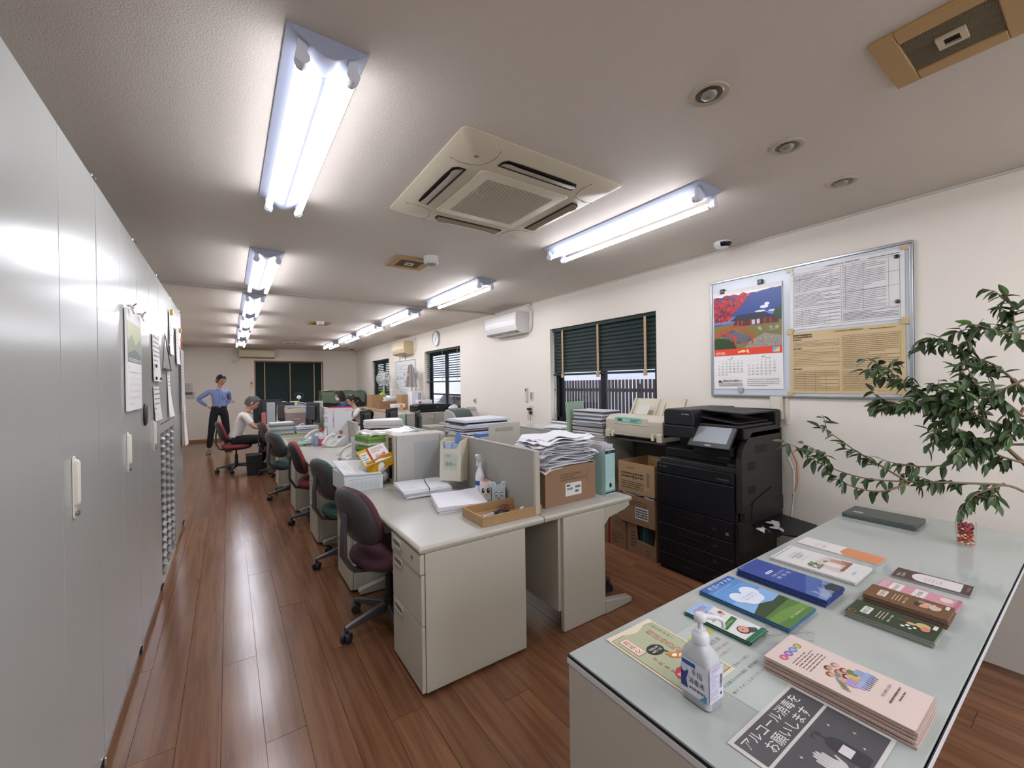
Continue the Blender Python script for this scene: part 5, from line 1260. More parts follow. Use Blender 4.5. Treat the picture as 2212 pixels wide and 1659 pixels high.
# wooden pen tray
tr = thing('wooden_tray','shallow varnished wooden tray of pens and rubber bands on the nearest desk','tray',(1.085,1.875,Z0),math.radians(-1))
M_wood = mat('varnished_wood','#a3825a',0.4,noise_amt=0.12,scale=18)
TW,TLn,TH=0.39,0.235,0.052
B(0.005,0.005,0,TW-0.005,TLn-0.005,0.005).build('base', M_wood, tr)
B(0,0,0,TW,0.007,TH).build('long_side', M_wood, tr, bevel=0.001); B(0,TLn-0.007,0,TW,TLn,TH).build('long_side', M_wood, tr, bevel=0.001)
B(0,0.007,0,0.007,TLn-0.007,TH).build('short_side', M_wood, tr, bevel=0.001); B(TW-0.007,0.007,0,TW,TLn-0.007,TH).build('short_side', M_wood, tr, bevel=0.001)
t = thing('marker_pen','black and silver marker pen lying in the wooden tray','pen',(1.13,1.955,Z0+0.02),math.radians(14))
MB().cyl((0,0,0),(0.085,0,0),0.0135,n=14).build('barrel', mat('silver_label','#a8a8a8',0.3,0.5), t, smooth=40)
MB().cyl((0.085,0,0),(0.15,0,0),0.0148,n=14).build('cap', M_clipb, t, smooth=40); MB().cyl((-0.012,0,0),(0,0,0),0.0105,n=14).build('end_plug', M_clipb, t, smooth=40)
B(0.02,-0.004,0.0096,0.06,0.004,0.0102).build('barrel_label', ink('#2a2a2c'), t)
t = thing('pen','red pen lying beside the marker in the wooden tray','pen',(1.135,1.985,Z0+0.012),math.radians(12))
MB().cyl((0,0,0),(0.14,0,0),0.0045,n=10).build('barrel', mat('red_pen','#8c2a26',0.3), t, smooth=40)
t = thing('stamp_case','dark rounded stamp case lying in the wooden tray','case',(1.275,1.965,Z0+0.006),math.radians(20))
MB().ball((0,0,0.014),(0.055,0.022,0.015),16).build('case_body', mat('dark_case','#26201e',0.3), t, smooth=60)
for i,(x,y,s) in enumerate(((1.33,2.03,0.028),(1.37,2.045,0.03),(1.345,2.06,0.026))):
    t = thing('rubber_band',['reddish rubber band, leftmost loop of the heap in the wooden tray','reddish rubber band, rightmost loop of the heap in the wooden tray','reddish rubber band on top of the heap in the wooden tray'][i],'rubber band',(x,y,Z0+0.012+i*0.005),group='rubber bands in the wooden tray')
    MB().tube([(s*math.cos(a)*(1+0.1*math.sin(3*a)),s*0.8*math.sin(a),0.003*math.sin(2*a)) for a in [k*2*PI/20 for k in range(21)]],0.003,5).build('band', mat('band_red','#7e3527',0.5), t, smooth=60)
for i,(x,y) in enumerate(((1.30,2.035),(1.275,2.01))):
    t = thing('rubber_band',['brownish rubber band behind the stamp case in the wooden tray','brownish rubber band touching the stamp case in the wooden tray'][i],'rubber band',(x,y,Z0+0.012),group='rubber bands in the wooden tray')
    MB().tube([(0.02*math.cos(a)*(1+0.3*math.sin(2*a)),0.016*math.sin(a),0.004*math.sin(3*a)) for a in [k*2*PI/20 for k in range(21)]],0.003,5).build('band', mat('band_brown','#6b4326',0.5), t, smooth=60)
t = thing('eraser','small white eraser at the far end of the wooden tray','eraser',(1.425,1.99,Z0+0.006),0.5); B(-0.02,-0.01,0,0.02,0.01,0.014).build('eraser_body', M_paper, t, bevel=0.003)
# spray bottle
t = thing('spray_bottle','white spray bottle with a blue band in front of the felt divider','bottle',(1.385,2.42,Z0),math.radians(200))
MB().lathe([(0.026,0),(0.031,0.004),(0.031,0.13),(0.027,0.15),(0.015,0.185),(0.013,0.20)],24).build('bottle_body', mat('bottle_white','#d9dade',0.3), t, smooth=50)
MB().lathe([(0.0316,0.075),(0.0316,0.105)],24).build('blue_band', mat('blue_label','#2c55a8',0.4), t, smooth=50)
m = MB(); m.cyl((0,0,0.20),(0,0,0.225),0.016,n=16); m.build('collar', mat('bottle_white','#d9dade',0.3), t, smooth=40)
m = MB(); m.prismy([(-0.018,0.222),(0.014,0.222),(0.02,0.245),(0.035,0.262),(0.04,0.276),(0.02,0.283),(-0.01,0.272),(-0.022,0.25)],-0.011,0.011); m.build('spray_head', mat('spray_grey','#c6c4c0',0.4), t, bevel=0.004)
m = MB(); m.prismy([(0.02,0.245),(0.026,0.245),(0.034,0.205),(0.028,0.205)],-0.006,0.006); m.build('trigger', mat('spray_grey','#c6c4c0',0.4), t, bevel=0.002)
# two small paper boxes with cute faces
def facebox(label, loc, rz, w, h, col, bird):
    t = thing('novelty_box', label, 'box', loc, rz)
    B(-w/2,-w/2,0,w/2,w/2,h).build('box_body', mat('nov_'+col.strip('#'),col,0.5), t, bevel=0.003)
    p = PR()
    for s in (-1,1):
        p.poly(ell(s*w*0.22,h*0.58,w*0.13,h*0.15),'#1a1a1c'); p.poly(ell(s*w*0.22,h*0.57,w*0.10,h*0.11),'#f3efe8' if not bird else '#3a2c28'); p.poly(ell(s*w*0.22,h*0.56,w*0.06,h*0.09),'#1a1a1c'); p.poly(ell(s*w*0.22+0.003,h*0.62,w*0.035,h*0.04),'#ffffff')
        if bird: p.poly(ell(s*w*0.36,h*0.42,w*0.08,h*0.05),'#e8b2a8')
    if bird: p.poly([(-w*0.14,h*0.36),(0,h*0.44),(w*0.16,h*0.36),(0,h*0.26)],'#e0b73a')
    else: p.poly(ell(0.0,h*0.36,w*0.09,h*0.05),'#b8434a'); p.frame(-w*0.2,h*0.05,w*0.2,h*0.24,0.0015,'#2a2a2c')
    p.build('face_print', t, (0,-w/2-0.0004,0),(PI/2,0,0))
    if bird:
        m=MB(); m.prismx([(-0.01,h),(0.012,h),(0.02,h+0.012),(0.012,h+0.022),(0.002,h+0.014),(-0.006,h+0.024),(-0.014,h+0.012)],-0.003,0.003); m.M=Matrix(); m.build('crest', mat('coral_card','#d98a72',0.6), t, rz=PI/2)
    else:
        for s in (-1,1):
            e = MB(); e.M=Matrix.Translation((s*w*0.42,0.0,h+0.008))@Matrix.Rotation(PI/2,4,'X'); e.lathe([(0.019,-0.002),(0.019,0.002)],20); eo=e.build('ear', mat('ear_white','#d6d8da',0.5), t)
            e = MB(); e.M=Matrix.Translation((s*w*0.42,0.0,h+0.008))@Matrix.Rotation(PI/2,4,'X'); e.lathe([(0.012,0.0021),(0.012,0.0026)],20); e.build('inner_ear', mat('nov_grey','#9fb1b8',0.5), eo)
facebox('small white paper box with a bird face beside the spray bottle',(1.372,2.325,Z0),math.radians(-30),0.074,0.112,'#d8cfca',True)
facebox('small grey paper box with a mouse face by the wooden tray',(1.395,2.205,Z0),math.radians(-28),0.080,0.108,'#a8b1b4',False)
# card leaflet box hooked over the divider
t = thing('card_holder','cream cardboard holder box hooked on the corner of the divider','holder',(1.330,2.70,0.765),rot=(math.radians(-4),0,math.radians(-56)))
M_card = mat('cream_card','#cfc6ab',0.7,noise_amt=0.03); M_cardf = mat('cream_card_front','#cdc9ba',0.7)
hw_,hd_=0.085,0.052
m=MB(); m.prismx([(-hd_,0),(hd_,0),(hd_,0.30),(0.0,0.30),(-hd_,0.27)],-hw_,-hw_+0.004); m.build('side_wall', M_card, t)
m=MB(); m.prismx([(-hd_,0),(hd_,0),(hd_,0.30),(-hd_,0.285)],hw_-0.004,hw_); m.build('side_wall', M_card, t)
m=MB(); m.prismy([(-hw_,0),(hw_,0),(hw_,0.285),(hw_-0.012,0.28),(hw_-0.04,0.225),(-hw_+0.03,0.225),(-hw_+0.012,0.27),(-hw_,0.275)],-hd_-0.004,-hd_); m.build('front_wall', M_cardf, t)
B(-hw_,hd_-0.004,0,hw_,hd_,0.30).build('back_wall', M_card, t); B(-hw_+0.004,-hd_,0,hw_-0.004,hd_-0.004,0.004).build('bottom', M_card, t)
p=PR(); p.poly(rrect(0.115,0.115,0.014,4,0.0,0.135),'#b9c2b2'); p.text('ご自由に',-0.05,0.165,0.018,'#5d6b62',w=0.06); p.text('通帳入',-0.042,0.10,0.034,'#5d6b62',w=0.09); p.build('holder_print', t, (0,-hd_-0.0044,0),(PI/2,0,0))
B(-0.055,-0.045,0.01,-0.005,0.02,0.275).build('leaflets', mat('pale_blue_paper','#aeb9cf',0.6), t, bevel=0.001)
B(0.0,-0.03,0.01,0.045,0.03,0.255).build('leaflets', mat('pale_blue_paper','#aeb9cf',0.6), t, bevel=0.001)
m=MB(); m.M=Matrix.Translation((0.03,0.0,0.29)); m.loft([[(x,-0.002,z) for x,z in ell(0,0,0.026,0.055)],[(x,0.002,z) for x,z in ell(0,0,0.026,0.055)]]); m.build('blue_disc', mat('translucent_blue','#6f86bf',0.3), t)
t = thing('sheet_sign','clear plastic sheet with printed lines standing on the divider of the nearest desks','sign',(1.72,2.80,0.975),0)
B(-0.03,0,-0.26,0.27,0.004,0.155).build('sheet', mat('cloudy_sheet','#bab5ab',0.3), t)
p=PR(); p.fine(0.03,0.09,0.2,0.12,2,'#6f6b64',0.4,0.006,0.02,1); p.text('カラーコピー',0.10,0.115,0.012,'#5f5b54'); p.build('sheet_print', t, (0,-0.0004,0),(PI/2,0,0))
t = thing('file_box','blue plastic file box behind the felt divider','file box',(1.64,2.93,Z0)); B(0.02,-0.03,0,0.12,0.06,0.345).build('box_body', mat('file_blue','#5f7fb5',0.4), t, bevel=0.004); B(0.03,-0.031,0.27,0.11,-0.03,0.32).build('label', ink('#c9cdd6'), t)
# big pile of files on the second window-row desk
paper_stack('tall untidy pile of files and papers on the second window row desk',(2.00,3.52,Z0),0.50,0.34,32,0.0135,0.05,0.022,('#c9cbd2','#e2e2e6','#20242c','#b9c4d2','#d9d9dc','#4a2c44','#e6e6e8','#5f6d80','#dcdcde'),seed=4,part='file')
paper_stack('low spread of papers on the window row desk under the sheet sign',(1.95,3.05,Z0),0.40,0.28,14,0.0145,-0.1,0.02,('#d9d9dc','#c6cad2','#2a2c33','#e4e4e6'),seed=6,part='file')
# computer tower
tw = thing('computer_tower','old cream computer tower standing behind the paper stacks, side panel to the viewer','computer',(1.02,3.075,Z0))
B(0.022,0,0,0.425,0.185,0.365).build('case', mat('case_grey','#b3b2ab',0.4,noise_amt=0.02), tw, bevel=0.004)
m=MB(); m.box(0.0,0.0,0.0,0.018,0.045,0.37); m.box(0.0,0.14,0.0,0.018,0.19,0.37); m.box(0.0,0.045,0.345,0.018,0.14,0.37); m.box(0.0,0.045,0,0.018,0.14,0.03); m.build('front_bezel', mat('bezel_cream','#b1a78d',0.45), tw, bevel=0.004)
B(0.006,0.045,0.03,0.022,0.14,0.345).build('drive_bay', M_clipb, tw)
for z in (0.31,0.27,0.20,0.12): B(0.003,0.05,z,0.007,0.135,z+0.006).build('bay_trim', mat('bay_trim','#6b675c',0.4), tw)
m=MB(); m.prismy([(0.16,0.01),(0.40,0.01),(0.40,0.31),(0.16,0.31)],-0.0025,0.001); m.build('side_inset', mat('clear_sheet_grey','#a9abaa',0.18), tw, bevel=0.002)
for x,z in ((0.075,0.335),(0.075,0.16)): MB().cyl((x,-0.003,z),(x,0.001,z),0.009,n=14).build('screw_cover', M_edge, tw, smooth=40)
# clear bags beside the tower, yellow bag of leaflets
t = thing('plastic_bag','grey translucent plastic bag bulging beside the computer tower','bag',(0.955,3.20,Z0))
def blob(rx,ry,rz,amp,seed,n=20,k=12):
    r_=random.Random(seed); ph=[r_.uniform(0,6) for _ in range(6)]
    def fn(u,v):
        a=u*2*PI; b=(v-0.5)*PI; s=1+amp*(math.sin(3*a+ph[0])*math.cos(2*b+ph[1])+0.6*math.sin(7*a+ph[2]+4*b)+0.4*math.sin(11*a+ph[3]-6*b))
        return (rx*s*math.cos(b)*math.cos(a),ry*s*math.cos(b)*math.sin(a),rz*(1+math.sin(b)*min(1.3,s)))
    m=MB(); m.sheet(fn,n,k); return m
blob(0.055,0.09,0.06,0.10,2).build('bag_body', mat('bag_grey','#8f9290',0.2), t, smooth=50)
t = thing('leaflet_bag','yellow and white plastic bag of red and white leaflets leaning on the tower','bag',(0.925,3.17,Z0+0.085),rot=(math.radians(10),math.radians(-14),0.1))
blob(0.125,0.085,0.085,0.07,5,26,14).build('bag_body', mat('bag_white','#dcd5c6',0.45), t, smooth=45)
MB().sheet(lambda u,v:((u-0.5)*0.20,-0.085-0.006*math.sin(u*9),0.05+v*0.10+0.02*u),8,4,t=0.002).build('yellow_panel', mat('bag_yellow','#dfa81e',0.4), t, smooth=50)
m=MB(); m.M=Matrix.Translation((-0.03,-0.04,0.16))@Matrix.Rotation(math.radians(38),4,'X'); m.box(-0.085,-0.06,0,0.12,0.075,0.012); lf=m.build('leaflet', mat('leaf_white','#dcd8d2',0.5), t)
p=PR(); p.rect(-0.085,-0.06,-0.02,0.075,'#d6a51f'); p.rect(-0.078,-0.05,-0.025,0.05,'#d9d6cc'); p.fine(-0.07,-0.04,-0.03,0.04,4,'#5f8f96',0.5,0.006,0.02,3); p.rect(-0.02,-0.06,-0.006,0.075,'#a8282c'); p.text('申込',0.02,-0.03,0.03,'#c0344a'); p.fine(0.01,0.02,0.10,0.06,3,'#a07c6a',0.4,0.006,0.02,2); p.poly(ell(0.06,-0.03,0.014,0.014),'#d2587a'); p.poly(ell(0.085,-0.01,0.012,0.012),'#d2587a')
po=p.build('leaflet_print', t, (-0.03,-0.04,0.16),(math.radians(38),0,0)); po.location=Vector((-0.03,-0.04,0.16))+Matrix.Rotation(math.radians(38),3,'X')@Vector((0,0,0.0125))
# green folders and bags on top behind the tower
gp,z = paper_stack('pile of green folders in clear bags behind the computer tower',(1.05,3.48,Z0),0.32,0.26,17,0.0205,0.12,0.015,('#6f9a3c','#88a94a','#d0d2c8','#5f8a34'),seed=9,part='folder',wave=0.004)
t = thing('bagged_papers','white papers in a crinkled clear bag on top of the green folders','papers',(1.13,3.50,Z0+z+0.008),0.1)
MB().sheet(lambda u,v:((u-0.5)*0.46,(v-0.5)*0.30,0.012+0.010*math.sin(u*9)*math.cos(v*6)+0.006*math.sin(u*23+v*11)),22,12,t=0.018).build('bag', mat('crinkle_white','#cfcfca',0.22), t, smooth=40)
p=PR(); p.poly([(-0.1,-0.1),(-0.02,-0.12),(0.0,-0.09),(-0.06,-0.07)],'#a88f8c')
# white file box
bf = thing('box_file','big white corrugated box file tilted on the second desk','file box',(0.655,3.03,Z0),math.radians(2))
M_wb = mat('white_board_box','#cdd0d2',0.5)
m=MB(); m.prismy([(0,0),(0.27,0),(0.27,0.085),(0.25,0.105),(0.0,0.125)],0.012,0.33); m.build('box_body', M_wb, bf, bevel=0.003)
m=MB(); m.prismx([(0.0,0.0),(0.012,0.0),(0.012,0.10),(0.0,0.10)],0.0,0.27); m.build('front_flap', M_wb, bf, bevel=0.002)
m=MB(); m.M=Matrix.Translation((0,0.0,0.126))@Matrix.Rotation(math.radians(4.6),4,'Y')@Matrix.Rotation(math.radians(9),4,'X'); m.box(-0.004,0.0,0,0.262,0.34,0.004); m.build('lid', M_wb, bf, bevel=0.001)
p=PR(); 
for i in range(26): p.rect(0.03+i*0.009,0.086,0.0355+i*0.009,0.0895,'#7a7c7e')
for i in range(24): p.rect(0.034+i*0.009,0.012,0.0365+i*0.009,0.075,'#b4b6b8')
p.build('perforation', bf, (0.0,-0.0004,0),(PI/2,0,0))
p=PR(); p.rect(0.02,0.02,0.09,0.31,'#dcdad4'); p.fine(0.03,0.03,0.045,0.30,24,'#8f8f90',0.3,0.004,0.012,2); p.frame(0.055,0.06,0.062,0.28,0.001,'#8f8f90'); p.frame(0.09,0.26,0.12,0.30,0.001,'#9b9b9c')
po=p.build('lid_label', bf, (0,0,0), (math.radians(9),math.radians(4.6),0)); po.matrix_basis = Matrix.Translation((0,0.0,0.1264))@Matrix.Rotation(math.radians(4.6),4,'Y')@Matrix.Rotation(math.radians(9),4,'X')@Matrix.Translation((0,0,0.0042))
# pens / cables beside it
ph = thing('pen_stand','black pen tray heaped with pens and clips behind the white box file','pen holder',(0.70,3.52,Z0))
B(-0.05,-0.10,0,0.06,0.10,0.035).build('tray', M_clipb, ph, bevel=0.006)
rr=random.Random(5)
for i in range(16):
    a=rr.uniform(-0.6,0.9); x=rr.uniform(-0.04,0.04); y=rr.uniform(-0.08,0.08); z=0.036+rr.uniform(0,0.05); l=0.055
    MB().cyl((x-l*math.cos(a),y-l*math.sin(a),z),(x+l*math.cos(a),y+l*math.sin(a),z+rr.uniform(-0.01,0.02)),0.005,n=8).build('pen', mat('pen%d'%(i%4),['#c9ccd2','#33353c','#9aa3ae','#dcdcd8'][i%4],0.35), ph, smooth=50)
# board file standing between telephone and folders
t = thing('file_board','plain grey file box standing upright behind the second telephone','file box',(1.07,4.02,Z0),math.radians(-8)); B(0,0,0,0.13,0.03,0.27).build('board', mat('board_grey','#a3a5a6',0.5), t, bevel=0.003)
t = thing('file_board','white binder with a green mark beside the grey file box','binder',(0.98,4.20,Z0),math.radians(-6)); B(0,0,0,0.09,0.02,0.25).build('board', mat('office_paper','#dcdce0',0.6), t, bevel=0.003)
p=PR(); p.poly(ell(0.05,0.17,0.014,0.018),'#3f7a63'); p.poly(ell(0.05,0.17,0.007,0.010),'#dcdce0'); p.rect(0.03,0.12,0.07,0.13,'#55585c'); p.build('mark', t, (0,-0.0005,0),(PI/2,0,0))
# telephones
M_ph = mat('phone_white','#c9c9c4',0.4); M_phd = mat('phone_grey','#8b8c88',0.45)
def make_phone(label, loc, rz):
    """local: keypad slopes up towards +y; handset lies along the left (-x) side"""
    t = thing('desk_telephone', label, 'telephone', loc, rz, 'white desk telephones')
    m=MB(); m.prismx([(-0.10,0.0),(0.10,0.0),(0.115,0.10),(0.105,0.115),(-0.10,0.022)],-0.09,0.09); m.build('base', M_ph, t, bevel=0.006)
    m=MB(); m.prismx([(0.10,0.0),(0.15,0.0),(0.13,0.02),(0.115,0.09)],-0.07,0.07); m.build('stand', M_phd, t, bevel=0.004)
    sl=Matrix.Translation((0,-0.10,0.0225))@Matrix.Rotation(math.atan2(0.093,0.205),4,'X')
    m=MB(); m.M=sl; m.box(0.0,0.15,0.0,0.075,0.215,0.010); h=m.build('display_housing', M_ph, t, bevel=0.003)
    m=MB(); m.M=sl; m.box(0.008,0.16,0.0102,0.068,0.205,0.011); m.build('display', mat('lcd_dark','#3d4648',0.2), h)
    key=[]
    for r_ in range(4):
        for c_ in range(3):
            m=MB(); m.M=sl; m.box(0.0+c_*0.024,0.03+r_*0.024,0,0.019+c_*0.024,0.047+r_*0.024,0.0045); m.build('key', mat('key_white','#b9b6ab',0.5), t, bevel=0.001)
    m=MB(); m.M=sl@Matrix.Translation((-0.055,0.10,0.0))
    P=[(0,-0.105,0.02),(0,-0.09,0.035),(0,-0.05,0.052),(0,0,0.06),(0,0.05,0.052),(0,0.09,0.035),(0,0.105,0.02)]
    m.tube(P,[0.024,0.024,0.016,0.013,0.016,0.024,0.024],12); m.build('handset', M_ph, t, smooth=60)
    cord=[(-0.09,-0.09,0.02)]+[(-0.10-0.02*k/10+0.008*math.cos(k*1.9),-0.09+0.02*k+0.0,0.012+0.008*math.sin(k*1.9)) for k in range(14)]
    MB().tube(cord,0.003,5).build('coiled_cord', M_phd, t, smooth=60)
    return t
p1 = make_phone('upright white desk telephone with a small display in front of the poster folder',(1.07,5.50,Z0),math.radians(-50))
dup(p1,(1.03,4.42,Z0),math.radians(-70),'white desk telephone half hidden behind the white box file')
dup(p1,(0.98,7.35,Z0),math.radians(-45),'white desk telephone behind the stacked folders')
dup(p1,(0.98,6.20,Z0),math.radians(-60),'white telephone handset visible behind the pink bottle')
# open poster folder and monitor
t = thing('poster_folder','tall open white document envelope with a red top edge and printed title','folder',(1.08,5.92,Z0),math.radians(-16),rot=(math.radians(-8),0,math.radians(-16)))
B(0,0,0,0.30,0.012,0.46).build('envelope', mat('env_white','#cfd0d3',0.4), t, bevel=0.002); B(0,-0.002,0.455,0.30,0.014,0.472).build('red_edge', mat('red_strip','#b52a35',0.4), t)
p=PR(); p.vtext('あらゆる書類の見本',0.07,0.42,0.022,'#a0525a'); p.poly([(0.30,0.30),(0.30,0.28),(0.02,0.02),(0.02,0.04)],'#b9bcc0'); p.rect(0.14,0.10,0.185,0.15,'#d9822c'); p.text('回',0.148,0.108,0.03,'#5a2e14'); p.fine(0.22,0.40,0.28,0.44,3,'#c99aa0',0.4,0.005,0.02,1); p.build('envelope_print', t, (0,-0.0004,0),(PI/2,0,0))
t = thing('paper_sheaf','orange and red folder leaning behind the poster envelope','folder',(1.12,6.03,Z0),rot=(0,math.radians(14),0)); B(-0.02,0,0,0.012,0.22,0.42).build('cover', mat('coral_card2','#d68a72',0.5), t, bevel=0.002)
paper_stack('loose white sheets lying on top of the poster envelope stand',(1.27,6.36,Z0),0.26,0.20,24,0.019,0.1,0.008,('#d9d9dc','#c8cacf'),seed=31)
def make_monitor(label, loc, rz, w=0.38, h=0.30, zb=0.10, stand=True, group='desk monitors'):
    """screen faces +y local ; back faces -y"""
    t = thing('monitor', label, 'monitor', loc, rz, group)
    B(-w/2,-0.012,zb,w/2,0.012,zb+h).build('bezel', M_blk, t, bevel=0.005)
    B(-w/2+0.014,0.0121,zb+0.018,w/2-0.014,0.0128,zb+h-0.014).build('screen', mat('off_screen','#15171b',0.12), t)
    B(-w*0.33,-0.04,zb+0.04,w*0.33,-0.012,zb+h-0.05).build('rear_housing', mat('mon_back','#34353a',0.5), t, bevel=0.012)
    B(-0.03,-0.035,0.01,0.03,-0.015,zb+0.08).build('neck', M_blk, t, bevel=0.003)
    MB().lathe([(0.11,0),(0.11,0.008),(0.09,0.014)],24,sy=0.8).build('foot', M_blk, t, smooth=40)
    return t
mm_ = make_monitor('dark grey monitor standing right of the tall white envelope',(1.60,6.02,Z0),math.radians(58),0.42,0.31,0.09)
dup(mm_,(2.03,5.15,Z0),math.radians(62),'black monitor with its back to the viewer by the low cabinet')
dup(mm_,(2.02,6.15,Z0),math.radians(50),'black monitor in front of the woman with the ponytail')
mm2_ = make_monitor('black monitor turned to the man in the white shirt',(0.78,7.75,Z0),math.radians(-62),0.42,0.31,0.18)
dup(mm2_,(1.10,7.18,Z0),math.radians(-75),'black monitor seen edge on beside the mauve box')
dup(mm2_,(0.70,9.72,Z0),math.radians(0),'black monitor far back left of the white binder')
# clutter in the middle
cb = make_carton('plain brown cardboard box behind the green folders',(1.10,3.98,Z0),0.27,0.22,0.33,0,M_kr)
paper_stack('white wrapped bundle of paper lying on the brown cardboard box',(1.26,4.10,Z0+0.335),0.34,0.22,3,0.028,-0.12,0.006,('#dcdad8','#cfccca'),seed=13,wave=0.004)
bt = thing('detergent_bottle','clear bottle half full of pink liquid beside the telephone','bottle',(0.955,5.68,Z0))
MB().lathe([(0.038,0),(0.04,0.004),(0.04,0.085)],20).build('pink_liquid', mat('pink_liquid','#d9546c',0.25), bt, smooth=50)
MB().lathe([(0.0402,0.085),(0.038,0.12),(0.02,0.15),(0.014,0.16),(0.014,0.175)],20).build('clear_neck', mat('clear_bottle','#c9c6c6',0.2), bt, smooth=50)
MB().lathe([(0.016,0.17),(0.016,0.19),(0.008,0.215)],16).build('cap', mat('red_cap','#b5302f',0.4), bt, smooth=50)
for i,(x,y,c,h,lb) in enumerate(((0.90,5.66,'#7f8fa8',0.13,'small blue grey figurine beside the pink bottle'),(0.885,5.80,'#9aa3b8',0.16,'pale blue plastic bottle behind the pink bottle'),(1.02,5.74,'#e0ddd8',0.19,'slim white bottle right of the pink bottle'))):
    t = thing('small_bottle',lb,'bottle',(x,y,Z0)); MB().lathe([(0.026,0),(0.03,0.01),(0.028,h*0.5),(0.018,h*0.62),(0.022,h*0.8),(0.01,h)],16).build('bottle_body', mat('sb'+c.strip('#'),c,0.4), t, smooth=60)
    MB().lathe([(0.012,h*0.99),(0.012,h*1.07)],12).build('cap', mat('sbcap','#d4d2cc',0.4), t, smooth=40)
t = thing('pen_case','mint green roll pen case with pens on the fourth desk','pen case',(0.80,5.80,Z0),math.radians(10))
MB().cyl((-0.10,0,0.025),(0.08,0,0.025),0.024,n=16).build('case_body', mat('mint_case','#8fbda4',0.5), t, smooth=50); MB().cyl((0.08,0,0.025),(0.11,0,0.025),0.025,n=16).build('case_end', M_clipb, t, smooth=50)
for i in range(7): 
    pn = thing('pen',['white pen lying on the mint pen case','blue pen lying across the mint pen case','pale pen lying behind the mint pen case','black pen lying right of the mint pen case','brown pencil lying in front of the mint pen case','grey ruler lying in front of the mint pen case','light blue highlighter on the mint pen case'][i],'pen',(0.80+0.012*i,[5.83,5.84,5.88,5.79,5.73,5.70,5.86][i],Z0+[0.056,0.062,0.01,0.01,0.006,0.006,0.05][i]),[0.1,0.3,-0.1,0.4,0.15,0.05,0.2][i])
    cc=['#dcdcd8','#6f93c2','#c9d6dc','#26262a','#8a6040','#9aa0a0','#9fc4dc'][i]
    MB().cyl((-0.07,0,0),(0.06,0,0),0.006,n=8).build('barrel', mat('pn'+cc.strip('#'),cc,0.4), pn, smooth=50); MB().cyl((0.06,0,0),(0.08,0,0),0.006,0.002,n=8).build('tip', M_clipb, pn, smooth=50)
t = thing('desk_mat','brown streaked wood pattern desk mat on the fourth desk','mat',(0.66,5.95,Z0)); B(0,0,0,0.62,0.72,0.002).build('sheet', mat('streak_mat','#8d8272',0.4,noise_amt=0.25,scale=30), t)
# stacked folders at the fifth desk
paper_stack('neat stack of grey and green folders, left of the two stacks by the seated man',(0.64,7.02,Z0),0.30,0.24,17,0.0135,0.05,0.007,('#b9bcc2','#c9c9cc','#8f979a','#5f7a66','#a9adb3'),seed=21,part='folder')
paper_stack('lower stack of grey folders, right of the two stacks by the seated man',(0.985,7.04,Z0),0.31,0.24,10,0.0135,-0.03,0.007,('#a9adb8','#c3c5cc','#8e939c','#d0d0d2'),seed=22,part='folder')
t = thing('raised_shelf','thin cream board running along the front of the folder stacks','shelf',(0.56,6.86,Z0)); B(0,0,0,0.66,0.012,0.035).build('board', mat('cream_board','#b9b49c',0.5), t, bevel=0.002); B(0.0,-0.002,0.036,0.40,0.014,0.05).build('green_strip', mat('green_strip','#7f9a5f',0.5), t)
mb_ = thing('storage_box','mauve storage box with a cream lid on the fifth desk','box',(0.76,7.46,Z0)); B(0,0,0,0.27,0.25,0.33).build('box_body', mat('mauve_box','#96807c',0.6), mb_, bevel=0.004); B(-0.006,-0.006,0.32,0.276,0.256,0.40).build('lid', mat('cream_lid','#bdb7a4',0.5), mb_, bevel=0.004)
p=PR(); p.text('TAKEO KIKUCHI',0.08,0.22,0.012,'#cfc6c2') if False else p.rect(0.11,0.22,0.20,0.232,'#cfc6c2'); p.build('box_mark', mb_, (0,-0.0006,0),(PI/2,0,0))
paper_stack('grey and white envelopes lying on the mauve storage box',(0.90,7.58,Z0+0.402),0.26,0.2,3,0.012,0.2,0.02,('#8b8c90','#c3c4c0'),seed=41,wave=0.004)
t = thing('paper_bag','green and white packet standing behind the mauve storage box','bag',(0.90,7.80,Z0+0.0)); B(-0.05,0,0,0.09,0.06,0.50).build('packet', mat('pale_packet','#c9cbbf',0.5), t, bevel=0.004); B(0.055,-0.003,0.30,0.092,0.0,0.49).build('green_label', mat('green_label','#7d9a4a',0.5), t)
t = thing('blue_basket','blue round mesh basket with a white rim behind the mauve box','basket',(1.07,8.30,Z0+0.30),rot=(math.radians(80),0,0))
MB().lathe([(0.10,-0.05),(0.14,0.0),(0.145,0.03)],28).build('basket_body', mat('basket_blue','#3c568f',0.5), t, smooth=50); MB().tube([(0.15*math.cos(a),0.15*math.sin(a),0.034) for a in [k*2*PI/28 for k in range(29)]],0.006,6).build('rim', mat('rim_white','#c9ccd4',0.4), t, smooth=60)
B(-0.03,-0.20,-0.03,0.03,-0.12,0.0).build('foot', mat('basket_blue','#3c568f',0.5), t)
t = thing('storage_box','stack of dark trays under the blue mesh basket','tray',(0.94,8.20,Z0)); B(0,0,0,0.28,0.2,0.14).build('tray_body', mat('dark_tray','#3a3b40',0.5), t, bevel=0.004); B(0.01,-0.002,0.15,0.27,0.2,0.19).build('upper_tray', mat('dark_tray','#3a3b40',0.5), t, bevel=0.004)
t = thing('paper_sign','white printed card standing on the beige divider','sign',(1.17,7.55,Z0+0.05)); B(0,0,0,0.14,0.006,0.45).build('card', mat('card_pale','#c4c4b8',0.5), t); p=PR(); p.fine(0.02,0.33,0.12,0.42,2,'#6f7a66',0.6,0.01,0.02,1); p.frame(0.01,0.31,0.13,0.44,0.002,'#8f9486'); p.build('card_print', t, (0,-0.0004,0),(PI/2,0,0))
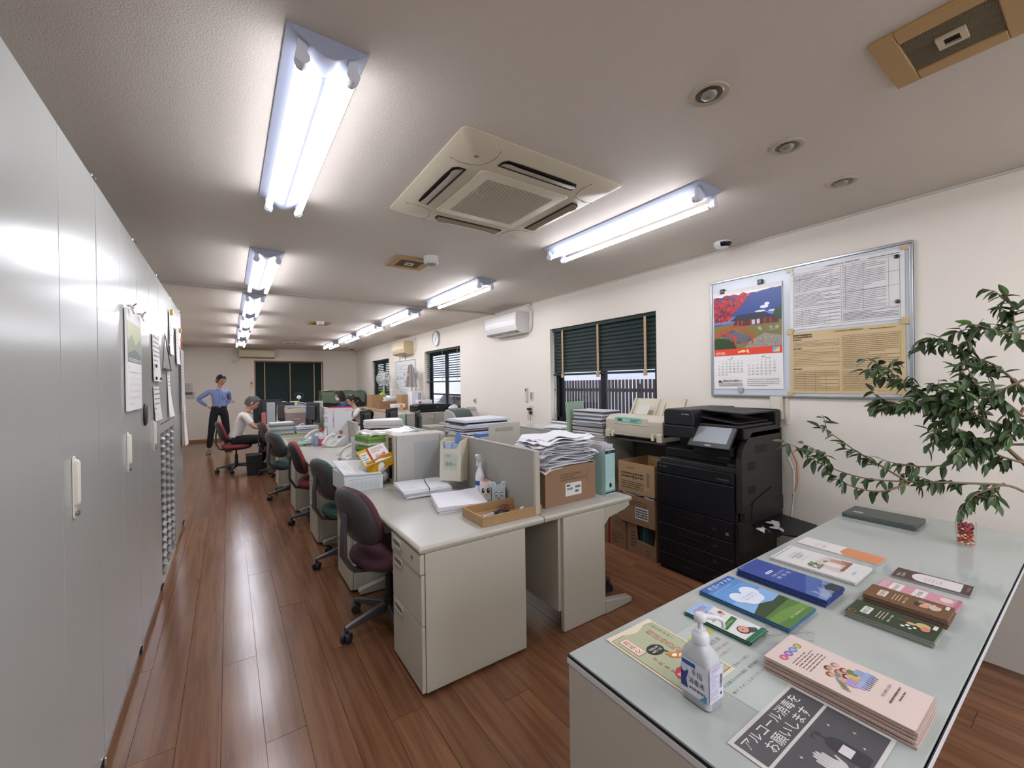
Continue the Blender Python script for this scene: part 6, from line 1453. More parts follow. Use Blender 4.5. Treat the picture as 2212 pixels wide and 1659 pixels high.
t = thing('red_stand','salmon pink stand in front of the far black monitor','stand',(0.53,9.42,Z0)); B(0,0,0,0.07,0.07,0.24).build('stand_body', mat('salmon','#c4776a',0.5), t, bevel=0.004)
t = thing('binder','pale grey upright binder beside the far black monitor','binder',(0.60,9.05,Z0)); B(0,0,0,0.13,0.2,0.44).build('cover', mat('binder_grey','#a5a8aa',0.4), t, bevel=0.004)
t = thing('binder','white upright binder right of the pale grey binder','binder',(0.74,9.02,Z0),rot=(0,math.radians(5),0)); B(0,0,0,0.05,0.2,0.40).build('cover', mat('binder_white','#cfd0ce',0.4), t, bevel=0.004)
t = thing('tissue_pack','white crumpled tissue standing on the far monitor shelf','tissue',(0.50,9.98,Z0+0.42)); blob(0.04,0.03,0.05,0.15,7).build('tissue', M_paper, t, smooth=40)
t = thing('wall_shelf','dark low shelf unit behind the far monitor','shelf',(0.42,9.92,Z0)); B(0,0,0,0.9,0.3,0.40).build('shelf_body', M_blk, t, bevel=0.004)
paper_stack('loose white papers on the dark low shelf unit far back',(0.80,10.05,Z0+0.402),0.4,0.2,3,0.01,0.1,0.03,('#c9c9c6','#a3a5a6'),seed=51,wave=0.006)
t = thing('desk_lamp','round ring desk lamp with a white head in front of the back window','lamp',(1.25,9.95,Z0))
MB().lathe([(0.08,0),(0.08,0.02),(0.02,0.03)],20).build('base', M_blk, t, smooth=40); MB().cyl((0,0,0.03),(0,0,0.44),0.012,n=10).build('pole', M_blk, t, smooth=40)
MB().tube([(0.085*math.cos(a),0,0.52+0.085*math.sin(a)) for a in [k*2*PI/24 for k in range(25)]],0.012,8).build('ring', M_clipb, t, smooth=60); MB().ball((0,-0.01,0.51),(0.045,0.02,0.045),14).build('lamp_head', mat('lamp_white','#dcdcd8',0.4), t, smooth=60)
t = thing('potted_plant','small dark potted plant beside the ring lamp','plant',(1.05,9.92,Z0)); MB().lathe([(0.05,0),(0.07,0.12)],16).build('pot', mat('pot_brown','#4a3a2c',0.6), t, smooth=40)
rr=random.Random(8)
for i in range(14):
    a=rr.uniform(0,6.28); MB().sheet(lambda u,v:(math.cos(a)*u*0.09+(v-0.5)*0.03*math.sin(a)*math.sin(PI*u),math.sin(a)*u*0.09-(v-0.5)*0.03*math.cos(a)*math.sin(PI*u),0.14+0.24*u-0.08*u*u+0.01*i*u),5,2).build('leaf', mat('dark_leaf','#33402c',0.5), t)
# white papers on the man's desk
for i,(x,y,a,lb) in enumerate(((0.62,8.35,0.2,'open white document under the hands of the man in the white shirt'),(0.58,8.02,-0.2,'grey printed magazine page on the desk edge behind the dark maroon chair'),(0.75,8.75,0.5,'white sheet lying by the far side of the working man'))):
    t = thing('paper_sheet',lb,'paper sheet',(x,y,Z0),a); MB().sheet(lambda u,v:((u-0.5)*0.3,(v-0.5)*0.22,0.004+0.003*math.sin(u*6)),6,5,t=0.003).build('sheet', M_paper if i!=1 else mat('mag_grey','#8a8a8c',0.5), t, smooth=50)
    p=PR(); p.fine(-0.12,-0.08,0.12,0.08,9,'#8d8d92',0.35,0.005,0.03,i); p.build('sheet_print', t, (0,0,0.0075))
t = thing('waste_bin','black square waste bin beside the dark maroon chair','bin',(0.24,8.02,0)); m=MB(); m.loft([[(0,0,0),(0.2,0,0),(0.2,0.24,0),(0,0.24,0)],[(-0.015,-0.015,0.32),(0.215,-0.015,0.32),(0.215,0.255,0.32),(-0.015,0.255,0.32)]]); m.build('bin_body', M_clipb, t, bevel=0.006); B(-0.02,-0.02,0.315,0.22,0.26,0.33).build('rim', M_blk, t, bevel=0.004)
# ------------------------------------------------------------------ right side: printers, cartons, fans
bp_ = thing('flat_printer','wide flat black inkjet printer on the low cabinet below the clock','printer',(2.60,6.60,0.976))
m=MB(); m.prismy([(0,0.0),(0.62,0.0),(0.62,0.115),(0.58,0.135),(0.06,0.135),(0.0,0.115)],0.0,0.36); m.build('body', mat('gloss_black','#121216',0.2), bp_, bevel=0.008)
B(0.02,-0.004,0.01,0.60,0.002,0.05).build('front_lip', M_clipb, bp_, bevel=0.003); MB().lathe([(0.20,0.135),(0.19,0.142)],28,c=(0.36,0.18,0),sy=0.75).build('lid_ring', mat('gloss_grey','#55565b',0.2), bp_, smooth=40)
p=PR(); p.text('Canon',0.34,0.08,0.014,'#b9b9bc'); p.build('brand_lettering', bp_, (0,-0.0006,0),(PI/2,0,0))
t = thing('paper_box','white box with a red mark lying on the black flat printer','box',(2.66,6.72,1.122)); B(0,0,0,0.26,0.12,0.06).build('box_body', M_paper, t, bevel=0.002); B(0.02,-0.001,0.005,0.06,0,0.04).build('red_mark', mat('red_strip','#b52a35',0.4), t)
t = thing('cable_coil','loose white and black cable coil on the black flat printer','cable',(3.02,6.74,1.122))
MB().tube([(0.06*math.cos(k*0.7)*(1-k*0.012),0.045*math.sin(k*0.7),0.006+0.004*k) for k in range(22)],0.004,6).build('cable', M_pipe, t, smooth=60)
gp_ = thing('grey_printer','grey desktop printer with a dark green cover on a low stand','printer',(2.80,5.62,0.855),math.radians(3))
m=MB(); m.prismx([(0.0,0.0),(0.34,0.0),(0.34,0.16),(0.28,0.20),(0.10,0.17),(0.0,0.085)],0.0,0.46); m.build('body', mat('printer_grey','#a3a19b',0.4), gp_, bevel=0.008)
m=MB(); m.prismx([(0.005,0.092),(0.095,0.176),(0.27,0.208),(0.27,0.214),(0.09,0.182),(0.0,0.098)],0.03,0.32); m.build('top_cover', mat('dark_green_cover','#3b4742',0.25), gp_, bevel=0.002)
m=MB(); m.cyl((0.33,0.17,0.17),(0.46,0.17,0.17),0.06,n=20); m.build('side_drum', mat('printer_grey','#a3a19b',0.4), gp_, smooth=40)
B(-0.06,-0.10,0.045,0.26,0.01,0.06).build('paper_tray', mat('tray_grey','#8f8d86',0.4), gp_, bevel=0.003)
t = thing('side_stand','grey stand carrying the grey desktop printer','stand',(2.74,5.55,0)); B(0,0,0,0.60,0.50,0.85).build('carcass', M_lowc, t, bevel=0.004); B(0.01,-0.008,0.05,0.59,0,0.4).build('door', M_lowc, t, bevel=0.002); B(0.01,-0.008,0.42,0.59,0,0.83).build('door', M_lowc, t, bevel=0.002)
t = thing('plastic_bag','crumpled white plastic bag between the two printers','bag',(3.22,6.50,0.976)); blob(0.08,0.06,0.055,0.16,11,26,14).build('bag_body', mat('bag_clearish','#cfcdcf',0.3), t, smooth=40)
m=None
for args in (('brown carton at the back left of the far table',(2.60,9.25,0.951),0.30,0.34,0.28,M_kr2),('wide low brown carton of papers on the far table',(2.58,8.62,0.951),0.44,0.34,0.16,M_kr),('narrow tall brown carton beside the white box stack',(2.92,8.28,0.951),0.23,0.30,0.29,M_kr2)):
    make_carton(args[0],args[1],args[2],args[3],args[4],0,args[5],group='cartons on the far table')
paper_stack('upright white papers sticking out of the wide low carton',(2.86,8.78,0.957),0.26,0.2,7,0.034,0,0.012,('#d9dbd6','#c9d4d6'),seed=61)
t = thing('white_box','tall white box standing on the far table in front of the fan','box',(3.06,8.05,0.951)); B(0,0,0,0.22,0.25,0.36).build('box_body', M_paper, t, bevel=0.003); B(0.13,-0.001,0.05,0.20,0.0,0.33).build('grey_side', ink('#a8a9ac'), t)
t = thing('paper_box','flat white and yellow box on the far table','box',(2.64,7.95,0.951)); B(0,0,0.05,0.24,0.2,0.12).build('box_body', M_paper, t, bevel=0.002); B(0.02,0.02,0,0.2,0.18,0.05).build('under_box', M_card, t); B(0.14,-0.001,0.06,0.19,0,0.11).build('yellow_mark', mat('bag_yellow','#dfa81e',0.4), t)
t = thing('green_ball','bright green rounded pouch on the back left carton','pouch',(2.90,9.45,0.952)); blob(0.09,0.07,0.17,0.08,3).build('pouch_body', mat('lime_green','#86b32f',0.5), t, smooth=50)
t = thing('paper_bag','large white paper bag standing behind the cartons','bag',(3.05,9.3,0.951)); m=MB(); m.loft([[(0,0,0),(0.2,0,0),(0.2,0.12,0),(0,0.12,0)],[(0.02,0.0,0.38),(0.19,0.01,0.42),(0.2,0.1,0.40),(0.0,0.11,0.40)]]); m.build('bag_body', mat('bag_cream','#d2d0c4',0.5), t, bevel=0.003)
def make_fan(label, loc, rz, grey='#c9c2a8'):
    f = thing('electric_fan', label, 'fan', loc, rz)
    Mf = mat('fan_cream',grey,0.4)
    MB().lathe([(0.13,0),(0.13,0.02),(0.05,0.04),(0.03,0.05)],24).build('base', Mf, f, smooth=40)
    MB().cyl((0,0,0.04),(0,0,0.62),0.016,n=12).build('pole', Mf, f, smooth=40)
    MB().cyl((0,0.03,0.70),(0,0.15,0.70),0.055,0.045,n=20).build('motor_housing', Mf, f, smooth=50)
    m=MB()
    for k in range(36):
        a=k*2*PI/36; m.tube([(math.cos(a)*q,-y,0.70+math.sin(a)*q) for q,y in ((0.03,0.085),(0.10,0.075),(0.165,0.03),(0.17,0.0),(0.10,-0.03),(0.04,-0.035))],0.0022,4,cap=False)
    m.tube([(0.17*math.cos(a),0.0,0.70+0.17*math.sin(a)) for a in [k*2*PI/32 for k in range(33)]],0.006,6); g=m.build('guard', mat('fan_wire','#cbc9c2',0.35), f, smooth=60)
    m=MB(); m.cyl((0,-0.088,0.70),(0,-0.08,0.70),0.035,n=20); m.build('guard_badge', Mf, f, smooth=40)
    for k in range(4):
        m=MB(); m.M=Matrix.Translation((0,-0.03,0.70))@Matrix.Rotation(k*PI/2,4,'Y'); m.sheet(lambda u,v:((0.03+u*0.12),0.02*(v-0.5)*(1+u),(v-0.5)*0.10*(0.5+u)),5,4,t=0.0); m.build('blade', mat('fan_blade','#b9c0c2',0.25), f, smooth=60)
    B(-0.02,-0.02,0.58,0.02,0.03,0.68).build('neck', Mf, f, bevel=0.005)
    return f
f1 = make_fan('round desk fan facing the room in front of the farthest window',(3.10,10.0,0.9),math.radians(-25)) 
t = thing('fan_stand_table','small table behind the cartons carrying the far fan','table',(2.80,9.96,0)); B(0,0,0.86,0.55,0.5,0.89).build('table_top', M_lowc, t)
for x in (0.02,0.49): B(x,0.2,0,x+0.04,0.24,0.86).build('leg', M_edge, t)
dup(f1,(3.20,8.42,0.951),math.radians(118),'desk fan turned away under the draped grey cloth')
t = thing('hanging_towel','grey striped cloth draped over the fan beside the schedule board','towel',(3.16,8.33,1.40),rz=0.9)
MB().sheet(lambda u,v:(-0.02-0.03*math.sin(u*16)*(1-v*0.6)-0.02,(0.5-u)*(0.26-0.16*v),v*0.46),20,12,t=0.003).build('cloth', mat('grey_cloth','#a39c9a',0.9,noise_amt=0.2,scale=30), t, smooth=60)
MB().ball((-0.03,0,0.465),(0.012,0.012,0.02),8).build('hook', mat('hook_red','#8f4a44',0.4), t)
# low cabinets between rows (beige back panels near the monitor)
t = thing('binder','mint green binder standing left of the low cabinet','binder',(2.30,6.62,0.0)); B(0,0,0,0.10,0.25,0.97).build('cover', mat('mint_binder','#9db8a6',0.5), t, bevel=0.004)
# plotter under a green cover by the back wall
pl_ = thing('covered_plotter','large plotter under a dull green cloth cover by the back wall','plotter',(2.15,12.55,0))
for x in (0.15,1.0): B(x,0.2,0,x+0.05,0.26,0.9).build('leg', M_blk, pl_, bevel=0.004)
B(0.02,0.02,0.82,1.16,0.5,1.0).build('plotter_body', M_blk, pl_, bevel=0.01)
m=MB(); pr_=[(-0.02,0.96),(0.0,1.15),(0.10,1.28),(0.48,1.30),(0.54,1.2),(0.54,0.95)]
m.loft([[(x+0.02*math.sin(j*2.1+x*9),y,z+0.015*math.sin(x*14+j)) for j,(y,z) in enumerate(pr_)] for x in [i*1.18/14 for i in range(15)]]); m.build('cloth_cover', mat('green_cloth','#5f6f58',0.85,noise_amt=0.08,scale=6), pl_, smooth=60)
paper_stack('white sheets on top of the green covered plotter',(2.40,12.85,1.315),0.45,0.2,2,0.008,0,0.02,('#c9cac6',),seed=71)
paper_stack('untidy file stack with a blue top by the near window',(3.02,2.94,0.942),0.24,0.40,22,0.0105,0,0.014,('#c9c9cc','#dcdcde','#8f8f93','#b7a594','#d6d6d8','#9fa3ab','#33405f'),seed=81,part='file')
t = thing('green_file','pale green file standing left of the untidy file stack','folder',(2.98,3.19,0.942),rot=(math.radians(-3),0,math.radians(8))); B(-0.10,0,0,0.15,0.035,0.31).build('cover', mat('pale_green','#93ab8f',0.5), t, bevel=0.004)
paper_stack('few white sheets and a brown cord on the low cabinet by the window reveal',(3.08,3.55,0.942),0.30,0.25,3,0.006,0.3,0.03,('#dcdce0','#cfcfd4'),seed=83,wave=0.003)
t = thing('cloth_lump','dark blue pouch lying in front of the green file','pouch',(2.94,3.12,0.942)); blob(0.05,0.05,0.022,0.1,9).build('pouch_body', mat('navy','#1f2a4a',0.7), t, smooth=50)
t = thing('storage_box','small beige box in front of the grey printer stand','box',(2.45,5.75,0)); B(0,0,0,0.28,0.35,0.82).build('box_body', mat('low_cabinet','#a8a59a',0.38), t, bevel=0.006); B(0.02,-0.004,0.6,0.26,0,0.8).build('drawer', M_lowc, t, bevel=0.002)
# ------------------------------------------------------------------ glass topped reception counter
ct = thing('reception_counter','pale grey reception counter with a glass top covered in leaflets','counter',(0.772,0.215,0))
CWd=2.338; CDp=0.655
M_cpan = mat('counter_panel','#b3ada2',0.45,noise_amt=0.02)
B(0.004,0.004,0.655,CWd-0.004,CDp-0.004,0.690).build('worktop', mat('counter_core','#c4c6c6',0.4), ct, bevel=0.003)
B(0.0,0.0,0.688,CWd,CDp,0.6935).build('felt_layer', mat('counter_green_felt','#8d9a93',0.7), ct)
def counterglass():
    m = bpy.data.materials.new('counter_glass'); m.use_nodes=True; nt=m.node_tree; b=nt.nodes['Principled BSDF']
    b.inputs['Base Color'].default_value=lin('#a6aca6'); b.inputs['Roughness'].default_value=0.09; b.inputs['Specular IOR Level'].default_value=0.6
    return m
B(0.002,0.002,0.6936,CWd-0.002,CDp-0.002,0.6996).build('glass_sheet', counterglass(), ct, bevel=0.001)
m=MB(); m.box(-0.001,-0.001,0.6885,0.0022,CDp+0.001,0.6935); m.box(0,-0.001,0.6885,CWd,0.0022,0.6935); m.box(0,CDp-0.0022,0.6885,CWd,CDp+0.001,0.6935); m.build('dark_edge_line', mat('dark_seal','#14201e',0.4), ct)
m=MB(); m.box(-0.002,-0.002,0.672,0.006,CDp+0.002,0.688); m.box(0,-0.002,0.672,CWd,0.006,0.688); m.build('white_edge', mat('white_trim','#c9c8cb',0.4), ct, bevel=0.001)
B(0.0,0.03,0.0,0.03,CDp-0.002,0.672).build('end_panel', M_cpan, ct, bevel=0.002)
B(CWd-0.03,0.03,0.04,CWd,CDp-0.002,0.672).build('end_panel', M_cpan, ct, bevel=0.002)
B(0.03,CDp-0.035,0.0,CWd-0.03,CDp-0.012,0.655).build('front_panel', M_cpan, ct)
GZ = 0.7
def lay(name,label,cx,cy,w,h,t,n,draw,rz=0.0,cat='leaflet',paper='#d6d2ce',side=None,jit=0.0015,seed=1,page='booklet',bev=0.0006,group=None):
    """a pile of n printed leaflets lying on the counter; origin at the pile centre, page up = +y"""
    r = thing(name,label,cat,(cx,cy,GZ+0.0002),rz,group); rr=random.Random(seed)
    for i in range(n):
        m=MB(); last = i==n-1
        dx,dy,a = (0,0,0) if last else (rr.uniform(-jit,jit)*2,rr.uniform(-jit,jit)*2,rr.uniform(-0.012,0.012))
        m.M=Matrix.Translation((dx,dy,0))@Matrix.Rotation(a,4,'Z')
        m.box(-w/2,-h/2,t*i/n+0.0002,w/2,h/2,t*(i+1)/n-0.0001)
        m.build(page, mat('page_'+(side or paper).strip('#'), side or paper, 0.5), r, bevel=bev)
    p=PR(0.00012,0.0002); draw(p,w,h); p.build('cover_print', r, (-w/2,-h/2,t), rough=0.32)
    return r
# clear folder at the back
t = thing('clear_folder','dark green plastic document folder at the far edge of the counter','folder',(2.765,0.560,GZ))
B(0,0,0.0,0.195,0.295,0.024).build('cover', mat('folder_smoke','#39413f',0.3), t, bevel=0.006)
B(-0.001,0.03,0.008,0.0,0.15,0.016).build('white_spine', ink('#c9c9c6'), t); B(0.04,0.22,0.0242,0.07,0.26,0.0246).build('small_label', ink('#a8aaa8'), t)
B(-0.006,0.0,0.0,0.0,0.295,0.020).build('spine', mat('folder_smoke2','#4b5250',0.35), t, bevel=0.004)
def d_orange(p,w,h):
    p.rect(0,0,w,h,'#d4d0cc'); p.poly([(0,0),(w,0),(w,h*0.45),(w*0.8,h*0.47),(w*0.3,h*0.47),(0,h*0.40)],'#cd8458')
    p.text('くらしの',w*0.15,h*0.74,0.016,'#9a9da3',w=w*0.5); p.text('相談窓口',w*0.2,h*0.66,0.012,'#9a9da3',w=w*0.4); p.text('無料',w*0.1,h*0.93,0.006,'#9a9da3')
lay('leaflet','white leaflet with an orange lower half, farthest of the counter pamphlets',2.20,0.691,0.105,0.292,0.003,2,d_orange,-0.03)
def d_white(p,w,h):
    p.rect(0,0,w,h,'#cfcdca')
    for i in range(9): p.rect(w*0.02+i*w*0.108,h*0.958,w*0.09+i*w*0.108,h*0.972,'#4a5b96')
    p.text('不動産登記と',w*0.28,h*0.77,0.013,'#5c7290',w=w*0.52); p.text('相続',w*0.35,h*0.715,0.013,'#5c7290',w=w*0.3); p.fine(w*0.3,h*0.84,w*0.7,h*0.855,1,'#8f9298',0.6,0.004,0.01); p.fine(w*0.3,h*0.67,w*0.75,h*0.685,1,'#8f9298',0.6,0.004,0.01,2)
    p.poly([(w*0.22,h*0.2),(w*0.95,h*0.2),(w*0.95,h*0.5),(w*0.5,h*0.55),(w*0.3,h*0.5)],'#c2b8ae'); p.rect(w*0.35,h*0.2,w*0.95,h*0.24,'#8a5848'); p.rect(w*0.72,h*0.24,w*0.95,h*0.33,'#a0705a')
    p.poly(ell(w*0.55,h*0.36,w*0.10,h*0.10),'#d8d0c9'); p.poly(ell(w*0.63,h*0.46,w*0.06,h*0.025),'#8a6656'); p.poly(ell(w*0.8,h*0.37,w*0.09,h*0.08),'#b58c78')
    r_=random.Random(2)
    for i in range(70): p.poly(ell(w*r_.uniform(0.13,0.42),h*r_.uniform(0.42,0.58),w*0.025,h*0.008,6),r_.choice(['#4f6b3a','#6b8650','#3e552f']))
    p.text('税理士会',w*0.35,h*0.08,0.008,'#5c8fb0')
lay('leaflet','white booklet pile with a family tea table photograph and a blue striped head',1.961,0.683,0.198,0.285,0.012,5,d_white,0.02,side='#c9c7c4')
def d_blue(p,w,h):
    p.rect(0,0,w,h,'#2b4690'); p.poly([(0,0),(w,0),(w,h*0.40),(0,h*0.2)],'#48639f'); p.poly([(0,0),(w,0),(w,h*0.22),(w*0.3,h*0.1),(0,h*0.08)],'#7186b2')
    p.poly([(w*0.35,0),(w,0),(w,h*0.12),(w*0.75,h*0.15),(w*0.6,h*0.12)],'#2f3440'); r_=random.Random(1)
    for i in range(16): x=w*(0.15+0.05*i); p.rect(x,h*0.02,x+w*0.022,h*(0.08+r_.uniform(0,0.12)),'#aebad0' if i<9 else '#4a5160')
    p.poly(rrect(w*0.30,h*0.04,h*0.018,3,w*0.42,h*0.70),'#d9dde6'); p.fine(w*0.31,h*0.69,w*0.53,h*0.71,1,'#2b4690',0.7,0.003,0.008)
    p.text('司法書士によるあなたの',w*0.26,h*0.60,0.012,'#c9d3ea',w=w*0.60); p.text('相続・登記・信託',w*0.26,h*0.53,0.015,'#c9d3ea',w=w*0.60); p.rect(w*0.22,h*0.52,w*0.224,h*0.80,'#8fa0cc'); p.rect(w*0.88,h*0.50,w*0.884,h*0.78,'#8fa0cc')
    p.text('司法書士会',w*0.04,h*0.955,0.006,'#9fb0d8')
lay('leaflet','deep blue booklet pile with a pale city skyline along its foot',1.688,0.689,0.155,0.290,0.024,8,d_blue,0.0,side='#2c3f78')
def d_sky(p,w,h):
    p.rect(0,0,w,h,'#4f86c2'); p.rect(0,h*0.35,w,h*0.6,'#7fa8d4'); p.rect(0,h*0.9,w,h,'#2d5fa8'); p.poly([(0,h*0.6),(w,h*0.62),(w,h*0.8),(0,h*0.85)],'#5f93ca')
    p.rect(0,0,w,h*0.33,'#4e7434'); p.poly([(0,h*0.24),(w,h*0.27),(w,h*0.38),(w*0.7,h*0.36),(w*0.4,h*0.42),(0,h*0.35)],'#2c4326'); p.poly([(0,h*0.1),(w,h*0.05),(w,h*0.15),(w*0.5,h*0.2),(0,h*0.2)],'#65893f')
    for c in ((0.32,0.62,0.17,0.11),(0.68,0.63,0.18,0.11),(0.5,0.53,0.26,0.10),(0.5,0.58,0.2,0.08),(0.42,0.49,0.16,0.07),(0.58,0.49,0.14,0.06)): p.poly(ell(w*c[0],h*c[1],w*c[2],h*c[3]),'#d5dce6')
    p.text('終活のすすめ',w*0.14,h*0.90,0.019,'#e9edf3',w=w*0.75); p.text('いざという時のために',w*0.30,h*0.575,0.008,'#6f8db4',w=w*0.42); p.text('今からできること',w*0.32,h*0.53,0.008,'#6f8db4',w=w*0.38)
    p.fine(w*0.1,h*0.84,w*0.7,h*0.855,1,'#c3d4e8',0.5,0.004,0.012); p.text('終活・相続支援センター',w*0.35,h*0.06,0.007,'#d6dccb',w=w*0.5)
lay('leaflet','sky and meadow booklet pile with a white cloud shape on its cover',1.456,0.694,0.190,0.282,0.014,6,d_sky,0.0,side='#3f6a8c')
def d_small(p,w,h):
    p.rect(0,0,w,h,'#d3d6d0'); p.poly([(0,h*0.72),(w,h*0.8),(w,h),(0,h)],'#8fb0d6'); p.text('相続登記',w*0.18,h*0.84,0.018,'#c23a34',w=w*0.62); p.text('が',w*0.45,h*0.76,0.009,'#333333'); p.text('義務化',w*0.14,h*0.66,0.019,'#c23a34',w=w*0.46); p.text('知ってますか？',w*0.14,h*0.56,0.009,'#333333',w=w*0.52)
    p.poly([(w*0.05,h*0.34),(w*0.9,h*0.40),(w*0.9,h*0.49),(w*0.05,h*0.43)],'#1f6a45'); p.text('登記はお早めに！',w*0.15,h*0.385,0.009,'#e0c94a',w=w*0.6,ang=0.06)
    p.poly(ell(w*0.8,h*0.62,w*0.09,h*0.05),'#d99a8c'); p.poly(ell(w*0.82,h*0.65,w*0.09,h*0.03),'#8a4a3c'); p.poly(ell(w*0.45,h*0.20,w*0.2,h*0.09),'#2a2422'); p.poly(ell(w*0.46,h*0.205,w*0.17,h*0.072),'#d9948a'); p.poly([(w*0.5,h*0.10),(w*0.75,h*0.05),(w*0.85,h*0.12),(w*0.68,h*0.2)],'#4c4648'); p.poly(ell(w*0.44,h*0.21,w*0.03,h*0.01),'#2a2422')
    p.rect(0,0,w,h*0.07,'#1f6a45')
lay('leaflet','small leaflet pile with red characters and a pink cartoon face',1.256,0.691,0.100,0.202,0.011,6,d_small,0.02,side='#3f6b55',jit=0.002)
# old green poster sheet with cream border, slightly curled
r = thing('leaflet','flat pale green notice with a cream border, vertical red characters and a fox drawing','leaflet',(0.991,0.707,GZ+0.0004),-0.02)
MB().sheet(lambda u,v:((u-0.5)*0.188,(v-0.5)*0.276,0.001+0.003*(v>0.9)*(v-0.9)*10*abs(u-0.5)+0.0),8,12,t=0.0008).build('sheet', mat('cream_notice','#d6c9b0',0.6), r)
p=PR(0.00012,0.0014); w,h=0.188,0.276
def q(x0,y0,x1,y1,c): p.rect((x0-0.5)*w,(y0-0.5)*h,(x1-0.5)*w,(y1-0.5)*h,c)
X=lambda x:(x-0.5)*w; Y=lambda y:(y-0.5)*h
q(0.035,0.03,0.965,0.945,'#8c5a44'); q(0.045,0.037,0.955,0.938,'#a9ae8c')
p.poly([(X(x),Y(0.93+0.03*math.sin(x*9))) for x in [i/12*0.91+0.045 for i in range(13)]]+[(X(0.955),Y(0.975)),(X(0.045),Y(0.975))],'#d6c9b0')
p.vtext('相続登記が',X(0.70),Y(0.86),0.024,'#a8483c',1.05); p.vtext('ご存じですか？',X(0.88),Y(0.93),0.010,'#4a4338',1.3); p.vtext('されます',X(0.24),Y(0.53),0.014,'#a8483c',1.35)
q(0.10,0.62,0.27,0.89,'#b23a34'); q(0.108,0.626,0.262,0.884,'#dfd6c4'); p.vtext('義務化',X(0.185),Y(0.87),0.021,'#b23a34',1.06)
p.poly(ell(X(0.42),Y(0.60),w*0.15,h*0.075),'#201e1c'); p.poly([(X(0.48),Y(0.55)),(X(0.55),Y(0.49)),(X(0.53),Y(0.56))],'#201e1c'); p.text('令和6年',X(0.32),Y(0.605),0.009,'#ece6da',w=w*0.2); p.text('4月1日',X(0.32),Y(0.565),0.008,'#ece6da',w=w*0.2)
p.poly(ell(X(0.62),Y(0.42),w*0.12,h*0.04),'#c87a36'); p.poly(ell(X(0.54),Y(0.45),w*0.08,h*0.035),'#c87a36'); p.poly(ell(X(0.55),Y(0.44),w*0.045,h*0.02),'#eee3d2'); p.poly(ell(X(0.64),Y(0.405),w*0.05,h*0.018),'#eee3d2'); p.poly([(X(0.47),Y(0.47)),(X(0.46),Y(0.51)),(X(0.52),Y(0.48))],'#c87a36')
p.poly([(X(0.36)+math.cos(k*PI/9)*w*0.17*(1+0.08*(k%2)),Y(0.22)+math.sin(k*PI/9)*h*0.085*(1+0.08*(k%2))) for k in range(18)],'#b52e3e'); p.text('登記申請は',X(0.22),Y(0.225),0.009,'#f0e6dc',w=w*0.28); p.text('お早めに！',X(0.22),Y(0.18),0.009,'#f0e6dc',w=w*0.28)
p.vtext('義務化です',X(0.80),Y(0.42),0.007,'#a8483c',1.2)
p.fine(X(0.72),Y(0.10),X(0.93),Y(0.38),6,'#5a5446',0.35,0.004,0.01,5); p.poly(ell(X(0.5),Y(0.09),w*0.06,h*0.025),'#c87a36'); p.poly(ell(X(0.47),Y(0.095),w*0.03,h*0.015),'#eee3d2')
p.build('notice_print', r, rough=0.6)
# sheet under the glass shown as a pale printed sheet with yellow band
r = thing('notice_sheet','pale printed sheet with a yellow heading band under the pump bottle','paper sheet',(1.088,0.600,GZ),-0.0)
B(-0.105,-0.145,0,0.105,0.145,0.0003).build('sheet', mat('under_sheet','#b0b8b1',0.12), r)
p=PR(0.00004,0.00032); p.rect(-0.10,0.085,0.105,0.112,'#aab05a'); p.text('するためのお願い',-0.095,0.092,0.013,'#4f5a50',w=0.15); p.fine(-0.03,0.05,0.09,0.075,1,'#8f9894',0.6,0.01,0.02,1)
p.text('相続登記への変更の届出',-0.055,0.032,0.009,'#a9756f',w=0.14); p.text('重要書類のお預かり',-0.055,0.012,0.009,'#a9756f',w=0.12); p.text('登記手続きによる負担への備え',-0.095,-0.03,0.009,'#6f7a76',w=0.17); p.text('司法書士が本人確認・意思確認',-0.095,-0.055,0.009,'#6f7a76',w=0.17); p.text('断りすることがございます',-0.095,-0.08,0.009,'#6f7a76',w=0.16)
p.build('sheet_print', r, rough=0.15)
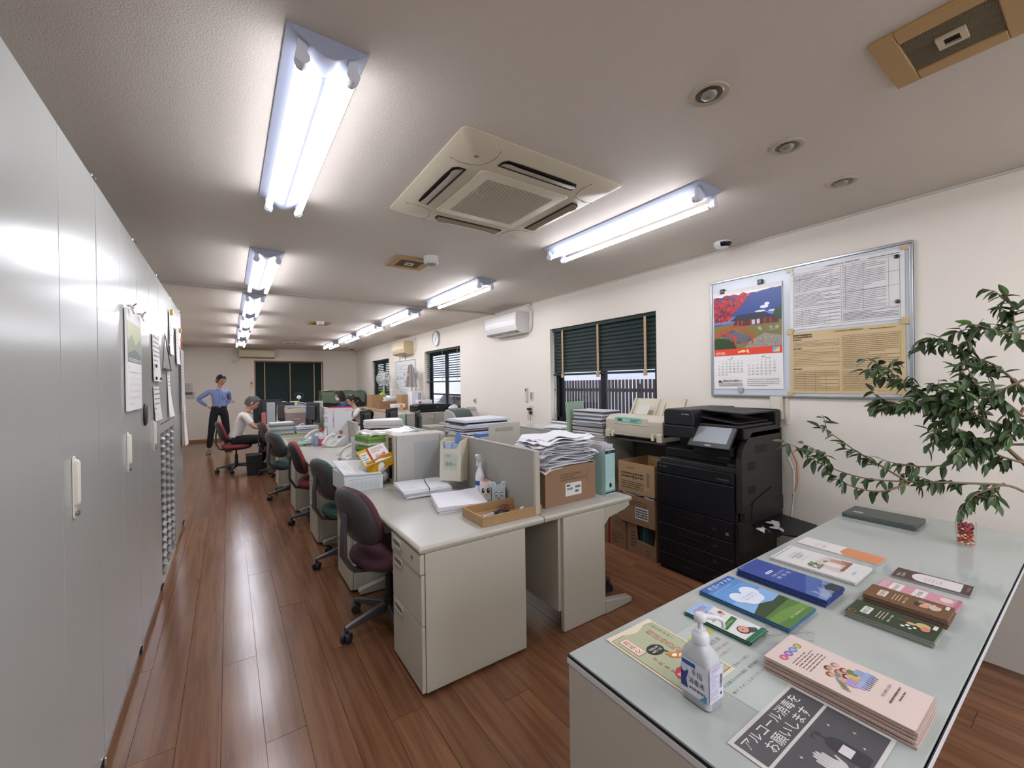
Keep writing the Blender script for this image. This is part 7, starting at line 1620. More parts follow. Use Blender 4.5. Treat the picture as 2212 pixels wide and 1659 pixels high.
def d_pink(p,w,h):
    p.rect(0,0,w,h,'#cdbab0'); p.rect(w*0.01,h*0.006,w*0.99,h*0.994,'#cfbdb4')
    for i,(c,ch) in enumerate((('#b5547e','家'),('#8a5a9c','族'),('#6a86b8','信'),('#93974e','託'))):
        p.poly(ell(w*(0.22+i*0.165),h*0.885,w*0.082,h*0.034),c); p.text(ch,w*(0.22+i*0.165),h*0.866,0.0105,'#e3d6cc',align='c')
    for k in range(6): p.fine(w*0.17,h*(0.80-k*0.026),w*0.80,h*(0.81-k*0.026),1,'#6f625c',0.9,0.006,0.016,k)
    ppl=[(0.36,0.56,'#7a4a38','#c99482'),(0.50,0.60,'#6b3a30','#c08a74'),(0.66,0.58,'#7f7a78','#cda08c'),(0.36,0.49,'#8a8684','#c99482'),(0.52,0.53,'#9a5a3a','#c99482'),(0.50,0.47,'#5a3028','#d0a08c'),(0.62,0.51,'#6b4030','#c99482')]
    for k,(x,y,c1,c2) in enumerate(ppl): p.poly(ell(w*x,h*(y+0.006),w*0.072,h*0.028),c1); p.poly(ell(w*(x+0.01),h*(y-0.004),w*0.055,h*0.022),c2)
    for k,(x0,y0,x1,y1,c) in enumerate(((0.30,0.38,0.50,0.46,'#a48ab0'),(0.50,0.40,0.62,0.47,'#c9a25e'),(0.60,0.42,0.72,0.50,'#5d7a48'),(0.66,0.36,0.82,0.46,'#8a94b4'),(0.38,0.50,0.46,0.54,'#5f8a84'),(0.35,0.33,0.60,0.39,'#9ba4c4'),(0.55,0.33,0.85,0.40,'#8f9cc0'))): p.poly(rrect(w*(x1-x0),h*(y1-y0),w*0.03,3,w*(x0+x1)/2,h*(y0+y1)/2),c)
    for k in range(8): p.rect(w*(0.40+k*0.055),h*0.31,w*(0.415+k*0.055),h*0.36,'#4a4560')
    for k in range(4): p.poly(ell(w*(0.16+k*0.04),h*(0.42+0.018*k),w*0.012,h*0.035,8),'#6f7f52')
    p.text('司法書士法人',w*0.42,h*0.225,0.006,'#5a4f4c',w=w*0.4); p.fine(w*0.35,h*0.17,w*0.85,h*0.19,1,'#5a4f4c',0.6,0.005,0.015,3); p.fine(w*0.5,h*0.135,w*0.8,h*0.15,1,'#5a4f4c',0.6,0.005,0.015,4)
lay('leaflet','thick pale pink leaflet pile showing a drawn family group',1.218,0.379,0.156,0.288,0.036,12,d_pink,0.0,side='#b09a8e',jit=0.002,seed=4)
# dark sign in clear stand lying flat : glove and bottle picture
r = thing('counter_sign','dark grey laminated sign with large white characters and a bottle picture','sign',(0.848,0.458,GZ+0.0006),-0.0)
SW,SH=0.283,0.40
B(-0.004,-0.196,0,SW+0.004,0.004,0.0015).build('laminate', mat('laminate','#c4c0bb',0.2), r, bevel=0.0005)
p=PR(0.00012,0.0016); p.rect(0.006,-0.072,SW-0.006,-0.005,'#4e4e50'); p.rect(0.006,-0.189,SW-0.006,-0.078,'#4e4e50')
p.text('アルコール消毒を',0.016,-0.036,0.026,'#d9d4ce',w=0.235); p.text('お願いします',0.050,-0.068,0.026,'#d9d4ce',w=0.180)
p.poly([(0.166,-0.088),(0.178,-0.088),(0.179,-0.100),(0.1745,-0.101),(0.1745,-0.108),(0.186,-0.115),(0.192,-0.125),(0.193,-0.178),(0.188,-0.184),(0.153,-0.184),(0.149,-0.178),(0.150,-0.125),(0.156,-0.115),(0.168,-0.108),(0.168,-0.101),(0.166,-0.100)],'#39393b')
p.poly([(0.152,-0.088),(0.166,-0.086),(0.166,-0.090),(0.155,-0.092),(0.154,-0.098),(0.151,-0.098)],'#39393b')
p.rect(0.155,-0.157,0.184,-0.136,'#c9c2c4')
for k,(x,y0) in enumerate(((0.098,-0.118),(0.105,-0.110),(0.112,-0.107),(0.119,-0.109),(0.126,-0.117))): p.poly([(x-0.0034,-0.150),(x-0.003,y0-0.003),(x,y0),(x+0.003,y0-0.003),(x+0.0034,-0.150)],'#bdb8b6')
p.poly([(0.094,-0.138),(0.130,-0.138),(0.133,-0.150),(0.124,-0.172),(0.126,-0.189),(0.098,-0.189),(0.100,-0.170),(0.092,-0.152)],'#bdb8b6')
p.poly([(0.132,-0.146),(0.139,-0.134),(0.142,-0.137),(0.136,-0.156),(0.127,-0.164)],'#bdb8b6')
for x,y in ((0.215,-0.10),(0.235,-0.14),(0.205,-0.165),(0.14,-0.172),(0.08,-0.10)): p.poly([(x-0.004,y),(x,y+0.0012),(x+0.004,y),(x,y-0.0012)],'#d9d4ce'); p.poly([(x,y-0.004),(x+0.0012,y),(x,y+0.004),(x-0.0012,y)],'#d9d4ce')
p.build('sign_print', r, rough=0.35)
# right-hand group of slim leaflets
def d_slim(bgc,boxc,title,deco):
    def f(p,w,h):
        p.rect(0,0,w,h,bgc); p.poly(rrect(w*0.5,h*0.11,0.004,3,w*0.5,h*0.80),boxc); p.text(title,w*0.28,h*0.775,0.011,'#3c2f28',w=w*0.44); p.poly(ell(w*0.18,h*0.93,w*0.12,h*0.05),'#8a5a38'); p.poly(ell(w*0.18,h*0.93,w*0.09,h*0.035),bgc)
        p.fine(w*0.25,h*0.56,w*0.8,h*0.68,3,'#c9b8a0',0.3,0.004,0.012,2)
        for (x,y,rx,ry,c) in deco: p.poly(ell(w*x,h*y,w*rx,h*ry),c)
        p.poly(rrect(w*0.26,h*0.045,0.002,2,w*0.78,h*0.06),'#cfc8bc')
        p.text('相続のご相談',w*0.2,h*0.50,0.006,'#d9cdb8',w=w*0.5)
    return f
lay('leaflet','slim dark green leaflet pile with small white flowers, nearest of the right group',1.662,0.392,0.115,0.202,0.018,9,d_slim('#2e3c2c','#c6c8bc','遺言書と公証','' or [(0.3,0.36,0.05,0.025,'#d9dcd0'),(0.42,0.32,0.05,0.025,'#d9dcd0'),(0.28,0.28,0.04,0.02,'#d9dcd0'),(0.40,0.24,0.05,0.02,'#d9dcd0'),(0.58,0.30,0.08,0.05,'#c9967a'),(0.66,0.18,0.16,0.08,'#b9a66a'),(0.5,0.14,0.14,0.05,'#c47a6a'),(0.6,0.40,0.03,0.05,'#7a5a30')]),-0.0,side='#8a8d84')
lay('leaflet','slim brown leaflet pile with a drawn couple, second of the right group',1.812,0.390,0.112,0.200,0.028,13,d_slim('#6b4c32','#cdc3b4','公正証書と遺言',[(0.45,0.30,0.12,0.06,'#c9967a'),(0.65,0.28,0.10,0.05,'#c9a08a'),(0.5,0.38,0.12,0.04,'#3a2a22'),(0.7,0.35,0.1,0.04,'#8a8078'),(0.55,0.18,0.22,0.07,'#bfae9a'),(0.75,0.14,0.1,0.05,'#8a4a3c')]),0.02,side='#6e5646')
def d_pinkslim(p,w,h):
    p.rect(0,0,w,h,'#c28a96'); p.rect(0,h*0.9,w,h,'#c49aa4'); p.poly(ell(w*0.16,h*0.94,w*0.10,h*0.035),'#6a4a7a')
    for y in (0.70,0.40): p.rect(w*0.15,h*y,w*0.90,h*(y+0.16),'#d6cdc9'); p.text('成年後見' if y>0.5 else 'ご相談',w*0.2,h*(y+0.05),0.012,'#5c4a4c',w=w*0.6)
    p.poly(ell(w*0.65,h*0.16,w*0.2,h*0.08),'#cfc0b4'); p.rect(0,0,w,h*0.05,'#a86a78')
lay('leaflet','slim pink leaflet pile with white name panels, third of the right group',1.934,0.390,0.110,0.198,0.012,5,d_pinkslim,-0.01,side='#b08a8e')
def d_arch(p,w,h):
    p.rect(0,0,w,h,'#4a3534'); p.poly([(w*0.08,h*0.12),(w*0.92,h*0.12),(w*0.92,h*0.60)]+ell(w*0.5,h*0.60,w*0.42,h*0.16,14,0,180)+[(w*0.08,h*0.60)],'#cfc9c4')
    for k in range(3): p.rect(w*(0.22+0.2*k),h*0.14,w*(0.225+0.2*k),h*0.6,'#b9b2ac')
    p.fine(w*0.3,h*0.35,w*0.6,h*0.6,5,'#aaa39c',0.25,0.003,0.008,3); p.text('家族の',w*0.12,h*0.90,0.010,'#c9bdb8',w=w*0.4); p.text('信託契約',w*0.12,h*0.84,0.009,'#c9bdb8',w=w*0.45); p.poly(ell(w*0.5,h*0.04,w*0.3,h*0.02),'#6e5654')
lay('leaflet','slim dark leaflet with a white arched window, farthest of the right group',2.116,0.388,0.104,0.200,0.008,4,d_arch,0.04,side='#9c9896')
# crinkled clear sleeve
t = thing('plastic_sleeve','empty crinkled clear plastic sleeve between the leaflet piles','sleeve',(1.335,0.545,GZ+0.0006),0.3)
def clear():
    m=bpy.data.materials.new('clear_film'); m.use_nodes=True; nt=m.node_tree; nt.nodes.remove(nt.nodes['Principled BSDF'])
    a=nt.nodes.new('ShaderNodeBsdfTransparent'); g=nt.nodes.new('ShaderNodeBsdfGlossy'); g.inputs['Roughness'].default_value=0.05; f=nt.nodes.new('ShaderNodeMath'); f.operation='POWER'; f.inputs[1].default_value=2.5; lw=nt.nodes.new('ShaderNodeLayerWeight'); lw.inputs[0].default_value=0.35; nt.links.new(lw.outputs['Facing'],f.inputs[0]); x=nt.nodes.new('ShaderNodeMixShader')
    nt.links.new(f.outputs[0],x.inputs[0]); nt.links.new(a.outputs[0],x.inputs[1]); nt.links.new(g.outputs[0],x.inputs[2]); nt.links.new(x.outputs[0],nt.nodes['Material Output'].inputs[0]); return m
M_film = clear()
MB().sheet(lambda u,v:((u-0.5)*0.15,(v-0.5)*0.12,0.002+0.004*abs(math.sin(u*9+v*7))+0.003*abs(math.sin(u*21-v*5))),24,16,t=0.0003).build('film', M_film, t, smooth=50)
# pump bottle of hand sanitiser
pb = thing('pump_bottle','clear white pump bottle of hand sanitiser standing on the counter','bottle',(0.913,0.560,GZ+0.0006),math.radians(-92))
M_hdpe = mat('translucent_hdpe','#c9ccce',0.22,trans=0.25)
def sq(w_,d_,r_,z): return [(x,y,z) for x,y in rrect(w_,d_,r_,4)]
m=MB(); m.loft([sq(0.068,0.050,0.012,0.0),sq(0.076,0.058,0.013,0.004),sq(0.076,0.058,0.013,0.10),sq(0.070,0.052,0.016,0.115),sq(0.046,0.040,0.018,0.130),sq(0.034,0.034,0.0165,0.137)]); m.build('bottle_body', M_hdpe, pb, smooth=45)
m=MB(); m.loft([sq(0.0765,0.0585,0.013,0.022),sq(0.0765,0.0585,0.013,0.098)],cap=False); m.build('wrap_label', mat('label_white','#c9c9d2',0.35), pb, smooth=45)
p=PR(); p.rect(-0.032,0.0,0.034,0.078,'#cfd0d8'); p.rect(-0.03,0.064,0.005,0.074,'#2b4a94'); p.text('手指',-0.005,0.045,0.016,'#22304c',w=0.028); p.text('消毒液',-0.012,0.026,0.014,'#22304c',w=0.040); p.fine(-0.01,0.012,0.03,0.02,1,'#6b4a6a',0.6,0.003,0.006,1); p.poly([(-0.032,0.01),(-0.014,0.01),(-0.018,0.03),(-0.012,0.05),(-0.032,0.058)],'#2c3a78'); p.poly(ell(-0.024,0.055,0.007,0.01),'#c9ccdc'); p.poly([(0.015,0),(0.034,0),(0.034,0.018)],'#4a8ab0'); p.text('日本薬局方',-0.002,0.068,0.0045,'#d6dae8',w=0.0) if False else None
p.build('front_label', pb, (0,-0.0294,0.021),(PI/2,0,0))
p=PR(); p.rect(-0.026,0.0,0.026,0.078,'#c6c6d4'); p.fine(-0.024,0.03,0.008,0.072,12,'#8f86a8',0.5,0.003,0.006,4); p.fine(-0.024,0.004,0.006,0.028,8,'#a08aa0',0.5,0.003,0.006,5); p.fine(-0.02,0.07,0.024,0.076,1,'#c08a9a',0.7,0.003,0.008,6)
p.rect(0.010,0.022,0.024,0.058,'#d3d3dc'); r_=random.Random(3); y=0.024
while y<0.056: hh=r_.uniform(0.0006,0.002); p.rect(0.012,y,0.022,y+hh,'#25252b'); y+=hh+r_.uniform(0.0006,0.0015)
p.poly(ell(0.016,0.013,0.003,0.003),'#33333c'); p.build('side_label', pb, (0.0384,0,0.021),(PI/2,0,PI/2))
M_pump = mat('pump_white','#cdcdd0',0.3)
MB().lathe([(0.0185,0.136),(0.0195,0.138),(0.0195,0.155),(0.017,0.158),(0.013,0.163),(0.012,0.167)],24).build('pump_collar', M_pump, pb, smooth=45)
MB().lathe([(0.006,0.165),(0.006,0.182),(0.011,0.186),(0.013,0.190)],18).build('pump_stem', M_pump, pb, smooth=45)
MB().lathe([(0.0125,0.187),(0.014,0.190),(0.014,0.199),(0.012,0.203),(0.007,0.205)],24).build('pump_head', M_pump, pb, smooth=45)
m=MB(); m.M=Matrix.Rotation(math.radians(58),4,'Z'); m.tube([(0.0,0,0.196),(0.02,0,0.1955),(0.042,0,0.192),(0.053,0,0.185),(0.056,0,0.168)],[0.007,0.0065,0.0055,0.005,0.0035],10); m.build('spout', M_pump, pb, smooth=60)
MB().cyl((0,0,0.02),(0,0,0.136),0.003,n=8).build('dip_tube', M_pump, pb)
# tumbler of glass pebbles
tb = thing('candy_tumbler','clear tumbler of red and orange glass pebbles on the counter under the plant','tumbler',(2.705,0.385,GZ+0.0006))
n=28
m=MB(); R=[[(q_*math.cos(2*PI*k/n),q_*math.sin(2*PI*k/n),z) for k in range(n)] for q_,z in ((0.027,0.0),(0.031,0.002),(0.034,0.11),(0.0325,0.11),(0.0295,0.006),(0.002,0.006))]
m.loft(R); m.build('glass', M_film, tb, smooth=50)
rr=random.Random(6)
pcols=['#7a2430','#a8404a','#c96a3c','#d9c6b0','#8c3a4c','#c2502f','#dcb49a','#6f7f55']
pmesh=[MB().ball((0,0,0),(0.0062,0.005,0.0036),8).mesh('pebble', mat('pebble'+c.strip('#'),c,0.15)) for c in pcols]
for me_ in pmesh: me_.polygons.foreach_set('use_smooth',[True]*len(me_.polygons))
for layer in range(13):
    for k in range(8):
        a=k*PI/4+layer*0.4; rad=0.0225 if k%4 else 0.012; z=0.012+layer*0.0066+(0.006 if layer>6 else 0)
        o=bpy.data.objects.new('pebble',pmesh[rr.choice([2,3,5,6,2,5,7]) if layer<7 else rr.choice([0,1,4,0,1,3])]); COL.objects.link(o); o.parent=tb
        o.location=(rad*math.cos(a),rad*math.sin(a),z); o.rotation_euler=(rr.uniform(-0.7,0.7),rr.uniform(-0.7,0.7),rr.uniform(0,3))
MB().ball((0,0,0.055),(0.02,0.02,0.045),12).build('pebble_core', mat('pebble_core','#8a3a34',0.5), tb, smooth=60)

# ------------------------------------------------------------------ weeping fig leaning over the counter
fp = thing('potted_fig','tall weeping fig whose leafy branches lean over the right end of the counter','plant',(3.20,-0.02,0))
MB().lathe([(0.10,0),(0.12,0.01),(0.155,0.28),(0.165,0.285),(0.165,0.31),(0.150,0.31),(0.145,0.27)],32).build('pot', mat('pot_grey','#8b8378',0.6), fp, smooth=40)
MB().lathe([(0.14,0.25),(0.14,0.27)],24).build('soil', mat('soil','#2f241c',0.95,bump=0.5,bscale=60), fp)
M_bark = mat('fig_bark','#6e5a48',0.8,noise_amt=0.15,scale=60); M_twig = mat('fig_twig','#7a6550',0.7)
O = Vector((3.20,-0.02,0))
def V(*a): return Vector(a)
trunk=[V(3.20,-0.02,0.26),V(3.17,0.05,0.55),V(3.12,0.14,0.85),V(3.02,0.22,1.02),V(2.93,0.29,1.13)]
MB().tube([p-O for p in trunk],[0.016,0.014,0.012,0.010,0.008],8).build('trunk', M_bark, fp, smooth=60)
tr2=[V(3.20,-0.02,0.26),V(3.24,0.04,0.7),V(3.24,0.10,1.1),V(3.18,0.18,1.45),V(3.08,0.24,1.72)]
MB().tube([p-O for p in tr2],[0.015,0.013,0.011,0.009,0.006],8).build('trunk', M_bark, fp, smooth=60)
# branches : camera-independent 3d curves through measured points
def cp_(u,v,x):
    cx_,cy_,f_=1106,829.5,895.0
    r_=cam.matrix_world.to_3x3() @ Vector(((u-cx_)/f_,-(v-cy_)/f_,-1.0))
    return Vector((0,0,1.455))+r_*(x/r_.x)
BR=[ # (list of (photo column, photo row, distance x), leaf density, droop)
 ([(2212,1062,2.95),(2170,1048,2.90),(2060,1043,2.80),(1950,1040,2.70),(1880,1035,2.62),(1820,1020,2.55),(1760,995,2.50),(1725,968,2.47),(1695,956,2.45)],0.62),
 ([(1960,1040,2.70),(1900,1005,2.66),(1850,975,2.62),(1800,940,2.60),(1770,922,2.58)],0.6),
 ([(2212,960,2.80),(2130,965,2.78),(2060,1000,2.74),(1990,1008,2.70),(1930,1000,2.68),(1905,992,2.66)],0.7),
 ([(2212,935,2.85),(2110,900,2.76),(2040,880,2.70),(1990,845,2.64),(1940,815,2.60),(1895,785,2.58)],1.35),
 ([(2150,930,2.80),(2080,880,2.72),(2010,870,2.66),(1950,875,2.62),(1900,860,2.6),(1885,845,2.58)],1.25),
 ([(2212,840,2.85),(2150,790,2.78),(2100,770,2.72),(2060,745,2.68),(2030,730,2.66)],1.4),
 ([(2212,900,2.75),(2160,860,2.72),(2110,830,2.70),(2070,800,2.68)],1.4),
 ([(2212,760,2.80),(2190,700,2.76),(2185,660,2.74),(2175,640,2.72)],1.3),
 ([(2212,720,2.70),(2170,720,2.68),(2140,710,2.66),(2100,700,2.64)],1.1),
 ([(2170,1045,2.88),(2130,1060,2.82),(2105,1070,2.78),(2090,1085,2.74)],1.5),
 ([(2212,880,2.80),(2180,930,2.78),(2120,950,2.76),(2060,950,2.72),(2010,930,2.68)],1.4),
 ([(2212,1000,2.85),(2150,980,2.80),(2100,940,2.76),(2050,920,2.74)],1.2),
 ([(1800,1013,2.53),(1780,985,2.50),(1750,975,2.48)],0.6),
 ([(2212,820,2.72),(2170,840,2.70),(2130,860,2.68),(2070,850,2.66),(2030,845,2.64)],1.4),
 ([(1960,1045,2.66),(1900,1062,2.60),(1840,1050,2.56),(1800,1030,2.54)],0.6),
]
def leafmesh(seed,colr):
    r_=random.Random(seed); L_=0.060*r_.uniform(0.9,1.1); w_=0.0132; n_=8; m=MB(); fold=r_.uniform(0.25,0.5); bend=r_.uniform(0.2,0.6)
    vs=[]; fs=[]
    for i in range(n_+1):
        t=i/n_; wd=w_*(math.sin(PI*t**0.82)**0.7)*(1-0.22*t) if 0<t<0.999 else 0.0005
        y=t*L_; z=-bend*L_*t*t*0.5
        vs += [(-wd,y,z+wd*fold),(0,y,z),(wd,y,z+wd*fold)]
    for i in range(n_):
        a=i*3; fs += [(a,a+1,a+4,a+3),(a+1,a+2,a+5,a+4)]
    m.add(vs,fs); me=m.mesh('leaf', colr); me.polygons.foreach_set('use_smooth',[True]*len(me.polygons)); return me
def leafmat(nm,c):
    m=mat(nm,c,0.38,noise_amt=0.12,scale=30); m.node_tree.nodes['Principled BSDF'].inputs['Subsurface Weight'].default_value=0.0; return m
LM=[leafmesh(i,leafmat(n_,c)) for i,(n_,c) in enumerate((('fig_leaf_dark','#3a4b2e'),('fig_leaf','#465c3a'),('fig_leaf_mid','#546f42'),('fig_leaf_deep','#324228'),('fig_leaf_bright','#6d8f4c')))]
LMg=[LM[0],LM[1],LM[2],LM[3],LM[1],LM[0]]
rr=random.Random(21); spots=[]
for bi,(pts,dens) in enumerate(BR):
    P=[cp_(*q_) for q_ in pts]
    # smooth resample
    S=[]; 
    for i in range(len(P)-1):
        a=P[max(i-1,0)];b_=P[i];c_=P[i+1];d_=P[min(i+2,len(P)-1)]
        for k in range(6):
            t=k/6; S.append(0.5*((2*b_)+(c_-a)*t+(2*a-5*b_+4*c_-d_)*t*t+(-a+3*b_-3*c_+d_)*t**3))
    S.append(P[-1]); N=len(S)
    MB().tube([p-O for p in S],[0.0045*(1-i/N)+0.0012 for i in range(N)],6).build('branch', M_twig, fp, smooth=60)
    step=0.017/dens; acc=0; side=1
    for i in range(1,N):
        d=(S[i]-S[i-1]); acc+=d.length
        while acc>step:
            acc-=step; side=-side; dirv=d.normalized()
            if i<N*0.12: continue
            sp_=S[i]+Vector((rr.uniform(-0.004,0.004),rr.uniform(-0.004,0.004),0))
            # short side twig with several leaves every so often
            if rr.random()<0.26*dens and i<N*0.9:
                tdir=(dirv*0.7+Vector((rr.uniform(-0.7,0.7),rr.uniform(-0.7,0.7),rr.uniform(-0.6,0.5)))).normalized(); q0=sp_; ln=rr.uniform(0.06,0.18)
                q1=q0+tdir*ln*0.6; q2=q1+(tdir+Vector((0,0,-0.4))).normalized()*ln*0.4
                spots.append(('t',[q0,q1,q2])); 
                for k in range(int(4+ln*40)):
                    u_=(k+1)/int(5+ln*40); pp=q0.lerp(q1,u_*1.6) if u_<0.62 else q1.lerp(q2,(u_-0.62)/0.38)
                    spots.append(('l',pp,(tdir*0.6+Vector((rr.uniform(-0.9,0.9),rr.uniform(-0.9,0.9),rr.uniform(-1.5,-0.1)))),rr.uniform(0.75,1.1),i/N))
            spots.append(('l',sp_,(dirv*0.55+Vector((rr.uniform(-0.7,0.7),side*rr.uniform(0.2,0.8),rr.uniform(-1.5,-0.1)))),rr.uniform(0.75,1.15),i/N))
    spots.append(('l',S[-1],(S[-1]-S[-3]),1.0,1.0))
LF=[s for s in spots if s[0]=='l']
tw=MB()
for s in spots:
    if s[0]=='t': tw.tube([p-O for p in s[1]],[0.002,0.0015,0.001],5)
tw.build('twigs', M_twig, fp)['kind']='stuff'
ci=cam.matrix_world.inverted()
def inview(p):
    q_=ci@p
    if q_.z>-0.2: return False
    u=1106+895*q_.x/-q_.z; v=829.5-895*q_.y/-q_.z
    return -20<u<2230 and -20<v<1680
vis=[s for s in LF if inview(s[1]) and s[1].z>GZ+0.07]
def place(s):
    d=s[2].normalized(); rot=d.to_track_quat('Y','Z').to_matrix() @ Matrix.Rotation(rr.uniform(-0.9,0.9),3,'Y')
    return Matrix.Translation(s[1]-O) @ rot.to_4x4() @ Matrix.Scale(s[3],4)
rr.shuffle(vis)
singles=vis[:290]; rest=vis[290:]
for s in singles:
    me = LM[4] if (s[4]>0.93 and rr.random()<0.7) else rr.choice(LMg)
    o=bpy.data.objects.new('leaf',me); COL.objects.link(o); o.parent=fp; o.matrix_local=place(s)
if rest:
    m=MB(); src=[( [tuple(v.co) for v in me.vertices],[tuple(f_.vertices) for f_ in me.polygons]) for me in LM]
    for s in rest:
        M_=place(s); k=rr.choice([0,1,2,3,1,0]); vs,fs=src[k]; m.add([tuple(M_@Vector(v)) for v in vs],fs,k if k<4 else 1)
    o=m.build('foliage', [leafmat('fig_leaf_dark',''),leafmat('fig_leaf',''),leafmat('fig_leaf_mid',''),leafmat('fig_leaf_deep','')], fp); o['kind']='stuff'
print('leaves', len(vis), len(singles), len(rest))
# ------------------------------------------------------------------ people
def skin_part(chains, sub=1):
    """chains: lists of (point, radius) joined where points coincide; returns verts, faces of one skinned surface"""
    vs=[]; rad=[]; es=[]; idx={}
    for ch in chains:
        prev=None
        for p,r in ch:
            key=tuple(round(c,4) for c in p)
            if key not in idx: idx[key]=len(vs); vs.append(tuple(p)); rad.append(r)
            i=idx[key]
            if prev is not None and prev!=i: es.append((prev,i))
            prev=i
    me=bpy.data.meshes.new('skin'); me.from_pydata(vs,es,[]); me.update()
    o=bpy.data.objects.new('skin',me); COL.objects.link(o)
    md=o.modifiers.new('s','SKIN'); md.use_smooth_shade=True
    lay_=me.skin_vertices[0] if len(me.skin_vertices) else None
    if lay_ is None: 
        bm=bmesh.new(); bm.from_mesh(me); bm.verts.layers.skin.verify(); bm.to_mesh(me); bm.free(); lay_=me.skin_vertices[0]
    for i,r in enumerate(rad):
        rr_=r if isinstance(r,(tuple,list)) else (r,r); lay_.data[i].radius=rr_
        lay_.data[i].use_root=(i==0)
    sd=o.modifiers.new('d','SUBSURF'); sd.levels=sub; sd.render_levels=sub
    dg=bpy.context.evaluated_depsgraph_get(); m2=bpy.data.meshes.new_from_object(o.evaluated_get(dg))
    V_=[tuple(v.co) for v in m2.vertices]; F_=[tuple(f.vertices) for f in m2.polygons]
    bpy.data.objects.remove(o); bpy.data.meshes.remove(me); bpy.data.meshes.remove(m2)
    return V_,F_
def headshape(M_, s=1.06):
    """head facing -y, centre at origin of M_, height about 0.23"""
    n,k=28,20; rows=[]
    for i in range(1,k):
        t=i/k; z=-0.115+0.23*t; row=[]
        # half width and depth by height (chin to crown)
        zz=(t-0.5)*2
        base=math.sqrt(max(0,1-abs(zz)**2.3))
        wx=0.076*base; wy=0.095*base
        if t<0.45: f_=(t/0.45); wx*=0.60+0.40*f_**0.7; wy*=0.80+0.20*f_
        for j in range(n):
            a=2*PI*j/n; x=wx*math.cos(a); y=wy*math.sin(a)
            if math.sin(a)<0:
                y*=0.93
                if t<0.40: y+= -0.012*(1-abs(t-0.12)/0.3)*max(0,-math.sin(a))**4
                y+= 0.004*math.exp(-((t-0.52)/0.05)**2)*(max(0,-math.sin(a))**3)     # brow hollow
                nf=math.exp(-((x)/0.012)**2)
                if 0.34<t<0.56: y-=0.022*nf*(1-abs((t-0.385)/0.17)) if t>0.385 else 0.022*nf*((t-0.34)/0.045)
                y-=0.006*math.exp(-(x/0.025)**2)*math.exp(-((t-0.27)/0.035)**2)
            elif t<0.35: y*=0.75+0.25*t/0.35
            row.append((x*s,y*s,z*s))
        rows.append(row)
    m=MB(); m.M=M_; m.loft(rows); 
    for sx in (-1,1):
        m.ball((sx*0.077*s,0.008*s,-0.004*s),(0.010*s,0.018*s,0.032*s),10)
    return m
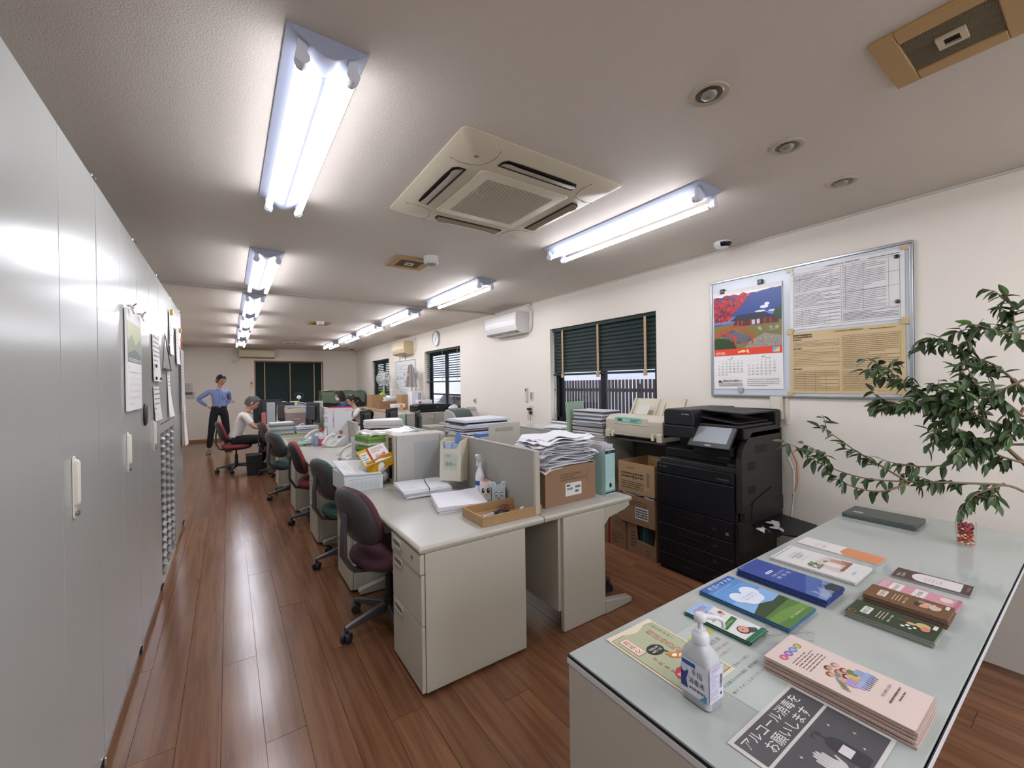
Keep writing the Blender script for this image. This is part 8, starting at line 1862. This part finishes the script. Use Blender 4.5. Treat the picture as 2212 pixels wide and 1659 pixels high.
def person(label, cfg, loc, rz):
    """cfg joints in local frame facing -y. returns root empty"""
    r=thing('person',label,'person',loc,rz)
    J=cfg['J']; sk=cfg.get('skin','#b88a72'); M_sk=mat('skin_'+sk.strip('#'),sk,0.55)
    HM=Matrix.Translation(Vector(J['head']))@Matrix.Rotation(cfg.get('hyaw',0),4,'Z')@Matrix.Rotation(cfg.get('hpitch',0),4,'X')
    b=MB(); 
    b_pel=Vector(J['pelvis']); ch=Vector(J['chest']); nk=Vector(J['neck'])
    chains=[[(b_pel,(0.098,0.060)),(b_pel.lerp(ch,0.45),(0.092,0.064)),(ch,(0.115,0.075)),(nk,(0.055,0.05)),(nk.lerp(Vector(J['head']),0.5),(0.047,0.047)),(Vector(J['head']),(0.05,0.05))]]
    for s in 'lr':
        sh,el,wr=Vector(J['sh'+s]),Vector(J['el'+s]),Vector(J['wr'+s])
        chains.append([(ch,(0.115,0.075)),(sh,0.045),(sh.lerp(el,0.5),0.041),(el,0.034),(el.lerp(wr,0.4),0.034),(wr,0.022)])
        hp,kn,an=Vector(J['hp'+s]),Vector(J['kn'+s]),Vector(J['an'+s])
        chains.append([(b_pel,(0.098,0.060)),(hp,0.058),(hp.lerp(kn,0.5),0.066),(kn,0.05),(kn.lerp(an,0.35),0.048),(an,0.032)])
    V_,F_=skin_part(chains,1); b.add(V_,F_)
    h=headshape(HM); b.add(h.v,h.f)
    # hands : palm and five fingers
    for s in 'lr':
        wr=Vector(J['wr'+s]); hd=(Vector(J['hd'+s])-wr).normalized(); up=Vector(cfg.get('up'+s,(0,0,1))); sd=hd.cross(up).normalized(); up=sd.cross(hd).normalized()
        chs=[]; palm=wr+hd*0.055
        sg = 1 if s=='r' else -1
        fl=[0.068,0.078,0.072,0.056]
        root=wr+hd*0.01
        pm=MB()
        for k in range(4):
            off=sd*((k-1.5)*0.019)*sg
            b0=wr+hd*0.085+off; d1=(hd*0.9-up*0.25).normalized(); d2=(hd*0.5-up*0.8).normalized()
            chs=[[(wr+hd*0.03+off*0.6,0.0125),(b0,0.0105),(b0+d1*fl[k]*0.5,0.0092),(b0+d1*fl[k]*0.5+d2*fl[k]*0.5,0.0078)]]
            a_,c_=skin_part(chs,1); b.add(a_,c_)
        tb_=wr+hd*0.03-sd*0.028*sg; chs=[[(wr+hd*0.01,0.014),(tb_,0.0125),(tb_+(hd*0.7-sd*0.6*sg).normalized()*0.032,0.0105),(tb_+(hd*0.9-sd*0.3*sg).normalized()*0.058,0.0085)]]
        a_,c_=skin_part(chs,1); b.add(a_,c_)
        pm=MB(); pm.M=Matrix.Translation(palm)@Matrix((sd,hd,up)).transposed().to_4x4(); pm.ball((0,0,0),(0.041,0.052,0.016),14); b.add(pm.v,pm.f)
    me=b.mesh('body', M_sk); o=bpy.data.objects.new('body',me); COL.objects.link(o)
    md=o.modifiers.new('r','REMESH'); md.mode='VOXEL'; md.voxel_size=cfg.get('vox',0.0065); md.use_smooth_shade=True
    sm=o.modifiers.new('s','SMOOTH'); sm.factor=0.5; sm.iterations=2
    dg=bpy.context.evaluated_depsgraph_get(); m2=bpy.data.meshes.new_from_object(o.evaluated_get(dg)); bpy.data.objects.remove(o); bpy.data.meshes.remove(me)
    m2.materials.clear(); m2.materials.append(M_sk); o=bpy.data.objects.new('body',m2); COL.objects.link(o); o.parent=r
    # garment shells
    def cloth(name,chs,matr,extra=None,sub=2):
        v_,f_=skin_part(chs,sub); m=MB(); m.add(v_,f_)
        if extra: m.add(extra.v,extra.f)
        mo=m.build(name,matr,r,smooth=70); return mo
    g=cfg['gr']; e=0.013
    top=[[(b_pel+Vector((0,0,-0.02)),(0.142,0.104)),(b_pel+Vector((0,0,0.06)),(0.138,0.100)),(b_pel.lerp(ch,0.5),(0.130,0.097)),(ch,(0.150,0.105)),(ch.lerp(nk,0.6),(0.105,0.078)),(nk+Vector((0,0,-0.01)),(0.062,0.058))]]
    for s in 'lr':
        sh,el,wr=Vector(J['sh'+s]),Vector(J['el'+s]),Vector(J['wr'+s])
        arm=[(ch,(0.150,0.105)),(sh,0.058),(sh.lerp(el,0.45),0.057)]
        arm += [(el,0.050),(el.lerp(wr,0.5),0.043),(wr.lerp(el,0.06),0.033)] if cfg.get('long',True) else [(sh.lerp(el,0.82),0.062)]
        top.append(arm)
    cloth('shirt',top,cfg['shirt'])
    bot=[[(b_pel+Vector((0,0,0.075)),(0.148,0.114)),(b_pel+Vector((0,0,0.03)),(0.150,0.116)),(b_pel+Vector((0,0,-0.02)),(0.148,0.112))]]
    for s in 'lr':
        hp,kn,an=Vector(J['hp'+s]),Vector(J['kn'+s]),Vector(J['an'+s])
        bot.append([(b_pel+Vector((0,0,-0.02)),(0.148,0.112)),(hp,0.092),(hp.lerp(kn,0.5),0.082),(kn,0.068),(kn.lerp(an,0.5),0.062),(an.lerp(kn,0.05),0.052)])
    cloth('trousers',bot,cfg['pants'])
    for s in 'lr':
        an=Vector(J['an'+s]); fd=Vector(cfg.get('ft'+s,(0,-1,0))).normalized(); m=MB(); m.M=Matrix.Translation((an.x,an.y,0))@Matrix.Rotation(math.atan2(fd.x,-fd.y),4,'Z')
        R=[]
        for y,w_,h_ in ((0.07,0.026,0.05),(0.04,0.036,0.085),(-0.03,0.038,0.085),(-0.08,0.042,0.058),(-0.14,0.044,0.045),(-0.18,0.030,0.034),(-0.195,0.014,0.02)):
            R.append([(w_*math.cos(a),y,h_*0.5+h_*0.5*math.sin(a)) for a in [2*PI*k/14 for k in range(14)]])
        m.loft(R); m.build('shoe',cfg['shoe'],r,smooth=60)
    # belt
    if cfg.get('belt'):
        m=MB(); c0=b_pel+Vector((0,0,0.045)); m.loft([[(c0.x+0.142*q*math.cos(a),c0.y+0.104*q*math.sin(a),c0.z+z) for a in [2*PI*k/28 for k in range(28)]] for q,z in ((1.0,-0.016),(1.02,-0.014),(1.02,0.014),(1.0,0.016))]); m.build('belt',M_clipb,r,smooth=40)
        m=MB(); m.box(c0.x-0.02,c0.y-0.112,c0.z-0.014,c0.x+0.02,c0.y-0.104,c0.z+0.014); m.build('buckle',M_chrome,r,bevel=0.002)
    # face features
    def hp_(name,mm,matr,**k): mm2=MB(); mm2.M=HM; mm2.add(mm.v,mm.f,None); return mm2.build(name,matr,r,**k)
    for s in (-1,1):
        hp_('eye',MB().ball((s*0.031,-0.0795,0.004),(0.013,0.008,0.0055),10),mat('eye_dark','#2a1e1a',0.3),smooth=60)
        hp_('eyebrow',MB().tube([(s*0.018,-0.0865,0.022),(s*0.032,-0.0855,0.026),(s*0.047,-0.077,0.021)],0.0032,6),cfg['hair'],smooth=60)
    if not cfg.get('mask'): hp_('mouth',MB().tube([(-0.020,-0.089,-0.052),(0,-0.097,-0.053),(0.020,-0.089,-0.052)],[0.002,0.0042,0.002],6),mat('lip','#8a5448',0.5),smooth=60)
    else:
        m=MB(); m.sheet(lambda u,v:(math.sin((u-0.5)*2.5)*0.074,-math.cos((u-0.5)*2.5)*0.092-0.016*math.exp(-((u-0.5)/0.2)**2)*(0.4+v*0.6)+0.004,-0.095+v*0.085),16,8,t=0.002); hp_('face_mask',m,mat('mask_white','#e3e1e0',0.7),smooth=60)
    if cfg.get('glasses'):
        m=MB()
        for s in (-1,1):
            m.tube([(s*0.031+0.021*math.cos(a),-0.098,0.003+0.015*math.sin(a)) for a in [k*2*PI/16 for k in range(17)]],0.0018,5); m.tube([(s*0.052,-0.097,0.006),(s*0.078,-0.06,0.008),(s*0.080,0.01,0.006)],0.0018,5)
        m.tube([(-0.010,-0.098,0.006),(0.010,-0.098,0.006)],0.0018,5); hp_('glasses',m,mat('glasses_frame','#2b2422',0.3),smooth=60)
    # hair
    st=cfg['style']; m=MB(); n,k=40,26
    # hair shell wraps the skull outside the face opening; u round the head, v from the lower rim to the crown
    def hs(u,v):
        a=u*2*PI; fr=-math.sin(a)                  # 1 at the face, -1 at the back
        face=1/(1+math.exp(-(fr-0.42)*14))         # soft mask of the face opening
        low={'short':-0.068,'bob':-0.150,'tail':-0.060}[st]; hi={'short':0.070,'bob':0.066,'tail':0.072}[st]
        side_=math.exp(-((fr-0.18)/0.22)**2)*(0.035 if st!='bob' else 0.0)
        z0=low*(1-face)+hi*face+side_
        top_=0.138 if st=='short' else 0.134
        z=z0+(top_-z0)*math.sin(v*PI/2)
        t_=min(1.0,max(-1.0,z/top_)); ring=math.sqrt(max(0.0,1-abs(t_)**2.6)) if z>0 else 1.0
        if z<0: ring=1.0-0.10*(abs(z)/0.06 if st!='bob' else 0.3)
        if v>0.985: ring=0.0
        gx,gy={'short':(0.087,0.109),'bob':(0.100,0.119),'tail':(0.089,0.110)}[st]
        if st=='bob' and z<0: gx+=0.006; gy+=0.004
        j=1+0.025*math.sin(a*13+z*50)+0.015*math.sin(a*29+z*20)
        return (gx*ring*math.cos(a)*j, gy*ring*math.sin(a)*j*(0.94 if fr>0 else 1.03)+0.004, z)
    m.sheet(hs,n,k)
    o_=hp_('hair',m,cfg['hair'],smooth=70); sd_=o_.modifiers.new('t','SOLIDIFY'); sd_.thickness=0.008; sd_.offset=-1
    if st=='tail':
        m=MB(); m.tube([(0,0.085,0.03),(0,0.13,0.02),(0,0.16,-0.03),(0,0.165,-0.10),(0.005,0.15,-0.16)],[0.014,0.028,0.032,0.026,0.006],12); hp_('ponytail',m,cfg['hair'],smooth=60)
    if cfg.get('lanyard'):
        m=MB(); m.tube([Vector((0.0,0.07,0.0))+nk+Vector((0,0,-0.0)),nk+Vector((0.065,0.0,-0.005)),nk+Vector((0.05,-0.10,-0.07)),nk+Vector((0.0,-0.15,-0.20))],0.004,6); m.build('lanyard',M_clipb,r,smooth=60)
        m=MB(); m.tube([Vector((0.0,0.07,0.0))+nk,nk+Vector((-0.065,0.0,-0.005)),nk+Vector((-0.05,-0.10,-0.07)),nk+Vector((0.0,-0.15,-0.20))],0.004,6); m.build('lanyard',M_clipb,r,smooth=60)
    if cfg.get('buttons'):
        p0=ch+Vector((0,-0.118,0.02)); 
        m=MB(); m.tube([nk+Vector((0,-0.068,-0.03)),ch+Vector((0,-0.113,0.04)),b_pel.lerp(ch,0.5)+Vector((0,-0.105,0)),b_pel+Vector((0,-0.108,0.08))],0.006,6); m.build('placket',cfg['shirt'],r,smooth=60)
        for s in (-1,1):
            m=MB(); m.M=Matrix.Translation(nk); m.add([(s*0.004,-0.075,-0.045),(s*0.055,-0.045,0.005),(s*0.060,-0.03,0.035),(s*0.045,-0.055,-0.03)],[(0,1,2,3)] if s>0 else [(3,2,1,0)]); m.build('collar',mat('collar_pale','#b7c1de',0.7),r).modifiers.new('t','SOLIDIFY').thickness=0.005
        B(0.05+ch.x,ch.y-0.118,ch.z-0.06,0.12+ch.x,ch.y-0.095,ch.z+0.02).build('pocket',cfg['shirt'],r,bevel=0.004)
    return r
M_blueshirt=mat('blue_oxford','#7b8cb9',0.8,noise_amt=0.05,scale=60); M_navyt=mat('navy_trousers','#16171d',0.85)
M_whiteshirt=mat('white_shirt','#d0cbc4',0.8,noise_amt=0.03,scale=20); M_blkt=mat('black_trousers','#141416',0.8)
M_bt=mat('blue_top','#2d4a86',0.8); M_wt=mat('patterned_top','#c9c7c4',0.8,noise_amt=0.25,scale=40)
M_hb=mat('hair_black','#1c1614',0.45,noise_amt=0.2,scale=120); M_hg=mat('hair_grey','#4a4745',0.5,noise_amt=0.35,scale=140); M_hbr=mat('hair_brown','#2a1b17',0.45,noise_amt=0.2,scale=120)
# standing man, hands on his hips behind, looking down towards the seated man
person('man in a blue shirt and dark trousers standing with hands behind his hips',dict(gr=0,skin='#b4806a',hair=M_hb,style='short',shirt=M_blueshirt,pants=M_navyt,shoe=mat('grey_shoe','#6a625a',0.6),belt=True,buttons=True,hyaw=math.radians(32),hpitch=math.radians(-20)*-1,long=True,
 J=dict(pelvis=(0,0.0,0.97),chest=(0.0,-0.005,1.26),neck=(0.010,0.0,1.445),head=(0.040,-0.035,1.605),
  shl=(0.165,0.01,1.365),ell=(0.225,0.20,1.18),wrl=(0.13,0.15,1.02),hdl=(0.06,0.13,0.98),
  shr=(-0.165,0.01,1.365),elr=(-0.37,0.12,1.20),wrr=(-0.20,0.14,1.03),hdr=(-0.12,0.13,0.97),
  hpl=(0.09,0,0.90),knl=(0.13,-0.02,0.50),anl=(0.15,0.06,0.09),hpr=(-0.09,0,0.90),knr=(-0.15,-0.04,0.50),anr=(-0.20,-0.02,0.09)),
  ftl=(0.3,-1,0),ftr=(-0.25,-1,0)),(-0.175,11.35,0),math.radians(8))
# seated man facing the desk (+x): local -y is forward so rz = 90 deg
def seated(dz=0.0,lean=0.12,arms=True,head=(0,0,0),reach=0.42,handz=0.76):
    return dict(pelvis=(0,0.02,0.54+dz),chest=(0,-0.03-lean*0.6,0.85+dz),neck=(0,-0.07-lean,1.03+dz),head=(0+head[0],-0.13-lean+head[1],1.175+dz+head[2]),
      shl=(0.18,-0.04-lean*0.8,0.98+dz),ell=(0.25,-0.22-lean*0.5,0.755+dz*0.5),wrl=(0.17,-reach,handz),hdl=(0.13,-reach-0.1,handz),
      shr=(-0.18,-0.04-lean*0.8,0.98+dz),elr=(-0.25,-0.22-lean*0.5,0.755+dz*0.5),wrr=(-0.15,-reach,handz),hdr=(-0.11,-reach-0.1,handz),
      hpl=(0.09,-0.02,0.53),knl=(0.12,-0.43,0.53),anl=(0.12,-0.40,0.09),hpr=(-0.09,-0.02,0.53),knr=(-0.12,-0.43,0.53),anr=(-0.12,-0.36,0.09))
person('grey haired man in a white short sleeved shirt bent over papers at his desk',dict(gr=0,skin='#b98870',hair=M_hg,style='short',shirt=M_whiteshirt,pants=M_blkt,shoe=M_clipb,long=False,lanyard=True,glasses=True,hyaw=0,hpitch=math.radians(30),J=seated(0.0,0.12,True,(0,-0.01,-0.01),0.46,0.745)),(0.085,8.60,0),math.radians(88))
person('woman with shoulder length dark hair in a blue top wearing a white face mask',dict(gr=0,skin='#c49a84',hair=M_hbr,style='bob',shirt=M_bt,pants=M_blkt,shoe=M_clipb,long=False,mask=True,hyaw=0,hpitch=math.radians(14),J=seated(0.03,0.06)),(2.42,10.72,0),math.radians(-90))
person('woman with a ponytail and glasses bent over her desk in a pale patterned top',dict(gr=0,skin='#c49a84',hair=M_hb,style='tail',shirt=M_wt,pants=M_blkt,shoe=M_clipb,long=False,glasses=True,hyaw=0,hpitch=math.radians(24),J=seated(-0.05,0.10)),(2.42,9.35,0),math.radians(-90))
